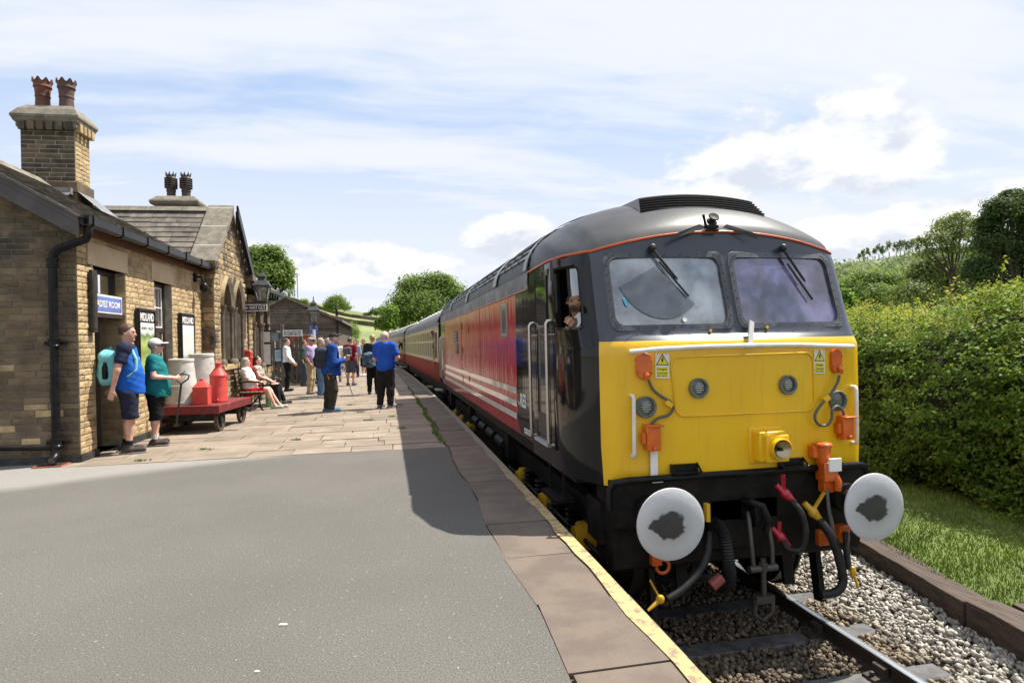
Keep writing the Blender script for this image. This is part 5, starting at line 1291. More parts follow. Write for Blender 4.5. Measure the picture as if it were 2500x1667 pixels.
# ---- cab side on the platform: sliding window, door, handrails
def CS(u, z, out=0.0): p = plan(-u, z); q = Wd_(p); return Vector((q.x-out, q.y, q.z))
wz0, wz1, wu0, wu1 = 1.577, 2.10, .85, .8848
ring = []
for (cu, cz, st) in ((wu1-.004, wz1-.06, 0), (wu0+.004, wz1-.06, 90), (wu0+.004, wz0+.06, 180), (wu1-.004, wz0+.06, 270)):
    for k in range(5): a = R_(st+k*22.5); ring.append((cu+.004*math.cos(a), cz+.06*math.sin(a)))
m = MB(); n = len(ring); mid = ((wu0+wu1)/2, (wz0+wz1)/2)
i0 = [CS(a, b, .008) for a, b in ring]; o0 = [CS(mid[0]+(a-mid[0])*1.10, mid[1]+(b-mid[1])*1.08, .012) for a, b in ring]; o1 = [CS(mid[0]+(a-mid[0])*1.14, mid[1]+(b-mid[1])*1.10, -.002) for a, b in ring]; i1 = [CS(a, b, -.04) for a, b in ring]
m.add(i0+o0+o1+i1, [(i, (i+1) % n, n+(i+1) % n, n+i) for i in range(n)]+[(n+i, n+(i+1) % n, 2*n+(i+1) % n, 2*n+i) for i in range(n)]+[(3*n+i, 3*n+(i+1) % n, (i+1) % n, i) for i in range(n)])
cw = m.build('cab_side_window', BLK, loco, smooth=30)
um = lerp(wu0, wu1, .42)
m = MB(); m.grid(lambda a, b: CS(lerp(wu0, um, a), lerp(wz0, wz1, b), -.02), 2, 2); m.build('pane', glass_mat('side_glass', (.16,.15,.13), .55, (.10,.085,.06), refl=.3), cw)  # dark tan haze stands in for the station building reflected in the glass
m = MB(); m.tube([CS(um, wz0, -.015), CS(um, wz1, -.015)], .012, 6); m.build('pane_edge', BLK, cw)
# far side window pane
m = MB(); m.grid(lambda a, b: Wd_(plan(lerp(wu0, wu1, a), lerp(wz0, wz1, b))), 2, 2); m.build('far_window', mat('dark_mirror_glass', (.02,.022,.024), .03, coat=1.0), loco)
# door
XD = LC-1.40
m = MB(); m.box((XD-.004, 5.74, .50), (XD+.02, 6.27, 2.14)); dr_ = m.build('cab_door', BLK, loco, bevel=.004)
m = MB(); y0, y1, z0, z1 = 5.80, 6.21, 1.60, 2.06; 
m.box((XD-.009, y0, z0), (XD-.0065, y1, z1)); m.build('pane', mat('dark_mirror_glass', (.02,.022,.024), .03, coat=1.0), dr_)
m = MB()
for (a, b, c, d) in ((y0-.025, y0, z0-.02, z1+.02), (y1, y1+.025, z0-.02, z1+.02), (y0, y1, z1, z1+.02), (y0, y1, z0-.02, z0)): m.box((XD-.014, a, c), (XD-.003, b, d))
m.build('window_frame', BLK, dr_)
for k in range(9): m = MB(); m.box((XD-.012, 5.80+.045*k, .56), (XD-.003, 5.82+.045*k, .76)); m.build('louvre', mat('worn_steel', (.10,.09,.08), .45), dr_)
m = MB(); m.box((XD-.04, 5.74, .47), (XD+.0, 6.27, .50)); m.build('sill', mat('alloy_tread', (.4,.4,.4), .5), dr_)
for y in (5.655, 6.345):
    m = MB(); m.box((XD-.003, y-.055, .46), (XD+.02, y+.055, 1.66)); m.build('handrail_recess', BLK, loco)
    m = MB(); x = XD-.05; m.tube([(XD+.0, y, .50), (x+.01, y, .49), (x, y, .53), (x, y, .8), (x, y, 1.58), (x, y, 1.62), (x+.015, y, 1.645), (XD+.0, y, 1.65)], .017, 8); m.build('handrail', CHROME, loco, smooth=60)
m = MB(); m.tube([(XD-.004, 5.50, 1.52), (XD-.004, 6.6, 1.52)], .006, 5); m.build('body_bead', BLK, loco)
# small body window, hatches, nameplates
m = MB()
for (a, b, c, d) in ((7.78, 7.82, 1.53, 1.95), (8.16, 8.20, 1.53, 1.95), (7.82, 8.16, 1.91, 1.95), (7.82, 8.16, 1.53, 1.57)): m.box((XD-.012, a, c), (XD+.002, b, d))
bw = m.build('body_window', mat('window_alloy', (.33,.33,.33), .4, metal=.6), loco, bevel=.004); m = MB(); m.box((XD-.006, 7.82, 1.57), (XD-.003, 8.16, 1.91)); m.build('pane', mat('grimy_pane', (.05,.05,.047), .2, coat=.5), bw)
for (px, py, w, h) in ((1112, 822, .62, .24), (1115, 851, .42, .22)):
    r = ray(px, py); k = (XD-.006)/r[0]; c = Vector((XD-.006, r[1]*k, r[2]*k+CAMH)); m = MB(); m.cbox(c, (.012, w, h)); npb = m.build('nameplate', mat('plate_dark', (.07,.09,.075), .4), loco)
    for q in range(3 if h > .23 else 2):
        m = MB(); zc = c.z+h*.28-q*h*.28
        for j in range(6): m.cbox((c.x-.008, c.y-w*.36+w*.144*j, zc), (.006, w*.09, h*.16))
        m.build('raised_letters', mat('plate_alloy', (.45,.45,.42), .35, metal=.7), npb)
for y in (10.15, 12.75): m = MB(); m.box((XD-.003, y, .44), (XD-.001, y+.012, 2.0)); m.build('panel_seam', BLACKM, loco)
for (px, py) in ((1127, 798), (1129, 855), (1131, 925), (1143, 806), (1146, 925)):
    r = ray(px, py); k = (XD-.003)/r[0]; m = MB(); m.cbox((XD-.003, r[1]*k, r[2]*k+CAMH), (.008, .07, .12)); m.build('hatch_latch', mat('dark_red_latch', (.09,.01,.012), .4), loco)
r = ray(1083, 817); k = XD/r[0]; m = MB(); m.cbox((XD-.004, r[1]*k, 1.85), (.006, .3, .35)); m.build('rear_window', mat('dark_green_pane', (.03,.05,.04), .08, coat=1), loco)
for y in (16.95, 17.4): m = MB(); x = XD-.05; m.tube([(XD, y, .52), (x, y, .55), (x, y, 1.6), (XD, y, 1.65)], .018, 6); m.build('handrail', CHROME, loco)
# ---- nose fittings
m = MB(); A_, B_ = [], []
pts = [(1531, 859), (1600, 852), (1700, 847), (1820, 843), (1940, 842), (2072, 846)]; P3 = [F(*p, .055) for p in pts]; m.tube(P3, .020, 8); wr = m.build('nose_handrail', WHITEP, loco, smooth=60)
for i in (0, 2, 4): m = MB(); q = F(pts[i][0]+8, pts[i][1], 0); m.tube([q, q+Vector((0, -.055, 0))], .01, 6); m.build('stanchion', YEL, wr)
m = MB(); a, b = F(1825, 785, .06), F(1823, 845, .05); m.bar(a, b, .045, .014, (0,1,0)); m.cbox(b+Vector((0, -.0, -.005)), (.10, .06, .014)); m.build('lamp_bracket', mat('pale_grey_paint', (.42,.42,.40), .5), loco)
# recessed headcode panel
m = MB(); q = []
cs_ = [(1635, 880, 'tl'), (1970, 862, 'tr'), (1985, 1000, 'br'), (1650, 1017, 'bl')]
def rr(pts, r, n=6):
    out = []
    for i in range(4):
        p0 = Vector(pts[i-1]); p1 = Vector(pts[i]); p2 = Vector(pts[(i+1) % 4]); a = p1+(p0-p1).normalized()*r; c = p1+(p2-p1).normalized()*r
        for k in range(n+1): t = k/n; out.append(a*((1-t)**2)+p1*(2*t*(1-t))+c*t*t)
    return out
outl = rr([(1636, 872), (1984, 860), (1988, 1001), (1650, 1017)], 26)
m = MB(); m.tube([F(lerp(a_[0], b_[0], q_/6), lerp(a_[1], b_[1], q_/6), .005) for a_, b_ in zip(outl, outl[1:]+outl[:1]) for q_ in (range(6) if (Vector(a_)-Vector(b_)).length > 40 else (0,))], .008, 6, closed=True); hp = m.build('headcode_panel_bead', YEL, loco, smooth=60)
LAMPG = mat('marker_rim', (.16,.17,.15), .55, col2=(.11,.115,.10), scale=15); LENS = mat('lens_grey', (.07,.075,.075), .12, coat=1.0)
def marker(px, py, r, nm, dots):
    c = F(px, py, .0); m = MB(); M0 = frame_M(c, (1,0,0), (0,.0,1)); m.lathe([(r, -.02), (r, .028), (r*.93, .034), (r*.78, .03), (r*.74, .012)], 24, M0, cap=False); mk = m.build('marker_light', LAMPG, loco, smooth=35, label=nm)
    m = MB(); m.lathe([(r*.76, .010), (0.001, .014)], 24, M0, cap=False); m.build('lens', LENS, mk)
    for a in range(4): m = MB(); m.ball(M0 @ Vector((r*.86*math.cos(a*1.571+.2), r*.86*math.sin(a*1.571+.2), .033)), .008, 6); m.build('screw', LAMPG, mk)
    if dots:
        m = MB()
        for i in range(-3, 4):
            for j in range(-2, 3):
                if i*i+j*j*1.6 < 9: m.ball(M0 @ Vector((r*.16*i+r*.08*(j % 2), r*.2*j, .016)), .0055, 5, (1.3, 1, .7))
        m.build('leds', mat('led_bulb', (.75,.76,.78), .15, coat=1), mk, kind='stuff')
marker(1704, 947, .082, 'left headcode lamp with bright dots', True); marker(1921, 939, .082, 'right headcode lamp with bright dots', True)
marker(1575, 993, .088, 'lower left dark marker lamp', True); marker(2042, 977, .088, 'lower right dark marker lamp', False)
# headlight box
c = F(1868, 1085, 0); m = MB(); m.cbox(c+Vector((0, -.0, .0)), (.30, .03, .30)); m.cbox(c+Vector((0, -.05, -.0)), (.245, .13, .245)); m.cbox(c+Vector((.015, -.10, -.01)), (.20, .12, .22)); hl = m.build('headlight_box', YEL, loco, bevel=.012)
M0 = frame_M(c+Vector((.02, -.165, -.01)), (1,0,0), (0,0,1)); m = MB(); m.lathe([(.088, -.02), (.088, .045), (.082, .05), (.078, .045), (.076, .01)], 28, M0, cap=False); m.build('headlight_rim', YEL, hl, smooth=40)
m = MB(); m.lathe([(.078, .044), (.065, .024), (.045, .012), (.02, .006), (.001, .005)], 24, M0, cap=False); m.build('reflector', mat('reflector', (.42,.34,.22), .3, metal=1), hl, smooth=60)
m = MB(); m.lathe([(.001, .035), (.014, .035), (.016, .02), (.016, .005)], 10, M0, cap=False); m.build('bulb', BLACKM, hl)
# overhead wire warning plates
def warn(px, py, w, h, sh):
    c = F(px, py, .006); xa = (F(px+8, py)-F(px-8, py)).normalized(); M0 = frame_M(c, xa, UZ); m = MB(); m.box((-w/2, -h/2, 0), (w/2, h/2, .003), M0); s = m.build('warning_plate', WHITEP, loco)
    Yp = mat('plate_yellow', (.72,.62,.03), .4); Bk = BLACKM
    m = MB(); m.prism([(-.055, .005), (.055, .005), (0, .1)], .003, .004, 'z', M0); m.build('triangle', Bk, s, smooth=0)
    m = MB(); m.prism([(-.044, .012), (.044, .012), (0, .088)], .004, .005, 'z', M0); m.build('triangle_field', Yp, s, smooth=0)
    m = MB(); m.prism([(.004, .072), (-.014, .042), (-.002, .044), (-.008, .02), (.014, .05), (.002, .048), (.012, .07)], .005, .006, 'z', M0); m.build('flash', Bk, s, smooth=0)
    m = MB(); m.box((-w/2+.012, -h/2+.012, .003), (w/2-.012, -.008, .004), M0); m.build('field', Yp, s)
    for (tx, yy, hh, ww) in (('Danger', -.028, .022, .085), ('Overhead', -.058, .015, .085), ('live wires', -.08, .014, .085)):
        text_part('lettering', tx, .03, Bk, M0 @ Matrix.Translation((0, yy, .0045)), s, .0003, .0004, fit=(ww, hh))
warn(1616, 893, .115, .20, 1); warn(1999, 883, .115, .20, 1)
# orange jumper covers, cables, boxes
def cover(px, py, w, h, nm):
    c = F(px, py, 0); xa = (F(px+8, py)-F(px-8, py)).normalized(); M0 = frame_M(c, xa, UZ); pts = []
    for k in range(24): a = k*2*math.pi/24; pts.append((w/2*math.cos(a), (h/2-w/2)*(1 if math.sin(a) >= 0 else -1)+w/2*math.sin(a)))
    m = MB(); m.prism(pts, 0, .035, 'z', M0); o = m.build('jumper_cover', ORB, loco, bevel=.006, label=nm)
    for (bx_, by_) in ((0, h*.44), (w*.42, h*.2), (-w*.42, h*.2), (w*.42, -h*.2), (-w*.42, -h*.2)): m = MB(); m.ball(M0 @ Vector((bx_, by_, .036)), .009, 6); m.build('bolt', ORB, o)
    m = MB(); m.tube([M0 @ Vector((.01, -h*.22, .04)), M0 @ Vector((.015, -h*.36, .055)), M0 @ Vector((.02, -h*.52, .05))], [.016, .02, .017], 8); m.build('plug', ORB, o)
cover(1571, 893, .132, .215, 'left orange oval cover'); cover(2037, 881, .112, .205, 'right orange oval cover')
def cable(pts, r, lift=.03, matl=RUBBER, nm='cable'):
    P = [F(*p[:2], p[2] if len(p) > 2 else lift) for p in pts]; out = []
    for i in range(len(P)-1):
        p0 = P[max(0, i-1)]; p1 = P[i]; p2 = P[i+1]; p3 = P[min(len(P)-1, i+2)]
        for k in range(5):
            t = k/5; out.append(.5*((2*p1)+(-p0+p2)*t+(2*p0-5*p1+4*p2-p3)*t*t+(-p0+3*p1-3*p2+p3)*t**3))
    out.append(P[-1]); m = MB(); m.tube(out, r, 8); return m.build(nm, matl, loco, smooth=60)
CABG = mat('grey_cable', (.09,.088,.085), .5)
cable([(1577, 926, .05), (1590, 950), (1612, 968), (1632, 980), (1638, 998), (1625, 1013), (1603, 1019), (1586, 1032)], .012, .035, CABG)
cable([(2039, 915, .05), (2035, 932), (2022, 955), (2005, 975), (1985, 1000), (1980, 1020), (1992, 1036), (2012, 1034), (2021, 1018), (2022, 1000), (2034, 990), (2047, 1000), (2050, 1012)], .012, .05, CABG)
for (px, py, rz) in ((1627, 985, 35), (2008, 972, -30)):
    c = F(px, py, .045); m = MB(); m.box((-.03, -.02, -.02), (.03, .02, .02), Matrix.Translation(c) @ Matrix.Rotation(R_(rz), 4, 'Y')); m.build('cable_clip', YEL, loco, bevel=.004)
for (px, py, w, h) in ((1585, 1066, .115, .20), (2053, 1042, .105, .19)):
    c = F(px, py, .05); m = MB(); m.cbox(c, (w, .10, h)); m.cbox(c+Vector((.012, -.01, h/2)), (w+.02, .13, .014)); m.cbox(c+Vector((-w/2-.015, .0, 0)), (.03, .06, .09)); m.cbox(c+Vector((0, -.06, -h/2+.02)), (.03, .03, .03)); m.build('jumper_box', ORB, loco, bevel=.006)
for (px, ya, yb) in ((1540, 970, 1108), (2078, 948, 1076)):
    a = F(px, ya, .06); b = F(px+2, yb, .06); m = MB(); q0, q1 = F(px, ya, 0), F(px+2, yb, 0); m.tube([q0+Vector((0, 0, .015)), a+Vector((0, .01, .015)), a+Vector((0,0,-.01)), b+Vector((0,0,.01)), b+Vector((0, .01, -.015)), q1+Vector((0, 0, -.015))], .016, 8); m.build('nose_handrail', WHITEP, loco, smooth=60)
c = F(1593, 1135, .03); m = MB(); m.cbox(c, (.06, .014, .24)); m.cbox(c+Vector((.01, -.02, -.12)), (.09, .05, .012)); m.build('lamp_iron', WHITEP, loco)
for px in (1668, 1928):
    c = F(px, 1140 if px < 1800 else 1126, .05); m = MB(); m.cbox(c+Vector((0, 0, -.03)), (.24, .09, .012)); m.cbox(c+Vector((0, .035, .0)), (.24, .014, .06)); m.bar(c+Vector((-.115, -.04, -.03)), c+Vector((-.115, .04, .03)), .012, .012); m.bar(c+Vector((.115, -.04, -.03)), c+Vector((.115, .04, .03)), .012, .012); m.build('foot_step', BLACKP, loco)
for px in (1733, 1871): c = F(px, 800 if px > 1800 else 808, .01); m = MB(); m.ball(c, .014, 8); m.build('knob', YEL, loco)
# orange control reservoir on the right
c = F(2000, 1115, .08); m = MB(); m.lathe([(.055, -.09), (.06, -.08), (.06, .05), (.075, .06), (.07, .08), (.03, .09)], 14, Matrix.Translation(c+Vector((-.02, 0, .05)))); m.cbox(c+Vector((-.07, .03, .06)), (.10, .08, .10)); m.cbox(c+Vector((.0, -.01, -.10)), (.13, .12, .16)); m.cbox(c+Vector((.0, .0, -.22)), (.10, .08, .12)); jr = m.build('jumper_socket', ORB, loco, bevel=.006)
m = MB(); m.cbox(c+Vector((.025, -.08, -.04)), (.115, .02, .11)); m.build('socket_lid', WHITEP, jr, bevel=.004); m = MB(); m.tube([c+Vector((.05, -.06, -.13)), c+Vector((.06, -.07, -.18)), c+Vector((.055, -.07, -.26))], [.02, .03, .025], 8); m.build('latch', ORB, jr)
# ---- buffer beam, buffers, couplings
m = MB(); m.box((LC-1.16, 4.86, -.42), (LC+1.16, 5.2, .30)); bb = m.build('buffer_beam', UF, loco, bevel=.03)
lip = [(-1.18, .10), (-1.18, .26), (-1.14, .32), (-1.05, .345), (1.05, .345), (1.14, .32), (1.18, .26), (1.18, .10)]
m = MB(); m.tube([(LC+a, 4.735 if abs(a) < 1.1 else 4.80, z) for a, z in lip], .028, 8); m.build('skirt_lip', BLACKP, loco, smooth=60)
m = MB(); m.add([(LC-1.05, 4.73, .345), (LC+1.05, 4.73, .345), (LC+1.05, 4.9, .34), (LC-1.05, 4.9, .34)], [(0,1,2,3)]); m.box((LC-1.16, 4.80, -.05), (LC+1.16, 4.9, .33)); m.build('skirt', UF, loco)
bl, br_ = Vector((2.035, 4.35, 1.06+ZR)), Vector((3.765, 4.35, 1.06+ZR))
def buf_mat():
    m = bpy.data.materials.new('buffer_face'); m.use_nodes = True; t = NT(m.node_tree); p = t.n['Principled BSDF']
    g = t.add('ShaderNodeTexCoord').outputs['Object']; s = t.add('ShaderNodeSeparateXYZ', {0: g}).outputs
    r = t.math('SQRT', t.math('ADD', t.math('POWER', t.math('ADD', s[0], .02), 2.0), t.math('MULTIPLY', t.math('POWER', s[2], 2.0), 1.35)))
    lug = t.math('SQRT', t.math('ADD', t.math('POWER', t.math('ADD', s[0], .142), 2.0), t.math('POWER', t.math('SUBTRACT', s[2], .012), 2.0)))
    n = t.noise(g, 16, 5, .6); k = t.math('MULTIPLY', t.math('SUBTRACT', n, .5), .10)
    f = t.math('MAXIMUM', t.sstep(t.math('ADD', r, k), .132, .108), t.sstep(t.math('ADD', lug, k), .054, .040))
    t.put(p.inputs['Base Color'], t.mix(f, t.mix(t.math('MULTIPLY', t.sstep(t.math('ADD', r, k), .24, .10), .45), t.mix(n, (.60,.61,.63), (.48,.49,.51)), (.24,.235,.23)), t.mix(n, (.02,.02,.02), (.06,.06,.058)))); p.inputs['Roughness'].default_value = .5
    b = t.add('ShaderNodeBump', {'Height': t.noise(g, 30, 4, .6), 'Strength': .3, 'Distance': .003}); t.l.new(b.outputs[0], p.inputs['Normal']); return m
BUFM = buf_mat()
for c, nm in ((bl, 'left silver buffer head with greasy black centre'), (br_, 'right silver buffer head with greasy black centre')):
    M0 = frame_M((0,0,0), (1,0,0), (0,0,1)); m = MB(); m.lathe([(.12, -.06), (.20, -.045), (.258, -.03), (.268, -.018), (.266, -.006), (.24, .006), (.15, .016), (.001, .02)], 40, M0, cap=False)
    o = m.build('buffer_head', BUFM, loco, world=False, smooth=50, label=nm); o.location = c-Vector(loco.location)
    m = MB(); m.lathe([(.16, -.66), (.16, -.62), (.115, -.58), (.115, -.34), (.125, -.33), (.125, -.29), (.085, -.28), (.085, -.03)], 20, frame_M(c, (1,0,0), (0,0,1)), cap=False); m.build('buffer_shank', UF, loco, smooth=40)
m = MB(); m.box((LC-.32, 4.80, -.30), (LC+.32, 4.92, .13)); m.build('draw_plate', UF, loco, bevel=.02)
# drawhook and screw coupling
m = MB(); hk = [(0, 0), (.05, .10), (.16, .13), (.26, .08), (.29, -.02), (.25, -.10), (.19, -.10), (.20, -.03), (.15, .0), (.10, -.07), (0, -.10)]
m.prism([(4.86-a*1.0, .02+b) for a, b in hk], LC-.03, LC+.03, 'x'); hook = m.build('draw_hook', UF, loco, bevel=.01)
for sx in (-.09, .09):
    m = MB(); m.tube([(LC+sx*.6, 4.66, .04), (LC+sx*.9, 4.60, -.02), (LC+sx, 4.56, -.22), (LC+sx*.9, 4.55, -.38)], .019, 8); m.build('coupling_link', mat('worn_iron', (.07,.06,.055), .4, metal=.4), hook, smooth=60)
m = MB(); m.tube([(LC-.12, 4.55, -.38), (LC+.12, 4.55, -.38)], .03, 8); m.lathe([(.035, -.40), (.04, -.34), (.025, -.33)], 6, Matrix.Translation((LC, 4.55, 0))); m.tube([(LC, 4.55, -.30), (LC, 4.55, -.62)], .022, 8); m.cbox((LC, 4.55, -.62), (.16, .06, .06)); m.tube([(LC-.07, 4.55, -.62), (LC-.08, 4.56, -.74), (LC, 4.57, -.80), (LC+.08, 4.56, -.74), (LC+.07, 4.55, -.62)], .02, 8); m.build('coupling_screw', mat('worn_iron', (.07,.06,.055), .4), hook, smooth=50)
m = MB(); m.tube([(LC-.05, 4.72, .10), (LC-.06, 4.60, .14), (LC+.0, 4.54, .12), (LC+.05, 4.54, .0), (LC+.05, 4.58, -.10)], .028, 10); m.build('hook_shackle', BLACKP, hook, smooth=60)
def hose(P, r, nm='brake_hose', matl=RUBBER, corr=False):
    P = [Vector(p) for p in P]; out = []
    for i in range(len(P)-1):
        p0 = P[max(0, i-1)]; p1 = P[i]; p2 = P[i+1]; p3 = P[min(len(P)-1, i+2)]
        for k in range(10):
            t = k/10; out.append(.5*((2*p1)+(-p0+p2)*t+(2*p0-5*p1+4*p2-p3)*t*t+(-p0+3*p1-3*p2+p3)*t**3))
    out.append(P[-1]); m = MB()
    if corr:
        o2 = []; rad = []
        for i in range(len(out)-1):
            for k in range(2): o2.append(out[i].lerp(out[i+1], k/2)); rad.append(r*(1.0 if k == 0 else .8))
        m.tube(o2, rad, 10)
    else: m.tube(out, r, 10)
    return m.build(nm, matl, loco, smooth=25 if corr else 60)
def cock(c, matl, d=(0, -1, 0), handle=(0, 0, 1)):
    c = Vector(c); d = Vector(d).normalized(); h = Vector(handle); m = MB(); m.tube([c-d*.10, c-d*.04, c, c+d*.05, c+d*.10], [.025, .028, .042, .03, .022], 10); m.ball(c, .045, 8); m.tube([c, c+h*.05], .016, 6); m.bar(c+h*.05, c+h*.16+Vector((.02, -.01, 0)), .03, .014); o = m.build('air_cock', matl, loco, smooth=40); return o
REDC = mat('red_cock_paint', (.42,.012,.03), .35, coat=.4); YELC = mat('yellow_cock_paint', (.62,.36,.02), .4)
g2 = lambda px, py, Y: at(px, py, Y)
hose([g2(1738, 1270, 4.62), g2(1765, 1300, 4.58), g2(1778, 1370, 4.56), g2(1780, 1415, 4.56), g2(1755, 1432, 4.58)], .055, 'heating_hose', RUBBER, True)
m = MB(); c = g2(1752, 1425, 4.56); m.tube([g2(1737, 1430, 4.56), g2(1762, 1408, 4.56)], .045, 10); m.build('hose_coupler', mat('red_grey_coupler', (.25,.06,.05), .5), loco)
cock(g2(1918, 1205, 4.66), REDC, (.5, -.3, -.6), (-.3, 0, 1)); hose([g2(1932, 1222, 4.62), g2(1955, 1250, 4.56), g2(1967, 1300, 4.54), g2(1955, 1340, 4.56), g2(1925, 1340, 4.60), g2(1910, 1318, 4.64)], .026)
cock(g2(1905, 1310, 4.66), REDC, (.5, -.2, -.6), (-.2, 0, .8))
cock(g2(1985, 1250, 4.62), YELC, (.5, -.2, -.6), (.5, 0, 1)); hose([g2(2000, 1268, 4.6), g2(2030, 1310, 4.52), g2(2050, 1370, 4.48), g2(2058, 1420, 4.46), g2(2040, 1445, 4.46), g2(2005, 1452, 4.48)], .035)
hose([g2(2018, 1180, 4.7), g2(2022, 1230, 4.62), g2(2035, 1300, 4.56), g2(2055, 1360, 4.5), g2(2062, 1405, 4.5)], .016, 'cable', CABG)
m = MB(); c = g2(2082, 1395, 4.5); m.ball(c, .04, 8, (.7, .6, 1.2)); m.tube([c, c+Vector((.03, -.02, -.12))], .012, 6); m.build('hose_end', YELC, loco)
hose([g2(2066, 1300, 4.62), g2(2066, 1340, 4.56), g2(2072, 1390, 4.52)], .026); m = MB(); m.cbox(g2(2055, 1300, 4.68), (.10, .08, .14)); m.cbox(g2(2015, 1310, 4.75), (.16, .06, .13)); m.build('jumper_plug', ORB, loco, bevel=.01)
hose([g2(1735, 1300, 4.66), g2(1720, 1370, 4.55), g2(1675, 1430, 4.48), g2(1630, 1462, 4.46)], .03)
m = MB(); c = g2(1612, 1462, 4.46); m.ball(c, .035, 8); m.tube([c, g2(1582, 1490, 4.44)], [.02, .010], 6); m.build('hose_end', YELC, loco)
m = MB(); c0 = g2(1588, 1418, 4.5); [m.ball(c0.lerp(c, k/8), .009, 5, (1, 1, 1.5)) for k in range(9)]; m.build('chain', YELC, loco, kind='stuff')
m = MB(); c0 = g2(1860, 1330, 4.6); c1 = g2(1880, 1400, 4.58); [m.ball(c0.lerp(c1, k/10), .008, 5, (1, 1, 1.5)) for k in range(11)]; m.build('chain', UF, loco, kind='stuff')
m = MB(); c = g2(1618, 1382, 4.78); m.tube([c+Vector((.055*math.cos(a), 0, .055*math.sin(a))) for a in [k*.5236 for k in range(13)]], .014, 6); m.cbox(c+Vector((-.06, .0, .08)), (.08, .06, .12)); m.build('drain_ring', ORB, loco)
m = MB(); c = g2(1520, 1310, 5.3); m.tube([c+Vector((.0, .09*math.cos(a), .09*math.sin(a))) for a in [k*.45 for k in range(9)]], .022, 6); m.tube([c+Vector((0, .02, -.03)), c+Vector((.25, 0, -.07))], .02, 6); m.build('sand_pipe', ORB, loco)
m = MB(); m.box((1.95-.01, 4.63, .13), (2.22+.0, 4.66, .17)); m.build('cable_duct', UF, loco)
c = g2(1726, 1250, 4.6); m = MB(); m.cbox(c, (.03, .05, .14)); m.build('isolating_cock', YELC, loco)
# guard irons, snow plough brackets and lower frame
for sx in (-1, 1): m = MB(); m.bar((LC+sx*.78, 5.0, -.35), (LC+sx*.78, 4.92, -.86), .05, .10); m.bar((LC+sx*.5, 5.0, -.4), (LC+sx*.5, 4.95, -.70), .1, .04); m.build('guard_iron', UF, loco)
# ---- underframe: bogies with wheels, yellow axle ends, tanks
m = MB(); m.box((LC-1.30, 5.3, .22), (LC+1.30, LY1-.2, .40)); m.build('sole_bar', UF, loco)
WHM = mat('wheel_steel', (.05,.045,.04), .5, metal=.4)
for by in (7.15, 15.35):
    for ax in (-1.35, 0, 1.35):
        for sx in (-1, 1):
            M0 = frame_M((LC+sx*.745, by+ax, ZR+.57), (0,1,0), (0,0,1)); m = MB(); m.lathe([(.57, -.06), (.57, .055), (.60, .06), (.60, .08), (.45, .085), (.42, .02), (.2, .03), (.18, .09), (.001, .09)], 28, M0, cap=False); w = m.build('wheel', WHM, loco, smooth=40)
            if sx < 0:
                M1 = frame_M((LC-1.10, by+ax, ZR+.57), (0,-1,0), (0,0,1)); m = MB(); m.lathe([(.14, -.1), (.14, .04), (.10, .06), (.10, .09), (.001, .095)], 14, M1, cap=False); m.build('axle_box', YELC, w, smooth=40)
    for sx in (-1, 1):
        m = MB(); x = LC+sx*1.02; m.prism([(by-2.1, -.15), (by-1.8, -.02), (by+1.8, -.02), (by+2.1, -.15), (by+1.9, -.30), (by+1.0, -.22), (by-1.0, -.22), (by-1.9, -.30)], x-.06, x+.06, 'x'); bg_ = m.build('bogie_frame', UF, loco)
        for ax in (-1.0, -.35, .35, 1.0):
            m = MB(); cc = Vector((x-sx*-.06, by+ax, 0)); [m.lathe([(.07, -.50+k*.05), (.085, -.485+k*.05), (.07, -.47+k*.05)], 10, Matrix.Translation(cc)) for k in range(6)]; m.build('coil_spring', UF, bg_)
        m = MB(); m.cbox((x+sx*.08, by-2.0, -.05), (.2, .35, .35)); m.cbox((x+sx*.08, by+2.0, -.05), (.2, .35, .35)); m.tube([(x+sx*.1, by-2.2, -.4), (x+sx*.1, by+2.2, -.4)], .02, 6); m.build('sand_box', UF, bg_)
m = MB(); m.box((LC-1.15, 9.7, -.55), (LC+1.15, 12.8, .22)); m.build('fuel_tank', UF, loco, bevel=.06)
for k in range(4): m = MB(); m.tube([(LC-1.16, 9.3+k*.9, -.08), (LC-1.16, 9.9+k*.9, -.08)], .10, 10); m.build('air_reservoir', UF, loco, smooth=40)
m = MB(); [m.bar((LC-1.28, y, -.05), (LC-1.28, y+.55, -.05), .2, .03) for y in (5.75,)]; [m.bar((LC-1.28, 5.75+.5*k, .3), (LC-1.28, 5.75+.5*k, -.06), .03, .03) for k in (0, 1)]; m.build('cab_step', UF, loco)
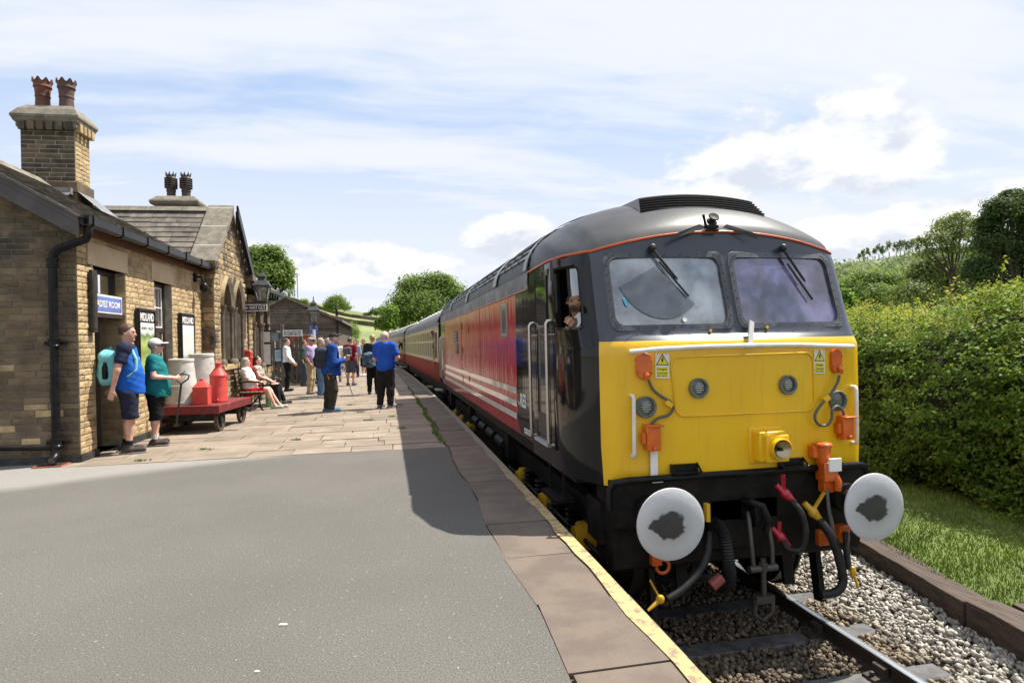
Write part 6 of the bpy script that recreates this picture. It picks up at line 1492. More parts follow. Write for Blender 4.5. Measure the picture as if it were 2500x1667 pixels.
# ---------------------------------------------------------------- coaches
CREAM = paint('coach_cream', (.62,.53,.35), (.56,.47,.30), .75, .05, 0, 3, None, 0.0)
MAROON = paint('coach_maroon', (.26,.036,.028), (.22,.030,.024), .5, .3, 0, 3, None, .02)
CROOF = mat('coach_roof_grey', (.13,.125,.12), .6, col2=(.10,.095,.09), scale=1.5)
CPANE = mat('coach_window_glass', (.035,.038,.04), .25, spec=.1)
def coach_mesh(root, L, windows=True):
    """local coords: y from 0 (near end) to L, x across, z above the platform"""
    prof = [(1.30, .30), (1.36, .42), (1.38, .9)], [(1.38, .9), (1.385, 1.3), (1.37, 1.96)], [(1.37, 1.96), (1.36, 2.02)]+[(1.36*math.cos(a), 2.02+.72*math.sin(a)) for a in [k*math.pi/2/10 for k in range(1, 11)]]
    for nm, pts, mt in (('lower_side', prof[0], MAROON), ('upper_side', prof[1], CREAM), ('roof', prof[2], CROOF)):
        for s in ((-1, 1) if nm != 'roof' else (0,)):
            mb = MB()
            for ss in ((s,) if s else (-1, 1)):
                for p, q in zip(pts, pts[1:]):
                    v = [(ss*p[0], 0, p[1]), (ss*q[0], 0, q[1]), (ss*q[0], L, q[1]), (ss*p[0], L, p[1])]; mb.add(v, [(0,1,2,3) if ss < 0 else (3,2,1,0)])
            weld(mb).build(nm, mt, root, world=False, smooth=40)
    allp = prof[0]+prof[1][1:]+prof[2][1:]; pts = [(-a, b) for a, b in allp]+[(a, b) for a, b in allp[::-1]]
    for y in (0, L):
        m = MB(); m.add([(a, y, b) for a, b in pts], [tuple(range(len(pts))) if y == 0 else tuple(range(len(pts)-1, -1, -1))]); m.build('end', UF, root, world=False, smooth=0)
    m = MB(); m.box((-.5, -.35, .2), (.5, -.002, 2.3)); m.build('gangway', RUBBER, root, world=False, bevel=.05)
    m = MB(); pts = [(1.385*math.cos(a), 2.01+.735*math.sin(a)) for a in [R_(6+k*12) for k in range(15)]]; m.tube([(a, .02, b) for a, b in pts], .03, 5); m.build('roof_end_band', RUBBER, root, world=False)
    m = MB(); m.tube([(-1.385, .02, .92), (-1.385, L, .92)], .012, 5); m.tube([(-1.38, .02, 1.97), (-1.38, L, 1.97)], .018, 5); m.build('side_bead', mat('coach_bead', (.30,.24,.14), .4), root, world=False)
    m = MB(); m.box((-1.15, .3, -.1), (1.15, L-.3, .30)); m.build('underframe', UF, root, world=False)
    for y0 in (2.2, L-4.2):
        m = MB(); m.box((-1.1, y0-.2, -.62), (-.95, y0+2.3, -.30)); m.box((.95, y0-.2, -.62), (1.1, y0+2.3, -.30)); m.build('bogie_frame', UF, root, world=False)
        for dy in (0, 2.1):
            for sx in (-1, 1): m = MB(); m.lathe([(.46, -.06), (.46, .06), (.2, .07), (.001, .07)], 18, frame_M((sx*.75, y0+dy, ZR+.46), (0,1,0), (0,0,1)), cap=False); m.build('wheel', WHM, root, world=False)
    m = MB(); m.box((-1.45, .1, .06), (-1.25, .9, .09)); m.build('step_board', mat('step_wood', (.33,.30,.26), .8), root, world=False)
    vent = None
    for k in range(int(L/1.3)):
        m = MB()
        if vent is None: m.lathe([(.05, 0), (.05, .06), (.11, .08), (.11, .12), (.04, .16)], 8); o = m.build('roof_vent', WHITEP, root, world=False); vent = o.data
        else: o = bpy.data.objects.new('roof_vent', vent); COL.objects.link(o); o.parent = root
        o.location = (-.45, .6+1.3*k, 2.68)
    # windows on the platform side
    X = -1.392; wme = None; groups = []
    y = 1.5
    while y < L-1.6: groups.append(y); y += .92
    for i, y in enumerate(groups):
        if wme is None:
            m = MB()
            for (a, b, c, d) in ((-.36, -.32, .99, 1.90), (.32, .36, .99, 1.90), (-.32, .32, 1.86, 1.90), (-.32, .32, .99, 1.03), (-.32, .32, 1.50, 1.56)): m.box((-.0035, a, c), (.01, b, d))
            w = m.build('window', CREAM, root, world=False); wme = w.data
            m = MB(); m.box((-.005, -.32, 1.03), (.004, .32, 1.50)); p1 = m.build('pane', CPANE, w, world=False); m = MB(); m.box((-.005, -.32, 1.56), (.004, .32, 1.86)); p2 = m.build('top_light', CPANE, w, world=False)
            m = MB(); m.box((-.0065, -.02, 1.03), (.004, .02, 1.86)); p3 = m.build('bar', CREAM, w, world=False); wd = [p1.data, p2.data, p3.data]
        else:
            w = bpy.data.objects.new('window', wme); COL.objects.link(w); w.parent = root
            for nm, me in zip(('pane', 'top_light', 'bar'), wd): o = bpy.data.objects.new(nm, me); COL.objects.link(o); o.parent = w
        w.location = (X, y, 0)
    for y in (.75, L-.75):
        m = MB()
        for yy in (y-.42, y+.42): m.box((-1.392, yy-.006, .36), (-1.386, yy+.006, 1.94))
        d = m.build('door_edge', BLACKM, root, world=False)
        m = MB(); m.box((X-.004, y-.27, 1.03), (X+.004, y+.27, 1.80)); m.build('drop_light', CPANE, d, world=False)
        m = MB(); m.ball((X-.02, y+.36, .86), .04, 8); m.tube([(X-.03, y+.36, .95), (X-.03, y+.36, 1.3)], .012, 5); m.build('door_handle', mat('brass_fitting', (.30,.17,.05), .35, metal=.7), d, world=False)
COACH = []
names = ['cream and maroon coach coupled directly behind the locomotive', 'second cream and maroon coach along the curving train', 'third cream and maroon coach, farthest along the train']
for k in range(3):
    y0 = 18.75+20.75*k; L = 20.2; xa_, xb_ = tcx(y0+3), tcx(y0+L-3)
    ang = math.atan2(xb_-xa_, L-6); x0 = xa_-math.sin(ang)*3
    if k == 0:
        t = thing('railway_coach', names[0], 'coach', (x0, y0, 0), -ang, 'coaches of the train'); coach_mesh(t, L); proto = t
    else:
        t = copy_tree(proto); t.location = (x0, y0, 0); t.rotation_euler = (0, 0, -ang); t['label'] = names[k]
    COACH.append(t)
m = MB(); m.tube([(LC-1.0, LY1+.2, .2), (LC-1.0, LY1+1.1, .2)], .07, 8); m.tube([(LC+1.0, LY1+.2, .2), (LC+1.0, LY1+1.1, .2)], .07, 8); m.box((LC-.4, LY1, .0), (LC+.4, LY1+.9, .15)); m.build('rear_buffers', UF, loco)
# ---------------------------------------------------------------- hills, trees and hedge
def hill_builder(name, cols, D, d0, zbase, sky, matl, back=1.25, power=1.0, n=26):
    """real hillside: each column rises from the valley floor to the skyline"""
    pts = {}; mb = MB(); nx = len(cols)
    def P(px, t):
        r = ray(px, sky(px)); h = math.hypot(r[0], r[1]); dx, dy = r[0]/h, r[1]/h; zs = CAMH+r[2]/h*D
        if t <= 1:
            d = d0+(D-d0)*t; s = t**power*(.75+.25*t); z = zbase+(zs-zbase)*s+.5*math.sin(d*.05+px*.01)*t*(1-t)*2
        else: d = D*(1+(t-1)*(back-1)/.3); z = zs-(t-1)*12
        return Vector((dx*d, dy*d, z))
    ts = [k/n for k in range(n+1)]+[1.1, 1.3]
    vs = [P(px, t) for t in ts for px in cols]
    fs = [(j*nx+i, j*nx+i+1, (j+1)*nx+i+1, (j+1)*nx+i) for j in range(len(ts)-1) for i in range(nx-1)]
    mb.add(vs, fs); struct(mb.build(name, matl, smooth=60)); return P
skyL = lambda x: pw(x, [(300, 705), (560, 708), (690, 719), (760, 737), (850, 757), (935, 771), (1000, 778), (1200, 790), (1500, 800)])
HL = hill_builder('hill', list(range(300, 1500, 30)), 300, 75, -1.3, skyL, HILLM, power=1.15)
skyR = lambda x: pw(x, [(1500, 770), (1800, 690), (1990, 648), (2100, 640), (2200, 628), (2300, 616), (2420, 610), (2700, 598), (3100, 590)])
HR = hill_builder('hill', list(range(1500, 3100, 40)), 620, 150, -1.3, skyR, mat('far_hill_pasture', (.17,.21,.085), .95, col2=(.12,.16,.06), scale=.008, dark=((.24,.25,.12), .02, .5, .6)), power=.9)
def leaf_mat(name, c1, c2, trans=.45, rough=.55):
    m = bpy.data.materials.new(name); m.use_nodes = True; t = NT(m.node_tree); t.n.clear(); o = t.add('ShaderNodeOutputMaterial')
    g = t.add('ShaderNodeNewGeometry'); rnd = g.outputs['Random Per Island']; c = t.mix(rnd, c1, c2)
    p = t.add('ShaderNodeBsdfPrincipled', {'Base Color': c, 'Roughness': rough, 'Specular IOR Level': .18}); tr = t.add('ShaderNodeBsdfTranslucent', {'Color': t.mix(.5, c, (c2[0]*1.4, c2[1]*1.4, c2[2]*.6))})
    mx = t.add('ShaderNodeMixShader', {0: trans, 1: p.outputs[0], 2: tr.outputs[0]}); t.l.new(mx.outputs[0], o.inputs[0]); return m
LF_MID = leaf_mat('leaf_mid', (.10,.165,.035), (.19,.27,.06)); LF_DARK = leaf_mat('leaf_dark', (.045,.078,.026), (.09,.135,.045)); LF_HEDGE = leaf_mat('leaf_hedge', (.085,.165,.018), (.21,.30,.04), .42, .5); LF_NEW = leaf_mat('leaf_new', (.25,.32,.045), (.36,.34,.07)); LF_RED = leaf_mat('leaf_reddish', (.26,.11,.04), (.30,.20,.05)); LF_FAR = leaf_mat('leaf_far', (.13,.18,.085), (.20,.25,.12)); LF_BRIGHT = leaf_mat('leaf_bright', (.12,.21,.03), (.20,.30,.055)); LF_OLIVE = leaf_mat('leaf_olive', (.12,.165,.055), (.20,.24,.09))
BARK = mat('bark', (.06,.045,.033), .9, col2=(.035,.027,.02), scale=6, bump=.8, bscale=20)
def leaves(name, P, N, size, matl, parent=None, up=.3, aspect=.62, kind='stuff'):
    """P points, N outward hints -> folded leaf quads"""
    n = len(P); P = np.asarray(P, float); N = np.asarray(N, float)+RNG.normal(0, .55, (n, 3)); N[:,2] += up; N /= np.linalg.norm(N, axis=1)[:,None]+1e-9
    a = np.cross(N, RNG.normal(size=(n, 3))); a /= np.linalg.norm(a, axis=1)[:,None]+1e-9; b = np.cross(N, a)
    s = (size*RNG.uniform(.6, 1.35, n))[:,None]; w = s*aspect*.5
    v = np.stack([P-a*s*.5, P+b*w+N*s*.08, P+a*s*.55-N*s*.05, P-b*w+N*s*.08], 1)
    if parent is not None:
        off = Vector((0,0,0)); p = parent
        while p is not None: off += p.location; p = p.parent
        v = v-np.array(off)
    f = np.arange(4*n).reshape(n, 4); return np_mesh(name, v.reshape(-1, 3), f, matl, parent, kind)
def blob_points(blobs, n, shell=.55, gap=.28):
    out = []; nr = []; vol = np.array([b[1][0]*b[1][1]*b[1][2] for b in blobs])**.67; cnt = (n*vol/vol.sum()).astype(int)+1
    for (c, r), k in zip(blobs, cnt):
        # clumps on the blob, leaves round each clump
        nc = max(6, int(k/26)); d = RNG.normal(size=(nc, 3)); d /= np.linalg.norm(d, axis=1)[:,None]; d[:,2] = np.where(d[:,2] < -.5, -d[:,2], d[:,2]); rad = shell+(1-shell)*RNG.uniform(0, 1, nc)**.6
        cc = np.array(c)+d*rad[:,None]*np.array(r); idx = RNG.integers(0, nc, k)
        e = RNG.normal(size=(k, 3))*np.array(r)*.23; out.append(cc[idx]+e); nr.append(d[idx]+e/np.linalg.norm(e, axis=1)[:,None]*.5)
    return np.concatenate(out), np.concatenate(nr)
def tree(name, label, cat, base, blobs, n, size, matl, trunk=.2, limbs=True, group=None, gap=.0, shell=.55, limb_r=.35):
    base = Vector(base); t = thing(name, label, cat, tuple(base), 0, group)
    P, N = blob_points(blobs, n, shell); leaves('crown', P, N, size, matl, t)
    top = max(b[0][2] for b in blobs); cx_ = sum(b[0][0] for b in blobs)/len(blobs); cy_ = sum(b[0][1] for b in blobs)/len(blobs)
    m = MB(); fork = Vector((lerp(base.x, cx_, .4), lerp(base.y, cy_, .4), base.z+(min(b[0][2]-b[1][2]*.3 for b in blobs)-base.z)*.75+.3))
    m.tube([base-UZ*.2, base.lerp(fork, .5)+Vector((trunk*.3, 0, 0)), fork], [trunk*1.25, trunk, trunk*.8], 9)
    tr = m.build('trunk', BARK, t, smooth=60)
    if limbs:
        for (c, r) in blobs:
            c = Vector(c); m = MB(); mid = fork.lerp(c, .5)+Vector((random.uniform(-.15, .15)*r[0], random.uniform(-.15, .15)*r[1], random.uniform(-.1, .2)*r[2])); m.tube([fork, mid, c], [trunk*.55, trunk*limb_r, trunk*.12], 6)
            for _ in range(5): q = c+Vector((random.uniform(-.8, .8)*r[0], random.uniform(-.8, .8)*r[1], random.uniform(-.2, .8)*r[2])); s0 = mid.lerp(c, random.uniform(.2, .9)); m.tube([s0, s0.lerp(q, .5)+Vector((0, 0, .06*r[2])), q], [trunk*.18, trunk*.11, trunk*.03], 5)
            m.build('limb', BARK, tr, smooth=60)
    return t
def blobs_px(L, Y, dz=1.0):
    """crown lobes given as photo ellipses (px,py,rx,ry) at distance Y"""
    out = []
    for (px, py, rx, ry) in L:
        c = at(px, py, Y+random.uniform(-1, 1)*rx/FPX*Y*.6); k = Y/FPX; out.append(((c.x, c.y, c.z), (rx*k, rx*k*dz, ry*k)))
    return out
# left: tall sycamore behind the gable
tree('sycamore_tree', 'tall bright green tree rising behind the stone gable', 'tree', (at(640, 800, 62).x, 62, -1.2), blobs_px([(630, 640, 34, 30), (662, 625, 26, 22), (690, 660, 24, 26), (655, 680, 40, 32), (612, 690, 30, 40), (698, 695, 18, 18), (640, 725, 36, 22)], 62), 16000, .27, LF_MID, .35)
tree('shrub', 'pale green shrub between the gable and the far building', 'shrub', (at(655, 800, 50).x, 50, -1.2), blobs_px([(650, 745, 26, 24), (628, 750, 22, 30)], 50), 1800, .26, LF_BRIGHT, .1)
# centre: big tree behind the coaches
tree('ash_tree', 'large green tree standing behind the coaches', 'tree', (at(1050, 820, 88).x, 88, -1.2), blobs_px([(1010, 715, 40, 38), (1060, 700, 46, 30), (1100, 725, 36, 34), (985, 760, 38, 40), (1040, 760, 60, 44), (1110, 770, 40, 36), (1140, 745, 14, 22), (965, 790, 30, 24), (1085, 690, 18, 16)], 88), 26000, .34, LF_MID, .45)
tree('shrub', 'light green willow shrub at the left foot of the large central tree', 'shrub', (at(950, 820, 84).x, 84, -1.2), blobs_px([(950, 775, 22, 26), (935, 795, 18, 16)], 84), 1800, .36, LF_BRIGHT, .12)
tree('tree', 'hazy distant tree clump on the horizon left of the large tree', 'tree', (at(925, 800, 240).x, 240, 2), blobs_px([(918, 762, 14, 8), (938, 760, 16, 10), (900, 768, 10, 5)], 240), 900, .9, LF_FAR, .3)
# lone tree and bushes on the hillside
hp = HL(821, .72); k = 1
tree('oak_tree', 'lone round oak standing on the open hillside', 'tree', tuple(hp), [(tuple(hp+Vector((x, y, z))), r) for (x, y, z, r) in ((0, 0, 4.6, (3.6, 3.6, 2.9)), (-2.6, .5, 3.6, (2.2, 2.4, 1.8)), (2.8, 0, 3.5, (2.4, 2.4, 1.6)), (0, 1, 6.2, (2.4, 2.4, 1.4)))], 5200, .5, LF_MID, .45)
for (px, f, s, lb) in ((835, .30, 1.0, 'round dark bush low on the hillside, left of a pair'), (855, .30, 1.1, 'round dark bush low on the hillside, right of a pair'), (830, .12, .8, 'bright bush behind the far lamp post')):
    h = HL(px, f); tree('hawthorn_bush', lb, 'bush', tuple(h), [((h.x, h.y, h.z+1.7*s), (1.7*s, 1.7*s, 1.7*s)), ((h.x+.8*s, h.y, h.z+1.1*s), (1.2*s, 1.2*s, 1.2*s))], 1700, .3, LF_MID if s > .9 else LF_BRIGHT, .14, True, 'bushes on the hillside')
h = HL(872, .16); tree('thorn_shrub', 'thin bare looking shrub on the lower meadow', 'shrub', tuple(h), [((h.x, h.y, h.z+1.6), (1.0, 1.0, 1.0))], 260, .22, LF_OLIVE, .12)
h = HL(742, .80); tree('hawthorn_bush', 'small dark bush beside the hilltop wall', 'bush', tuple(h), [((h.x, h.y, h.z+1.6), (1.9, 1.9, 1.7))], 700, .45, LF_MID, .2, True, 'bushes on the hillside')
h = HL(704, .93); tree('hawthorn_bush', 'dark bush under the hilltop poles', 'bush', tuple(h), [((h.x, h.y, h.z+3.0), (2.4, 2.4, 3.4))], 900, .5, LF_MID, .2, True, 'bushes on the hillside')
# dry stone walls on the hill
def fieldwall(cols, label):
    P = [HL(px, f) for px, f in cols]; m = MB()
    for a, b in zip(P, P[1:]):
        n = max(2, int((b-a).length/3)); 
        for k in range(n): p, q = a.lerp(b, k/n), a.lerp(b, (k+1)/n); m.bar(p+UZ*.5, q+UZ*.5, .6, 1.5+random.uniform(-.2, .2))
    return tag(m.build('field_wall', STONE_F, smooth=0), label, 'wall', 'dry stone walls on the hill')
fieldwall([(690, .92), (760, .88), (815, .80), (860, .78), (940, .80)], 'upper dark drystone wall crossing the hillside')
fieldwall([(820, .66), (870, .62), (930, .60), (960, .58)], 'lower drystone wall to the right of the lone oak')
for (px, hgt, lb) in ((719, 9.5, 'left telegraph pole on the hill skyline'), (727, 11.0, 'right telegraph pole on the hill skyline')):
    h = HL(px, 1.0); t = thing('telegraph_pole', lb, 'pole', tuple(h), 0, 'telegraph poles'); m = MB(); m.tube([h, h+UZ*hgt], .16, 6); m.build('pole', WOODG, t); m = MB(); m.bar(h+UZ*(hgt-.3)+Vector((-1.1, 0, 0)), h+UZ*(hgt-.3)+Vector((1.1, 0, 0)), .2, .2); m.build('crossarm', WOODG, t)
# right: conifers on the ridge
ORD = 'first second third fourth fifth sixth seventh eighth ninth tenth eleventh twelfth thirteenth fourteenth fifteenth'.split()
for i, px in enumerate((2098, 2108, 2118, 2136, 2146, 2156, 2171, 2188, 2198, 2208, 2218, 2228, 2240, 2252, 2262)):
    h = HR(px, 1.0); hh = random.uniform(9, 15) * (.8 if px < 2130 else 1.1); 
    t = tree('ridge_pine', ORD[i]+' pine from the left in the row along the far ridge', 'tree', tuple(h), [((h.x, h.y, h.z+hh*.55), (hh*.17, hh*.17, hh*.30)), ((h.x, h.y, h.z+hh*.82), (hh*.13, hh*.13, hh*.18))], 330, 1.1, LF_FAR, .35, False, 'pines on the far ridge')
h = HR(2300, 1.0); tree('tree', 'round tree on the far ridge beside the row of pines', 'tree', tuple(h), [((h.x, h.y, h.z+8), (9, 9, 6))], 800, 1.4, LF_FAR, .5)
# valley woodland: reads as one mass
P_, N_ = [], []
bl_ = []
for _ in range(120):
    px = random.uniform(1980, 2600); f = random.uniform(.05, .62); h = HR(px, f); r = random.uniform(5, 9); bl_.append(((h.x, h.y, h.z+r*.55), (r, r, r*.8)))
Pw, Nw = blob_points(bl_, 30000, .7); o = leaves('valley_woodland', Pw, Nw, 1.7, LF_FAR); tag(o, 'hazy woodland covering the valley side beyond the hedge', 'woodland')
# stone houses glimpsed in the wood
for (px, py, Y, w, lb) in ((2168, 655, 300, 9, 'grey farmhouse gable glimpsed among the valley trees'), (2053, 720, 200, 9, 'pale roof of a house low behind the windscreen pillar')):
    c = at(px, py, Y); t = thing('farmhouse', lb, 'house', (c.x, c.y, c.z-6)); m = MB(); m.box((c.x-w/2, Y-4, c.z-10), (c.x+w/2, Y+4, c.z)); m.build('wall', STONE_F, t); m = MB(); m.prism([(c.x-w/2-.4, c.z), (c.x+w/2+.4, c.z), (c.x, c.z+w*.35)], Y-4.3, Y+4.3, 'y'); m.build('roof', mat('pale_slates', (.16,.16,.165), .8), t)
    m = MB(); m.box((c.x-1.5, Y-4.05, c.z-3), (c.x-.4, Y-4.0, c.z-1.4)); m.build('window', BLACKM, t)
# right-hand trees behind the hedge
tree('alder_tree', 'dense dark green tree below the ridge, right of the cab window', 'tree', (at(2130, 760, 62).x, 62, -1.2), blobs_px([(2120, 690, 52, 28), (2170, 700, 48, 36), (2080, 715, 40, 34), (2220, 705, 34, 30), (2130, 730, 70, 34), (2060, 740, 40, 30)], 62), 18000, .30, LF_MID, .2)
tree('hazel_tree', 'mid green bushy tree between the dark tree and the thin tree', 'tree', (at(2260, 760, 46).x, 46, -1.2), blobs_px([(2255, 675, 44, 40), (2310, 690, 46, 40), (2230, 720, 50, 30), (2360, 715, 60, 40), (2290, 640, 34, 22)], 46), 16000, .22, LF_OLIVE, .15)
tree('ash_tree', 'thin open crowned tree leaning towards the big dark tree', 'tree', (at(2330, 760, 34).x, 34, -1.0), blobs_px([(2290, 590, 34, 26), (2330, 545, 40, 24), (2260, 620, 28, 18), (2370, 560, 34, 30), (2320, 610, 36, 18), (2385, 610, 30, 26), (2250, 590, 18, 12), (2350, 525, 24, 12), (2300, 560, 40, 24), (2345, 580, 40, 24)], 34), 6000, .15, LF_OLIVE, .11, shell=.25, limb_r=.5)
tree('yew_tree', 'massive dark tree at the right edge of the picture', 'tree', (at(2490, 780, 25).x, 25, -1.0), blobs_px([(2440, 520, 46, 40), (2490, 500, 50, 36), (2540, 540, 70, 60), (2420, 590, 50, 46), (2480, 620, 80, 70), (2390, 670, 50, 50), (2560, 660, 90, 80), (2470, 720, 110, 50), (2410, 545, 30, 26), (2465, 475, 26, 14)], 25), 52000, .13, LF_DARK, .3, shell=.4)
tree('shrub', 'bright pale green shrub beside the cab pillar', 'shrub', (at(2065, 800, 19).x, 19, -.9), blobs_px([(2062, 745, 20, 40), (2075, 770, 24, 34)], 19), 1500, .12, LF_BRIGHT, .05)
# hedge along the lawn
hedge = thing('hawthorn_hedge', 'dense clipped hawthorn hedge along the lawn beyond the locomotive', 'hedge', (8.3, 14, -.85))
def hx(y): return 7.55+.10*math.sin(y*.8)+.06*math.sin(y*2.1)
def hz_(y): return 1.72+.09*math.sin(y*1.1)+.07*math.sin(y*2.7)+(.0 if y > 8 else .10*(8-y)/3)
def hedge_pt(y, a):
    """a 0..1 runs up the face then across the top"""
    d = 2.3
    w1 = .16*math.sin(y*1.9+a*9)+.12*math.sin(y*3.7-a*14)+.07*math.sin(y*8.1+a*23)
    if a < .38: t = a/.38; z = -.85+1.25*t; x = hx(y)-.10*math.sin(t*3)+w1*.7; n = (-1, 0, .25)
    elif a < .74: t = (a-.38)/.36; an = t*math.pi/2; x = hx(y)+1.25-1.25*math.cos(an)+w1*.6; z = .40+(hz_(y)-.40)*math.sin(an)+w1*.3; n = (-math.cos(an), 0, math.sin(an)+.2)
    else: t = (a-.74)/.26; x = hx(y)+1.25+d*t; z = hz_(y)+.12*t+.08*math.sin(x*4+y*2)+.05*math.sin(x*9-y*5); n = (0, 0, 1)
    return (x, y, z), n
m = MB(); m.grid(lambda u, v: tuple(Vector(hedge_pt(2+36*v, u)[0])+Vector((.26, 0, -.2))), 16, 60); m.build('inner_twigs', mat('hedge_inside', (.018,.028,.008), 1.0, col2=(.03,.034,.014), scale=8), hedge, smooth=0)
def hedge_leaves(n, y0, y1, size, matl, amin, amax, nm, pw_=1.4, jit=.16):
    P = []; N = []; cl = [(y0+(y1-y0)*RNG.uniform()**pw_, RNG.uniform(amin, amax), RNG.uniform(-.20, .20)) for _ in range(n//22)]
    for (y, a, o) in cl:
        (x, yy, z), nn = hedge_pt(y, a); c = np.array([x, yy, z])+np.array(nn)*o
        for _ in range(22): P.append(c+RNG.normal(0, 1, 3)*np.array([.055, .085, .045])*(1 if y < 14 else 1.6)); N.append(nn)
    leaves(nm, P, N, size, matl, hedge, up=.45)
hedge_leaves(64000, 4.6, 14, .062, LF_HEDGE, 0, .8, 'leaves', 1.2); hedge_leaves(30000, 13, 38, .11, LF_HEDGE, .3, .95, 'far_leaves', 1.2)
hedge_leaves(20000, 4.6, 16, .05, LF_NEW, .55, .98, 'new_shoots', 1.2)
# upright young shoots on top
Ps, Ns, Pr = [], [], []; m = MB()
for _ in range(150):
    y = 4.8+13*random.random()**1.3; x = hx(y)+random.uniform(.1, 2.0); z = hz_(y); L = random.uniform(.15, .42)+(.30 if y < 7.5 and random.random() < .35 else 0)
    d = Vector((random.uniform(-.25, .25), random.uniform(-.25, .25), 1)).normalized(); m.tube([(x, y, z-.1), Vector((x, y, z))+d*L], [.005, .002], 4)
    for k in range(int(L*48)): q = Vector((x, y, z))+d*(L*k/(L*48))+Vector((random.gauss(0, .03), random.gauss(0, .03), 0)); (Pr if k > L*40 and random.random() < .6 else Ps).append(tuple(q))
m.build('shoot_stems', mat('green_stem', (.10,.13,.04), .7), hedge, kind='stuff'); leaves('shoot_leaves', Ps, [(0,0,.6)]*len(Ps), .055, LF_NEW, hedge); leaves('shoot_tips', Pr, [(0,0,.6)]*len(Pr), .045, LF_RED, hedge)
# ---------------------------------------------------------------- platform trolley with churns and oil cans
TA = R_(-6); tc = (-3.37, 12.72, 0)
tr = thing('luggage_trolley', 'old red platform trolley with iron wheels and loop handle', 'trolley', tc, TA)
DECK = mat('red_deck_paint', (.19,.018,.022), .6, col2=(.13,.014,.016), scale=5, dark=((.30,.22,.18), 9, .62, .72))
for k in range(7):
    x = -.56+k*.16; m = MB(); m.box((x+.004, -.84, .44), (x+.156, .84, .475)); m.build('deck_plank', DECK, tr, world=False, bevel=.004)
for sx in (-1, 1): m = MB(); m.box((sx*.575-.025, -.86, .34), (sx*.575+.025, .86, .475)); m.build('side_rail', DECK, tr, world=False, bevel=.006)
for sy in (-1, 1): m = MB(); m.box((-.60, sy*.86-.02, .33), (.60, sy*.86+.02, .478)); m.build('end_rail', DECK, tr, world=False, bevel=.006)
WORNI = mat('rusty_iron', (.10,.06,.04), .7, col2=(.05,.035,.028), scale=20)
m = MB()
for sx in (-.3, .3): m.box((sx-.04, -.82, .28), (sx+.04, .82, .36))
for yy in (-.58, .58): m.tube([(-.52, yy, .20), (.52, yy, .20)], .022, 8); m.box((-.4, yy-.05, .2), (.4, yy+.05, .30))
m.build('chassis', BLACKM, tr, world=False)
for sx in (-1, 1):
    for yy in (-.58, .58):
        m = MB(); M0 = frame_M((sx*.50, yy, .20), (0,1,0), (0,0,1)); ring = [M0 @ Vector((.185*math.cos(a), .185*math.sin(a), 0)) for a in [k*2*math.pi/24 for k in range(24)]]
        m.tube(ring, .018, 6, closed=True); m.lathe([(.172, -.03), (.2, -.03), (.2, .03), (.172, .03), (.172, -.03)], 24, M0, cap=False); w = m.build('wheel', WORNI, tr, world=False, smooth=40)
        m = MB(); m.lathe([(.045, -.05), (.045, .05)], 10, M0)
        for k in range(6): a = k*math.pi/3; m.bar(M0 @ Vector((.03*math.cos(a), .03*math.sin(a), 0)), M0 @ Vector((.175*math.cos(a), .175*math.sin(a), 0)), .024, .016)
        m.build('spokes', BLACKM, w, world=False)
m = MB(); hb = Vector((-.10, -.92, .16)); ht = Vector((.06, -1.08, .86)); d = (ht-hb).normalized(); m.tube([hb, ht], .019, 8); sxv = Vector((1, 0, 0))
loop = [ht, ht+d*.04+sxv*.02, ht+d*.10+sxv*.10, ht+d*.17+sxv*.115, ht+d*.19+sxv*.06, ht+d*.19-sxv*.06, ht+d*.17-sxv*.115, ht+d*.10-sxv*.10, ht+d*.04-sxv*.02, ht]
m.tube(loop, .014, 8); m.build('drawbar', IRON, tr, world=False, smooth=60); m = MB(); m.cbox((-.10, -.88, .16), (.07, .14, .05)); m.build('drawbar_foot', WORNI, tr, world=False)
m = MB(); m.box((-1.05, -.78, .37), (-.58, -.70, .42)); m.build('tow_bar', BLACKM, tr, world=False)
Mtr = Matrix.Translation(tc) @ Matrix.Rotation(TA, 4, 'Z')
def on_deck(x, y): return Mtr @ Vector((x, y, .476))
GALV = mat('white_enamel_can', (.58,.57,.53), .4, col2=(.46,.45,.41), scale=5, coat=.1, bump=.25, bscale=9, dark=((.22,.18,.13), 7, .64, .76))
def churn(c, h, rb, rt, label):
    t = thing('milk_churn', label, 'churn', tuple(c), random.uniform(0, 1), 'white churns on the trolley')
    m = MB(); m.lathe([(rb*.99, 0), (rb, .02), (rb, .05), (rb*.985, .055), (rt, h*.93), (rt*1.06, h*.94), (rt*1.06, h*.985), (rt*.98, h), (rt*.9, h*.985), (rt*.9, h*.9)], 28, cap=False); m.build('can', GALV, t, world=False, smooth=30)
    m = MB(); m.lathe([(.001, h*.955), (rt*.92, h*.94)], 24, cap=False); m.build('lid', mat('lid_grey', (.35,.34,.31), .5), t, world=False)
    for a in (-2.3, .9):
        d = Vector((math.cos(a), math.sin(a), 0)); s_ = Vector((-d.y, d.x, 0)); r0 = rb*.86; m = MB(); z = h*.42
        m.tube([d*r0+s_*.09+UZ*z, d*(r0+.06)+s_*.08+UZ*z, d*(r0+.06)-s_*.08+UZ*z, d*r0-s_*.09+UZ*z], .011, 6); m.bar(d*r0*.98+UZ*(z-.1), d*r0*.94+UZ*(z+.14), .04, .012); m.build('handle', GALV, t, world=False)
churn(on_deck(-.20, -.42), .82, .285, .20, 'large white tapered churn at the front of the red trolley'); churn(on_deck(-.12, .30), .90, .285, .21, 'large white tapered churn standing behind the front one')
CANR = mat('red_oil_can_paint', (.60,.075,.06), .5, col2=(.50,.055,.045), scale=6, bump=.2, bscale=10, dark=((.25,.05,.035), 9, .64, .76))
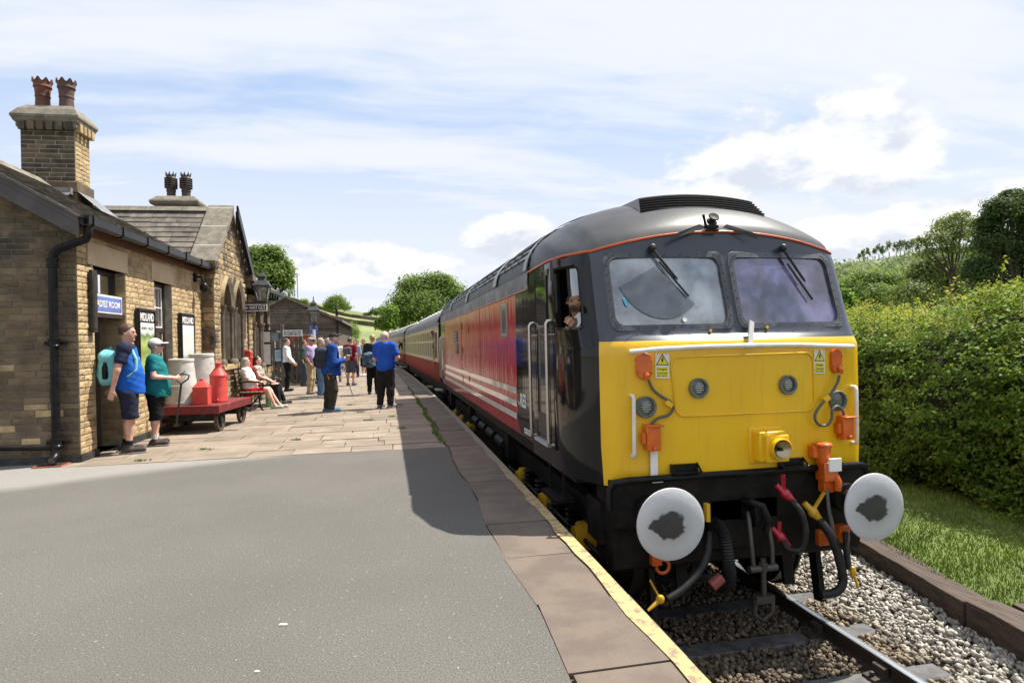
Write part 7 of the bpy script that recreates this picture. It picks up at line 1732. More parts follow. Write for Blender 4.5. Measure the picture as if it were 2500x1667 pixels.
c = on_deck(.20, -.56); t = thing('oil_can', 'square red oil can with pyramid top on the trolley edge', 'oil can', tuple(c), TA+.1, 'red oil cans on the trolley')
m = MB(); w, h = .125, .31; vs = [(i*w, j*w, z) for z in (0, h) for i, j in ((-1,-1), (1,-1), (1,1), (-1,1))]+[(i*.035, j*.035, h+.12) for i, j in ((-1,-1), (1,-1), (1,1), (-1,1))]; m.add(vs, [(3,2,1,0)]+[(a, (a+1) % 4, 4+(a+1) % 4, 4+a) for a in range(4)]+[(4+a, 4+(a+1) % 4, 8+(a+1) % 4, 8+a) for a in range(4)]+[(8,9,10,11)]); m.build('body', CANR, t, world=False, smooth=0, bevel=.006); m = MB(); m.lathe([(.04, h+.11), (.04, h+.145), (.03, h+.15)], 10); m.build('cap', CANR, t, world=False)
m = MB(); m.box((-w-.004, -w-.004, h-.02), (w+.004, w+.004, h+.002)); m.build('seam', CANR, t, world=False)
c = on_deck(.33, -.12); t = thing('oil_can', 'taller round red oil can with cone top and tap', 'oil can', tuple(c), TA, 'red oil cans on the trolley')
m = MB(); m.lathe([(r*.82, z*.90) for r, z in [(.185, 0), (.19, .01), (.19, .03), (.185, .04), (.185, .52), (.192, .525), (.192, .55), (.185, .56), (.075, .70), (.07, .71), (.07, .78), (.08, .785), (.08, .80), (.05, .815), (.012, .83)]], 24, cap=False); m.build('body', CANR, t, world=False, smooth=35)
m = MB(); m.tube([(.05, -.14, .07), (.06, -.21, .07), (.06, -.23, .04)], .018, 8); m.tube([(.03, -.195, .10), (.09, -.195, .10)], .012, 6); m.build('tap', REDE, t, world=False); m = MB(); m.tube([(.15, 0, .44), (.19, 0, .44), (.19, 0, .50), (.15, 0, .50)], .008, 6); m.build('handle', CANR, t, world=False)
# ---------------------------------------------------------------- bench
bn = thing('platform_bench', 'cast iron and timber bench with two women sitting on it', 'bench', (-3.13, 16.55, 0), 0)
SLAT = mat('bench_slat', (.23,.18,.12), .7, col2=(.17,.13,.085), scale=4, stretch=(5,.6,5))
for k in range(5): m = MB(); x = -.20+.1*k; m.box((x, -1.0, .42), (x+.075, 1.0, .445)); m.build('seat_slat', SLAT, bn, world=False, bevel=.004)
for k in range(5): m = MB(); z = .50+.095*k; x = -.22-.02*k; m.box((x-.02, -1.0, z), (x, 1.0, z+.07)); m.build('back_slat', SLAT, bn, world=False, bevel=.004)
for yy in (-.95, 0, .95):
    m = MB(); m.tube([(.30, yy, 0), (.25, yy, .06), (.22, yy, .20), (.24, yy, .34), (.27, yy, .41), (-.22, yy, .41), (-.24, yy, .55), (-.335, yy, .98)], .021, 8); m.tube([(-.20, yy, .41), (-.16, yy, .2), (-.26, yy, .05), (-.32, yy, 0)], .021, 8); m.tube([(-.31, yy, .66), (.0, yy, .68), (.22, yy, .67), (.30, yy, .62), (.31, yy, .55), (.26, yy, .52), (.22, yy, .56), (.25, yy, .59)], .018, 8); m.build('iron_end', BLACKP, bn, world=False, smooth=60)
c = gr(672, 985); t = thing('shopping_bag', 'green patterned carrier bag under the bench', 'bag', (-2.86, 16.6, 0)); m = MB(); m.prism([(-.16, 0), (.16, 0), (.19, .34), (-.19, .34)], -.07, .07, 'x'); m.build('bag', mat('green_bag', (.05,.30,.10), .5, col2=(.35,.42,.30), scale=14), t, world=False, bevel=.02); m = MB(); m.tube([(0, -.09, .33), (0, -.07, .45), (0, .07, .45), (0, .09, .33)], .008, 6); m.build('handle', mat('green_handle', (.06,.35,.12), .6), t, world=False)
# stone planter by the fence
c = gr(693, 940); t = thing('rough_stone', 'pale knobbly stone lump standing by the fence', 'stone', (c.x, c.y+.2, 0))
P = np.array([(random.gauss(0, .14), random.gauss(0, .14), abs(random.gauss(.3, .22))) for _ in range(70)]); stones('lumps', P, RNG.uniform(.06, .13, 70), mat('pale_lump', (.42,.37,.30), .9, col2=(.18,.14,.10), scale=9), t)
# ---------------------------------------------------------------- people: smooth bodies from blended limbs
def d_cap(P, a, b, ra, rb):
    a = np.array(a, float); b = np.array(b, float); ab = b-a; t = np.clip(((P-a) @ ab)/max(1e-9, ab @ ab), 0, 1)
    return np.linalg.norm(P-a-t[:,None]*ab, axis=1)-(ra+(rb-ra)*t)
def d_ell(P, c, r):
    q = P-np.array(c, float); r = np.array(r, float); k0 = np.linalg.norm(q/r, axis=1); k1 = np.linalg.norm(q/(r*r), axis=1)+1e-9; return k0*(k0-1)/k1
def smin(a, b, k):
    h = np.clip(.5+.5*(b-a)/k, 0, 1); return b+(a-b)*h-k*h*(1-h)
def surfnet(f, lo, hi, h):
    lo = np.array(lo, float); hi = np.array(hi, float); n = np.maximum(4, np.ceil((hi-lo)/h).astype(int)+1)
    ax = [lo[i]+h*np.arange(n[i]) for i in range(3)]; G = np.stack(np.meshgrid(*ax, indexing='ij'), -1); v = f(G.reshape(-1, 3)).reshape(n)
    s = v < 0; nc = n-1; acc = np.zeros((*nc, 3)); cnt = np.zeros(nc)
    for axi in range(3):
        sl0 = [slice(None)]*3; sl1 = [slice(None)]*3; sl0[axi] = slice(0, -1); sl1[axi] = slice(1, None); sl0, sl1 = tuple(sl0), tuple(sl1)
        a, b = v[sl0], v[sl1]; cr = s[sl0] != s[sl1]; t = np.where(cr, a/np.where(np.abs(a-b) < 1e-12, 1e-12, a-b), 0)
        p = G[sl0].copy(); p[...,axi] += t*h; o = [i for i in range(3) if i != axi]
        for d0 in (0, 1):
            for d1 in (0, 1):
                src = [slice(None)]*3; src[o[0]] = slice(d0, d0+nc[o[0]]); src[o[1]] = slice(d1, d1+nc[o[1]]); src = tuple(src)
                c_ = cr[src]; acc += p[src]*c_[...,None]; cnt += c_
    act = cnt > 0; idx = -np.ones(nc, int); idx[act] = np.arange(act.sum()); V_ = acc[act]/cnt[act][:,None]; faces = []
    for axi in range(3):
        o = [i for i in range(3) if i != axi]; sl0 = [slice(None)]*3; sl1 = [slice(None)]*3; sl0[axi] = slice(0, -1); sl1[axi] = slice(1, None)
        cr = s[tuple(sl0)] != s[tuple(sl1)]; ins = s[tuple(sl0)]; I = np.argwhere(cr); I = I[(I[:,o[0]] > 0) & (I[:,o[1]] > 0) & (I[:,o[0]] < n[o[0]]-1) & (I[:,o[1]] < n[o[1]]-1)]
        if not len(I): continue
        def cell(d0, d1): J = I.copy(); J[:,o[0]] -= d0; J[:,o[1]] -= d1; return idx[J[:,0], J[:,1], J[:,2]]
        q = np.stack([cell(1, 1), cell(0, 1), cell(0, 0), cell(1, 0)], 1); fl = ins[I[:,0], I[:,1], I[:,2]]; 
        if axi == 1: fl = ~fl
        q = np.where(fl[:,None], q, q[:,::-1]); faces.append(q)
    return V_, np.concatenate(faces)
def sdf_part(name, f, lo, hi, h, matl, parent, extra=None, smooth=True):
    V_, Fc = surfnet(f, lo, hi, h)
    if extra:
        for (V2, F2) in extra: Fc = np.concatenate([Fc, F2+len(V_)]); V_ = np.concatenate([V_, V2])
    ok = (Fc >= 0).all(1); o = np_mesh(name, V_, Fc[ok], matl, parent); o.data.shade_smooth(); return o
def skin(n, c): return mat('skin_'+n, c, .5, col2=(c[0]*.86, c[1]*.74, c[2]*.7), scale=9, sss=.06)
SK1 = skin('fair', (.60,.36,.27)); SK2 = skin('pale', (.66,.43,.33)); SK3 = skin('ruddy', (.54,.29,.21))
def cloth(n, c, c2=None, scale=12, rough=.85): return mat('cloth_'+n, c, rough, col2=c2 or tuple(k*.8 for k in c), scale=scale, bump=.5, bscale=45, spec=.2)
def vrot(v, yaw):
    c, s = math.cos(yaw), math.sin(yaw); return Vector((v[0]*c-v[1]*s, v[0]*s+v[1]*c, v[2]))
def person(label, pos, heading, H=1.74, build=1.0, belly=0.0, skin_m=SK1, top=None, bottom=None, shoe=None, hair=None, hat=None, sock=None, sleeve=.62, legs='long', hem=.86, loose=.014, hl='short', arms=None, legp=None, lean=0.0, look=0.0, tilt=0.0, fine=1.0, seat=None, female=False, extra_parts=(), hands=True, glasses=False, tie=None, belt=None):
    """forward = +y locally, heading rotates about z (0 = looking away along the platform)"""
    s = H/1.75; g = thing('person', label, 'person', pos, heading); B_ = build; hipz = seat if seat else .93
    J = {}
    up = Vector((0, math.sin(lean), math.cos(lean))); hip = Vector((0, 0, hipz)); L = lambda t: hip+up*t
    chest = L(.33); neck = L(.55); sh = [neck+Vector((k*.185*B_ ** .5*(.92 if female else 1), -.01, -.06)) for k in (1, -1)]; hd = neck+up*.15+Vector((0, .02, 0))
    arms = arms or [((.25, -.04, 1.13), (.26, .04, .88)), ((-.25, -.04, 1.13), (-.26, .04, .88))]
    el = [Vector(a[0]) for a in arms]; wr = [Vector(a[1]) for a in arms]
    legp = legp or [((.105, .02, .50), (.11, -.03, .09), 8), ((-.105, .02, .50), (-.11, -.03, .09), -8)]
    hp = [hip+Vector((k*.095, 0, -.03)) for k in (1, -1)]; kn = [Vector(l[0]) for l in legp]; an = [Vector(l[1]) for l in legp]
    toe = [an[i]+vrot((0, .17, -.05), R_(-legp[i][2])) for i in (0, 1)]; heel = [an[i]+vrot((0, -.05, -.055), R_(-legp[i][2])) for i in (0, 1)]
    def torso(P, o=0.0):
        d = d_ell(P, chest, (.172*B_+o, .108*B_+o, .235+o)); d = smin(d, d_ell(P, L(.13)+Vector((0, .02+belly*.6, 0)), (.150*B_+belly*.4+o, .102*B_+belly+o, .20+o)), .08)
        d = smin(d, d_ell(P, hip+Vector((0, -.015, .0)), (.162*B_+o, .118*B_+o, .15+o)), .08)
        if female: d = smin(d, d_ell(P, chest+Vector((0, .07, .01)), (.14*B_+o, .09+o, .09+o)), .05)
        for k in (0, 1): d = smin(d, d_cap(P, L(.46), sh[k], .075*B_+o, .062+o), .05)
        return d
    def arm(P, k, t0, t1, o=0.0):
        r = (.055*B_**.5, .042*B_**.5, .028); a, b, c = sh[k], el[k], wr[k]; d = np.full(len(P), 9.0)
        def seg(a, b, ra, rb, u0, u1): return d_cap(P, a.lerp(b, u0), a.lerp(b, u1), ra+(rb-ra)*u0+o, ra+(rb-ra)*u1+o)
        if t0 < 1: d = np.minimum(d, seg(a, b, r[0], r[1], t0, min(1, t1)))
        if t1 > 1: d = smin(d, seg(b, c, r[1], r[2], max(0, t0-1), t1-1), .02)
        return d
    def leg(P, k, o=0.0, zc=0.0):
        d = d_cap(P, hp[k], kn[k], .085*B_+o, .058*B_**.5+o); d = smin(d, d_cap(P, kn[k], an[k], .055*B_**.5+o, .036+o), .03); cf = kn[k].lerp(an[k], .3)+Vector((0, -.018, 0)); d = smin(d, d_ell(P, cf, (.05*B_**.5+o, .055*B_**.5+o, .12+o)), .03); return d
    yw = lambda v: hd+vrot(v, look)
    def headf(P, o=0.0):
        Q = P-np.array(hd); c, sn = math.cos(-look), math.sin(-look); Q = np.stack([Q[:,0]*c-Q[:,1]*sn, Q[:,0]*sn+Q[:,1]*c, Q[:,2]], 1); ct, st = math.cos(tilt), math.sin(tilt); Q = np.stack([Q[:,0], Q[:,1]*ct-Q[:,2]*st, Q[:,1]*st+Q[:,2]*ct], 1)
        return Q
    def head(P):
        Q = headf(P); d = d_ell(Q, (0, -.012, .02), (.076, .095, .100)); d = smin(d, d_ell(Q, (0, .022, -.045), (.058, .068, .075)), .04); d = smin(d, d_cap(Q, (0, .075, .012), (0, .102, -.022), .008, .014), .012); d = smin(d, d_ell(Q, (0, .072, -.092), (.026, .022, .020)), .02)
        d = smin(d, d_ell(Q, (0, .080, -.055), (.026, .014, .010)), .008); d = smin(d, d_ell(Q, (0, .078, .034), (.050, .014, .010)), .012)
        for e in (1, -1):
            d = smin(d, d_ell(Q, (e*.077, -.008, -.012), (.010, .020, .032)), .008); d = np.maximum(d, -d_ell(Q, (e*.031, .092, .014), (.016, .012, .009)))
        return d
    def body(P):
        d = torso(P, -.012); d = smin(d, d_cap(P, neck-up*.05, hd+Vector((0, -.015, -.02)), .058, .052), .03)
        for k in (0, 1): d = smin(d, arm(P, k, 0, 2), .02); d = smin(d, leg(P, k), .03)
        d = smin(d, head(P), .02); return d
    def bounds(pts, m): A = np.array([tuple(p) for p in pts]); return A.min(0)-m, A.max(0)+m
    allp = [hd+UZ*.13, hd+Vector((0, .02, 0)), hip, chest, *sh, *el, *wr, *hp, *kn, *an]
    lo, hi = bounds(allp, .16+belly); lo[2] = min(p.z for p in an)-.04
    ext = []
    hh = .021*fine
    # finer head
    V2, F2 = surfnet(lambda P: smin(head(P), d_cap(P, neck, hd+Vector((0, -.015, -.03)), .056, .050), .03), np.array(hd)-.15, np.array(hd)+.15, .0095*fine); ext.append((V2, F2))
    if hands:
        for k in (0, 1):
            d0 = (wr[k]-el[k]).normalized(); side_ = Vector((-1 if k == 0 else 1, 0, 0)); fw_ = Vector((0, 1, 0)); pn = (side_-d0*side_.dot(d0)); pn = pn.normalized() if pn.length > .2 else Vector((0, 0, 1)); ac = d0.cross(pn).normalized()
            if ac.dot(fw_)+ac.z*.5 < 0: ac = -ac
            w0 = wr[k]; pc = w0+d0*.05
            fs_ = []
            for q, (ln_, of) in enumerate(((.072, .030), (.080, .010), (.074, -.010), (.058, -.029))):
                r0 = w0+d0*.085+ac*of; m1 = r0+d0*ln_*.55+pn*.012; m2 = m1+d0*ln_*.30+pn*.030; fs_.append((r0-d0*.02, m1, .0095, .009)); fs_.append((m1, m2, .009, .0075))
            th0 = w0+d0*.03+ac*.03; th1 = w0+d0*.065+ac*.055+pn*.015; th2 = th1+d0*.032+ac*.004+pn*.012; fs_ += [(th0, th1, .013, .011), (th1, th2, .011, .008)]
            def hand(P, pc=pc, fs_=fs_, w0=w0, d0=d0, ac=ac):
                d = d_cap(P, w0-d0*.02, w0+d0*.03, .028, .030)
                for o_ in (-.022, 0, .022): d = smin(d, d_cap(P, w0+d0*.03+ac*o_*.6, w0+d0*.085+ac*o_, .018, .0145), .012)
                for (a, b, ra, rb) in fs_: d = smin(d, d_cap(P, a, b, ra, rb), .006)
                return d
            c = np.array(w0+d0*.08); ext.append(surfnet(hand, c-.125, c+.125, .0085*max(1, fine*.9)))
    sdf_part('body', body, lo, hi, hh, skin_m, g, ext)
    for e in (1, -1):
        m = MB(); Qe = Vector((e*.031, .086, .013)); Qe = Vector((Qe.x, Qe.y*math.cos(tilt)+Qe.z*math.sin(tilt), -Qe.y*math.sin(tilt)+Qe.z*math.cos(tilt))); m.ball(yw(Qe), .0085, 8); m.build('eye', mat('eye_dark', (.05,.035,.03), .2), g, world=False)
    # clothes
    rnd = random.random()*6
    def wrink(P): return .004*np.sin(P[:,2]*38+P[:,0]*21+rnd)*np.sin(P[:,0]*27-P[:,1]*23+P[:,2]*9+rnd)+.003*np.sin(P[:,2]*75+P[:,1]*40)
    if top is not None:
        def topf(P):
            Pd = P.copy(); Pd[:,2] = np.maximum(P[:,2], hipz+.15); Pd[:,1] -= (Pd[:,2]-P[:,2])*.04; d = np.minimum(torso(P, loose), torso(Pd, loose+.002)) if not seat else torso(P, loose)
            for k in (0, 1): d = smin(d, arm(P, k, 0, sleeve, loose+.004), .03)
            d = np.maximum(d, (hem if not seat else hipz-.06)-P[:,2]) if not seat else np.maximum(d, (hipz-.08)-P[:,2]); q = P-np.array(neck+up*.035); d = np.maximum(d, q @ np.array(up)); d = np.maximum(d, -d_cap(P, neck-up*.05, neck+up*.2, .062, .068)); return d+wrink(P)
        sdf_part('top', topf, lo, hi, hh, top, g)
    if bottom is not None:
        lz = {'long': .07, 'shorts': .47, 'crop': .25, 'knee': .42}[legs]
        def botf(P):
            w = loose+(.016 if legs in ('shorts', 'knee') else .010); d = d_ell(P, hip+Vector((0, -.012, .02)), (.17*B_+.012, .13*B_+.012+belly*.4, .16)); 
            for k in (0, 1): d = smin(d, leg(P, k, w), .03)
            d = smin(d, np.maximum(torso(P, .008), P[:,2]-(hipz+.16)), .02); d = np.maximum(d, P[:,2]-((hipz+.06) if seat else min(hipz+.12, hem+.05) if top is not None else hipz+.12))
            if not seat: d = np.maximum(d, lz-P[:,2])
            else:
                if legs in ('shorts', 'knee'): d = np.maximum(d, P[:,1]-(kn[0].y-.06))
                else: d = np.maximum(d, .10-P[:,2])
            return d+wrink(P)
        sdf_part('trousers' if legs == 'long' else 'shorts' if legs != 'crop' else 'leggings', botf, lo, hi, hh, bottom, g)
    if shoe is not None:
        for k in (0, 1):
            def shf(P, k=k): d = d_cap(P, heel[k]+UZ*.005, toe[k]+UZ*.01, .044, .040); d = smin(d, d_cap(P, an[k]+UZ*.02, an[k]-UZ*.02, .048, .05), .03); d = np.maximum(d, (an[k].z-.088)-P[:,2]); return np.maximum(d, P[:,2]-(an[k].z+(.085 if shoe is BROWNS else .045)))
            c = np.array(an[k]); sdf_part('shoe', shf, c-np.array([.24, .24, .14]), c+np.array([.24, .24, .12]), .013*max(1, fine*.9), shoe, g)
        if fine < 1.2:
            for k in (0, 1): m = MB(); dv = (toe[k]-heel[k]).normalized(); m.prism([(-.045, -.06), (.045, -.06), (.052, .10), (.046, .22), (.02, .265), (-.02, .265), (-.046, .22), (-.052, .10)], an[k].z-.092, an[k].z-.066, 'z', Matrix.Translation((heel[k].x, heel[k].y, 0)) @ Matrix.Rotation(math.atan2(-dv.x, dv.y), 4, 'Z')); m.build('sole', mat('shoe_sole', (.20,.18,.16), .8), g, world=False, bevel=.006)
    if sock is not None:
        for k in (0, 1): m = MB(); m.tube([an[k]+UZ*.0, an[k].lerp(kn[k], .22)], [.046, .050], 10); m.build('sock', sock, g, world=False)
    if hair is not None:
        def hf(P):
            Q = headf(P); d = d_ell(Q, (0, -.018, .026), (.085, .102, .108)); cut = np.maximum(Q[:,1]*.9+Q[:,2]*-1.1+.0, -9); face = (Q[:,1]-.045)*1.0+(.055-Q[:,2])*.9
            d = np.maximum(d, face)
            if hl == 'short': d = np.maximum(d, -.055-Q[:,2]-(Q[:,1]*.3))
            elif hl == 'bald': d = np.maximum(d, -.06-Q[:,2]); d = np.maximum(d, Q[:,2]-.045+Q[:,1]*.2)
            else:
                bk = d_cap(Q, (0, -.055, -.02), (0, -.075, -.30 if hl == 'long' else -.13), .085, .075 if hl == 'long' else .08); bk = np.maximum(bk, Q[:,1]-.005); d = smin(d, bk, .03)
            return d+.0035*np.sin(P[:,0]*120+P[:,2]*60)*np.sin(P[:,1]*110)
        sdf_part('hair', hf, np.array(hd)+np.array([-.16, -.2, -.42 if hl == 'long' else -.25]), np.array(hd)+np.array([.16, .16, .17]), .012*max(1, fine*.8), hair, g)
    if hat is not None:
        kind, hm = hat
        def ht(P):
            Q = headf(P); d = d_ell(Q, (0, -.012, .035), (.09, .108, .105)); d = np.maximum(d, .030-Q[:,2]+(Q[:,1]*-.12))
            if kind == 'cap': br = d_ell(Q, (0, .10, .045), (.075, .105, .012)); br = np.maximum(br, -.02-Q[:,1]*-.0-.0-Q[:,1]); d = smin(d, br, .012)
            if kind == 'flat': d = smin(np.maximum(d, Q[:,2]-.10), d_ell(Q, (0, .03, .065), (.10, .125, .035)), .02)
            return d
        sdf_part('cap', ht, np.array(hd)-.26, np.array(hd)+.26, .012*max(1, fine*.8), hm, g)
    if glasses: m = MB(); [m.cbox(yw((e*.034, .100, .012)), (.05, .012, .03), look) for e in (1, -1)]; m.bar(yw((.06, .09, .016)), yw((.08, .0, .01)), .006, .01); m.bar(yw((-.06, .09, .016)), yw((-.08, .0, .01)), .006, .01); m.build('sunglasses', BLACKP, g, world=False)
    if tie is not None: m = MB(); m.prism([(-.022, -.02), (.022, -.02), (.016, -.05), (.04, -.36), (0, -.42), (-.04, -.36), (-.016, -.05)], 0, .012, 'z', frame_M(neck+up*.02+Vector((0, .085*B_, 0)), (1,0,0), up+Vector((0, -.16, 0)))); m.build('tie', tie, g, world=False)
    if belt is not None: m = MB(); n_ = 20; m.tube([hip+Vector((.187*B_*math.cos(a), .15*B_*math.sin(a)+belly*.4, .075)) for a in [k*2*math.pi/n_ for k in range(n_)]], .018, 5, closed=True); m.build('belt', belt, g, world=False)
    if abs(s-1) > .001: g.scale = (s, s, s)
    return g, dict(hd=hd, neck=neck, chest=chest, sh=sh, wr=wr, el=el, hip=hip, s=s)
def W2(g, v): return Matrix.Translation(g.location) @ Matrix.Rotation(g.rotation_euler[2], 4, 'Z') @ (Vector(v)*g.scale[0])
def backpack(label, g, c, size, matl, strap, pocket=None, bottle=False):
    """c = centre behind the back in the wearer's frame"""
    t = thing('backpack', label, 'backpack', tuple(g.location), g.rotation_euler[2]); t.scale = g.scale; c = Vector(c); w, d, h = size
    def f(P):
        Q = P-np.array(c); q = np.abs(Q)-np.array([w/2-.07, d/2-.06, h/2-.09]); dd = np.linalg.norm(np.maximum(q, 0), axis=1)+np.minimum(q.max(1), 0)-.065; dd = smin(dd, d_ell(Q, (0, -d*.32, -h*.12), (w*.38, d*.38, h*.28)), .04); dd = smin(dd, d_ell(Q, (0, .0, h*.33), (w*.4, d*.42, h*.2)), .04); return dd+.005*np.sin(Q[:,2]*45+Q[:,0]*30)
    m_ = np.array([w/2+.08, d/2+.12, h/2+.08]); sdf_part('bag', f, np.array(c)-m_, np.array(c)+m_, .017, matl, t)
    for k in (1, -1):
        m = MB(); m.tube([c+Vector((k*w*.28, d*.45, h*.40)), c+Vector((k*.13, d*.5+.06, h*.52)), c+Vector((k*.135, d*.5+.16, h*.50)), c+Vector((k*.14, d*.5+.215, h*.22)), c+Vector((k*.15, d*.5+.215, -h*.05)), c+Vector((k*.19, d*.5+.13, -h*.22)), c+Vector((k*w*.32, d*.45, -h*.32))], [.016, .022, .024, .024, .020, .014, .014], 8); m.build('strap', strap, t, world=False, smooth=60)
    m = MB(); m.tube([c+Vector((-.05, .02, h*.5)), c+Vector((-.03, .02, h*.57)), c+Vector((.03, .02, h*.57)), c+Vector((.05, .02, h*.5))], .009, 6); m.build('grab_loop', strap, t, world=False)
    if pocket: m = MB(); m.prism([(-w*.36, -h*.36), (w*.36, -h*.36), (w*.33, -h*.02), (-w*.33, -h*.02)], -d*.62, -d*.56, 'y', Matrix.Translation(c)); m.build('pocket', pocket, t, world=False, bevel=.02)
    if bottle: m = MB(); m.lathe([(.03, -.12), (.035, -.10), (.035, .04), (.02, .07), (.02, .10)], 10, Matrix.Translation(c+Vector((w*.5, -.03, -.02)))); m.build('bottle', BLACKP, t, world=False)
    return t
NAVYC = cloth('navy', (.018,.022,.045)); BLKC = cloth('black', (.010,.010,.011)); BROWNS = mat('boot_brown', (.055,.043,.036), .8, col2=(.035,.028,.024), scale=20); HB = mat('hair_brown', (.10,.055,.028), .6, col2=(.06,.033,.018), scale=40); HG = mat('hair_grey', (.36,.33,.29), .6, col2=(.22,.20,.17), scale=40); HD = mat('hair_dark', (.03,.02,.014), .5, col2=(.05,.032,.022), scale=40); HBL = mat('hair_blond', (.42,.30,.15), .6, col2=(.32,.22,.11), scale=40); HR_ = mat('hair_red', (.22,.075,.035), .6)
def royal():
    m = bpy.data.materials.new('cloth_two_tone_blue'); m.use_nodes = True; t = NT(m.node_tree); p = t.n['Principled BSDF']; o = t.add('ShaderNodeSeparateXYZ', {0: t.add('ShaderNodeTexCoord').outputs['Object']}).outputs; f = t.math('MAXIMUM', t.sstep(t.math('ADD', o[2], t.math('MULTIPLY', o[1], -1.6)), 1.26, 1.28), t.sstep(t.math('ABSOLUTE', o[0]), .20, .205)); t.put(p.inputs['Base Color'], t.mix(f, t.mix(t.sstep(o[2], .95, 1.4), (.010,.09,.42), (.02,.13,.46)), (.016,.02,.05))); p.inputs['Roughness'].default_value = .75; p.inputs['Specular IOR Level'].default_value = .2
    b = t.add('ShaderNodeBump', {'Height': t.noise(t.add('ShaderNodeTexCoord').outputs['Object'], 9, 4), 'Strength': .5, 'Distance': .02}); t.l.new(b.outputs[0], p.inputs['Normal']); return m
RB = R_(-84)
# 1 man with the turquoise backpack
g1, j1 = person('man in two tone blue top and navy shorts wearing a turquoise backpack', (-3.63, 9.97, 0), R_(-76), 1.84, 1.04, .03, SK1, royal(), NAVYC, BROWNS, HB, None, BLKC, .55, 'shorts', .80, .020, 'short', [((.27, -.10, 1.13), (.22, -.16, .87)), ((-.26, -.05, 1.14), (-.12, -.20, .90))], [((.10, .03, .50), (.11, .0, .09), 6), ((-.10, .0, .50), (-.12, -.06, .09), -10)], -.02, R_(-14), R_(4))
TURQ = cloth('turquoise', (.20,.55,.58), (.16,.48,.52), 8, .7); backpack('turquoise backpack with a dark bottle worn by the man by the doorway', g1, (0, -.215, 1.16), (.33, .22, .50), TURQ, cloth('turquoise_strap', (.25,.58,.60)), None, True)
# 2 woman with white cap and phone
g2_, j2 = person('woman in teal top and white cap reading a phone by the wall', (-3.50, 10.62, 0), R_(-80), 1.63, 1.12, .05, SK2, cloth('teal', (.012,.18,.19)), BLKC, BROWNS, HG, ('cap', cloth('white_cap', (.75,.75,.73))), cloth('white_sock', (.6,.6,.58)), .52, 'knee', .80, .018, 'short', [((.25, .02, 1.14), (.12, .30, 1.10)), ((-.26, .02, 1.14), (-.08, .30, 1.10))], [((.10, .03, .50), (.11, .0, .09), 8), ((-.10, .01, .50), (-.12, -.02, .09), -8)], .02, R_(6), R_(-4), female=True, glasses=True)
p = W2(g2_, (.03, .40, 1.16)); t = thing('mobile_phone', 'phone held in both hands by the woman in teal', 'phone', tuple(p), R_(-80)); MB().box((-.04, -.07, -.006), (.04, .07, .006), Matrix.Rotation(R_(35), 4, 'X')).build('case', BLACKP, t, world=False, bevel=.004)
# 3, 4 seated women
SITL = [((.10, .42, .47), (.11, .50, .09), 6), ((-.10, .42, .47), (-.10, .56, .09), -4)]
person('grey haired woman in white blouse and red shorts sitting on the bench', (-3.20, 15.95, 0), R_(-90), 1.64, 1.15, .04, SK2, cloth('white_blouse', (.70,.68,.66)), cloth('bright_red', (.55,.015,.03)), cloth('cream_sandal', (.55,.48,.42)), HG, None, None, .75, 'shorts', .8, .02, 'bob', [((.24, .02, .76), (.06, .26, .68)), ((-.24, .02, .76), (-.06, .26, .68))], [((.10, .44, .50), (.10, .62, .09), 4), ((-.10, .44, .50), (-.11, .70, .09), -4)], -.12, R_(4), 0, seat=.50, female=True)
person('long haired woman in pale patterned top and black leggings on the bench', (-3.20, 17.1, 0), R_(-90), 1.66, 1.12, .03, SK2, cloth('patterned', (.55,.50,.44), (.16,.13,.11), 22), cloth('black_leggings', (.016,.017,.019)), mat('trainer_black', (.03,.03,.032), .7), HD, None, None, .12, 'long', .8, .014, 'long', [((.24, .06, .78), (.10, .34, .62)), ((-.24, .06, .78), (-.06, .34, .62))], [((.10, .46, .52), (.10, .52, .09), 4), ((-.10, .46, .52), (-.11, .62, .09), -4)], -.06, R_(-6), 0, seat=.50, female=True)
# 5 woman in spotted dress
DOT = bpy.data.materials.new('cloth_spotted'); DOT.use_nodes = True; _t = NT(DOT.node_tree); _v = _t.add('ShaderNodeTexVoronoi', {'Vector': _t.add('ShaderNodeTexCoord').outputs['Object'], 'Scale': 34.0}); _t.put(_t.n['Principled BSDF'].inputs['Base Color'], _t.mix(_t.sstep(_v.outputs['Distance'], .34, .26), (.012,.012,.013), (.5,.49,.47))); _t.n['Principled BSDF'].inputs['Roughness'].default_value = .8
q = gr(645, 963); person('woman in black spotted dress and white cap seen from behind', (q.x, q.y, 0), R_(-18), 1.68, 1.05, 0, SK3, DOT, DOT, BLACKM, HD, ('cap', cloth('white_cap', (.75,.75,.73))), None, 1.3, 'knee', .70, .024, 'short', None, None, .02, R_(-60), R_(-6), 1.4, female=True)
# 6 railwayman
q = gr(703, 955); person('man in white shirt and red tie standing by the gentlemen sign', (q.x, q.y, 0), R_(-88), 1.75, .98, 0, SK1, cloth('white_shirt', (.72,.72,.74)), BLKC, BLACKP, HB, None, None, 1.9, 'long', .93, .016, 'short', [((.25, .02, 1.14), (.10, .20, .92)), ((-.25, .02, 1.14), (-.06, .22, .92))], None, -.03, R_(-8), R_(-3), 1.3, tie=cloth('red_tie', (.50,.02,.03)))
# 7 man in lilac shirt
q = gr(760, 962); person('man in lilac shirt, beige trousers and grey flat cap', (q.x, q.y, 0), R_(-105), 1.74, 1.02, .03, SK3, cloth('lilac', (.38,.32,.52)), cloth('beige', (.46,.37,.24)), mat('shoe_grey', (.25,.24,.22), .7), HG, ('flat', cloth('grey_tweed', (.26,.26,.24))), None, .7, 'long', .92, .018, 'short', [((.27, -.04, 1.14), (.20, .08, .92)), ((-.27, -.04, 1.14), (-.20, .08, .92))], None, .02, R_(10), 0, 1.3, glasses=True, belt=BLACKM)
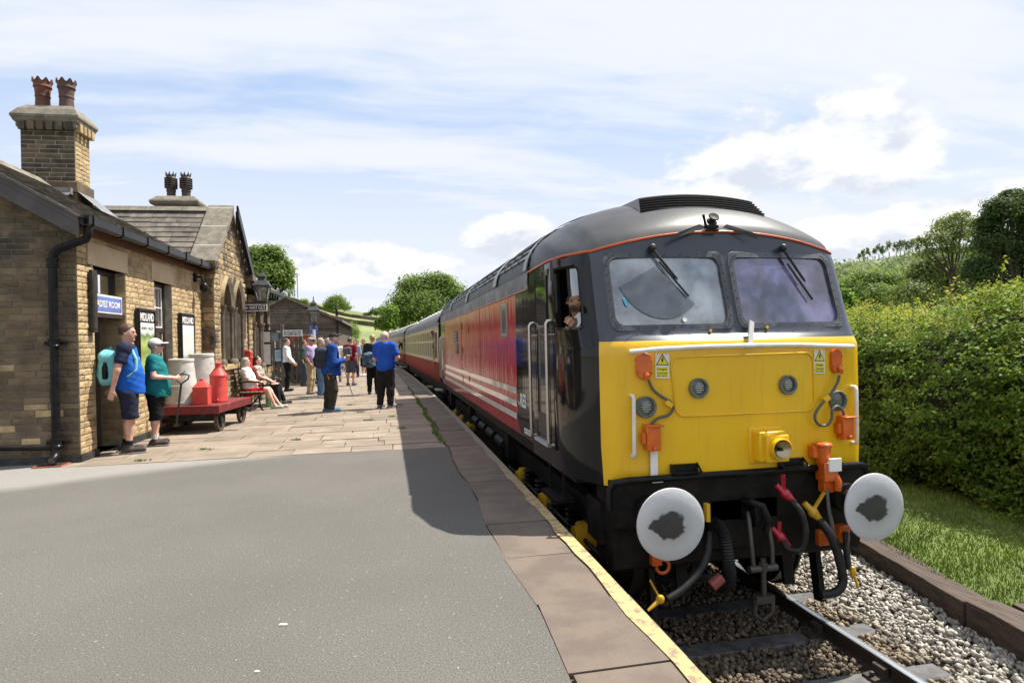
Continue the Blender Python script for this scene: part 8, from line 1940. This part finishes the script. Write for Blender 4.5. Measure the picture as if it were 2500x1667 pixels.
# 8 man in blue jacket with cup
q = gr(806, 1006); g8, j8 = person('stooping man in blue jacket and dark trousers holding a cup', (q.x, q.y, 0), R_(-82), 1.76, 1.06, .04, SK2, cloth('blue_jacket', (.012,.07,.30), (.010,.05,.22)), cloth('dark_olive', (.040,.038,.030)), mat('blue_shoe', (.02,.13,.26), .6), HG, ('cap', cloth('dark_cap', (.03,.03,.032))), None, 1.92, 'long', .80, .03, 'short', [((.27, .08, 1.08), (.14, .30, 1.14)), ((-.26, .06, 1.1), (-.12, .24, 1.0))], [((.10, .08, .50), (.11, .02, .09), 5), ((-.10, .0, .50), (-.12, -.06, .09), -5)], .16, R_(-6), R_(-14), 1.1)
backpack('dark navy rucksack on the back of the man in the blue jacket', g8, (0, -.16, 1.20), (.36, .26, .50), cloth('navy_bag', (.022,.026,.042), (.035,.04,.06), 8, .6), BLKC, BLKC)
p = W2(g8, (.11, .40, 1.19)); t = thing('paper_cup', 'small paper cup held by the man in the blue jacket', 'cup', tuple(p)); MB().lathe([(.026, -.05), (.036, .045)], 12).build('cup', mat('cup_brown', (.32,.24,.16), .6), t, world=False); MB().lathe([(.039, .045), (.039, .055), (.03, .06)], 12).build('lid', WHITEP, t, world=False)
m = MB(); p = W2(g8, (.20, .02, .78)); t = thing('paper_leaflet', 'folded leaflet sticking out of the stooping man\'s pocket', 'leaflet', tuple(p), R_(-82)); MB().box((-.006, -.06, -.04), (.006, .06, .08), Matrix.Rotation(.3, 4, 'X')).build('leaflet', mat('leaflet_print', (.5,.42,.25), .6, col2=(.4,.1,.06), scale=18), t, world=False)
# 9 couple behind him
q = gr(785, 971); person('person in checked shirt and blue jeans beside the man in the blue jacket', (q.x, q.y, 0), R_(-70), 1.70, 1.0, 0, SK1, cloth('checked', (.42,.42,.41), (.03,.03,.03), 30), cloth('jeans', (.09,.17,.34), (.13,.22,.40)), mat('white_trainer', (.6,.57,.54), .6), HG, None, None, 1.9, 'long', .86, .02, 'short', None, None, 0, 0, 0, 1.3)
q = gr(803, 966); gq, _ = person('grey haired woman in white top and dark cardigan leaning on a stick', (q.x, q.y, 0), R_(-62), 1.70, 1.06, .02, SK2, cloth('white_top', (.66,.66,.66), (.10,.12,.14), 3), cloth('jeans', (.09,.17,.34)), mat('pink_trainer', (.55,.36,.28), .6), HG, None, None, .7, 'long', .84, .02, 'bob', [((.27, .0, 1.14), (.28, .20, .94)), ((-.26, -.02, 1.14), (-.24, .1, .92))], None, .03, 0, R_(-6), 1.4, female=True)
a = W2(gq, (.30, .34, .90)); b = W2(gq, (.32, .62, 0)); t = thing('walking_stick', 'thin walking stick held by the woman with the dark cardigan', 'walking stick', (b.x, b.y, 0)); m = MB(); m.tube([Vector((0, 0, .0)), a-b], .011, 6); m.tube([a-b, a-b+Vector((-.08, -.02, .04))], .013, 6); m.build('stick', mat('stick_wood', (.05,.03,.02), .5), t, world=False)
# 10 man in maroon
q = gr(857, 941); g10, _ = person('man in maroon shirt and grey shorts with a dark rucksack', (q.x, q.y, 0), R_(-24), 1.76, 1.02, 0, SK3, cloth('maroon', (.22,.012,.024)), cloth('grey_shorts', (.075,.075,.10)), mat('navy_trainer', (.05,.06,.10), .7), HD, None, None, .6, 'shorts', .86, .016, 'short', None, None, 0, R_(-20), 0, 1.5)
backpack('dark patterned rucksack on the man in maroon', g10, (0, -.20, 1.2), (.30, .2, .42), cloth('dark_pattern', (.05,.04,.05), (.14,.11,.11), 20), BLKC)
# 11 man in grey tee facing us
q = gr(889, 918); person('man in pale grey t-shirt and black shorts farther along the platform', (q.x, q.y, 0), R_(128), 1.76, .98, 0, SK3, cloth('pale_grey', (.34,.33,.30)), BLKC, WHITEP, HB, None, None, .6, 'shorts', .86, .014, 'short', [((.26, .02, 1.13), (.10, .24, 1.0)), ((-.26, .02, 1.13), (-.10, .24, .98))], None, 0, R_(20), 0, 1.7)
# 12 man in royal blue t-shirt
q = gr(943, 996); g12, _ = person('man in royal blue t-shirt and black tracksuit bottoms seen from behind', (q.x, q.y, 0), R_(-30), 1.78, 1.07, .03, SK2, cloth('royal_blue', (.022,.10,.50), (.018,.08,.42), 5), cloth('tracksuit', (.020,.018,.018)), mat('grey_trainer', (.12,.12,.12), .7), mat('hair_white', (.50,.44,.40), .6), None, None, .62, 'long', .84, .028, 'bald', [((.30, .06, 1.14), (.16, .28, 1.10)), ((-.29, .02, 1.12), (-.14, .26, 1.06))], [((.11, .03, .50), (.12, -.02, .09), 14), ((-.11, .0, .50), (-.13, -.05, .09), -4)], .0, R_(-14), R_(2), 1.0)
# 13 fair haired person hidden behind him
q = gr(912, 962); g13, _ = person('fair haired person in dark clothes half hidden behind the man in royal blue', (q.x, q.y, 0), R_(-10), 1.78, .95, 0, SK2, cloth('dark_green', (.02,.03,.028)), BLKC, mat('black_white_shoe', (.04,.04,.04), .6), HBL, None, None, 1.9, 'long', .86, .02, 'short', None, None, 0, 0, 0, 1.6)
backpack('dark blue holdall rucksack hanging on the fair haired person', g13, (-.06, -.26, 1.0), (.36, .26, .46), cloth('teal_navy', (.03,.05,.075), (.10,.16,.22), 6), BLKC)
# 14 people in the background
def bg(px, py, Hh, hd_, label, top, bot, hair, hat=None, legs='long', hl='short', sl=1.2, look=0, sk=SK3):
    q = gr(px, py); return person(label, (q.x, q.y, 0), R_(hd_), Hh, 1.0, .01, sk, top, bot, BLACKM, hair, hat, None, sl, legs, .86, .018, hl, None, None, 0, R_(look), 0, 2.0, hands=False)
bg(795, 940, 1.72, -60, 'person in mauve baseball cap behind the stooping man', cloth('grey_lilac', (.22,.18,.26)), BLKC, HG, ('cap', cloth('mauve_cap', (.16,.13,.19))))
bg(782, 938, 1.62, 30, 'red haired woman partly hidden in the group', cloth('pink_print', (.35,.24,.22), (.15,.12,.12), 20), BLKC, HR_, None, 'long', 'bob')
bg(768, 936, 1.80, -100, 'tall man with brown hair behind the man in lilac', cloth('white_green', (.5,.52,.48)), BLKC, HB)
bg(824, 932, 1.70, 15, 'person in white polo shirt half hidden behind the man in maroon', cloth('white_polo', (.6,.6,.58)), cloth('stone_trousers', (.30,.26,.20)), HG)
bg(744, 943, 1.68, -95, 'person in dark green jacket behind the man in lilac', cloth('bottle_green', (.03,.07,.045)), cloth('dark_jeans', (.04,.05,.08)), HD)
bg(868, 921, 1.72, 160, 'woman in pale blue top walking towards us beyond the man in maroon', cloth('pale_blue_top', (.28,.38,.52)), cloth('navy_far', (.03,.04,.07)), HB, None, 'long', 'bob')
q = at(669, 842, 27.0); person('dark haired person looking over the paling fence', (q.x, 27.0, 0), R_(170), 1.72, 1, 0, SK1, BLKC, BLKC, BLACKM, HD, None, None, 1.9, fine=2.0, hands=False)
q = at(722, 832, 26.4); person('person in black and yellow cap behind the fence', (q.x, 26.6, 0), R_(-120), 1.80, 1, 0, SK3, cloth('brown_top', (.14,.10,.07)), BLKC, BLACKM, HD, ('cap', cloth('black_cap', (.02,.02,.02))), None, 1.9, fine=2.0, hands=False)
bg(846, 893, 1.74, 20, 'far person in white top along the platform', cloth('far_white', (.6,.6,.6)), cloth('far_blue', (.08,.10,.16)), HB)
bg(853, 889, 1.70, -150, 'farthest person in dark top near the third lamp post', cloth('far_dark', (.06,.06,.07)), cloth('far_grey', (.12,.12,.13)), HD)
# passengers leaning out of the coaches, and the driver with his dog
def leaner(px, py, Y, label, top, hair, hl='short', sk=SK1, look=0):
    c = at(px, py, Y); H_ = 1.70; k = H_/1.75; ln_ = R_(42); dxh = .70*math.sin(ln_)*k+.02; zh = (.93+.70*math.cos(ln_))*k
    person(label, (c.x+dxh, c.y, c.z-zh), R_(90), H_, .95, 0, sk, top, BLKC, None, hair, None, None, 1.9, 'long', .92, .014, hl, [((.26, .42, 1.20), (.16, .46, .98)), ((-.26, .42, 1.20), (-.16, .46, .98))], None, ln_, R_(look), 0, 1.6)
leaner(1056, 816, 20.2, 'dark haired passenger leaning out of the first coach', cloth('black_top', (.02,.02,.022)), HD, look=-40)
leaner(986, 825, 38.2, 'passenger in patterned top leaning out at the end of the first coach', cloth('pattern_top', (.30,.22,.20), (.06,.05,.05), 16), HD, 'bob', SK2, 60)
leaner(973, 833, 41.0, 'passenger in black leaning out of the second coach', cloth('black_top', (.02,.02,.022)), HD, look=60)
DX = 1.78
person('driver in dark clothes with one arm on the cab window sill', (2.02, 5.42, .72), R_(78), 1.70, 1.0, 0, SK3, cloth('driver_navy', (.02,.024,.035)), BLKC, None, HD, None, None, .75, 'long', .86, .016, 'short', [((.25, .02, 1.12), (.2, .18, .95)), ((-.06, .26, .80), (-.20, .36, .88))], [((.10, .25, .52), (.11, .25, .15), 0), ((-.10, .25, .52), (-.11, .25, .15), 0)], .0, R_(-70), 0, 1.2, seat=.55)
# dog in the cab window: small brown terrier head and chest
FUR = mat('dog_fur', (.27,.14,.065), .9, col2=(.16,.08,.04), scale=22); FURD = mat('dog_dark', (.03,.022,.02), .8)
dc = at(1380, 735, 5.2); t = thing('dog', 'small brown dog with dark muzzle looking out of the cab window', 'dog', (dc.x+.12, dc.y+.04, 1.42), R_(146)); t.scale = (1.2, 1.2, 1.2)
def dogf(P):
    d = d_ell(P, (0, 0, .30), (.062, .062, .058)); d = smin(d, d_cap(P, (0, .04, .285), (0, .10, .270), .036, .026), .02); d = smin(d, d_cap(P, (0, -.03, .26), (0, -.08, .10), .052, .078), .04); d = smin(d, d_cap(P, (0, -.08, .10), (0, -.30, .06), .085, .08), .05)
    for e in (1, -1): d = smin(d, d_cap(P, (e*.045, -.01, .345), (e*.075, .015, .305), .014, .010), .01); d = smin(d, d_cap(P, (e*.05, -.04, .10), (e*.05, .02, -.12), .034, .026), .03); d = smin(d, d_cap(P, (e*.06, -.3, .03), (e*.06, -.30, -.14), .04, .026), .03)
    return d
sdf_part('body', dogf, (-.16, -.44, -.18), (.16, .18, .40), .012, FUR, t)
m = MB(); m.ball((0, .116, .268), .022, 8, (1.1, .7, .8)); m.ball((0, .09, .262), .030, 8, (1, .9, .9)); m.build('muzzle', FURD, t, world=False); [MB().ball((e*.026, .052, .318), .009, 6).build('eye', BLACKP, t, world=False) for e in (1, -1)]
for e in (1, -1): MB().ball((e*.066, .006, .322), .022, 8, (.6, .8, 1.3)).build('ear', FURD, t, world=False)
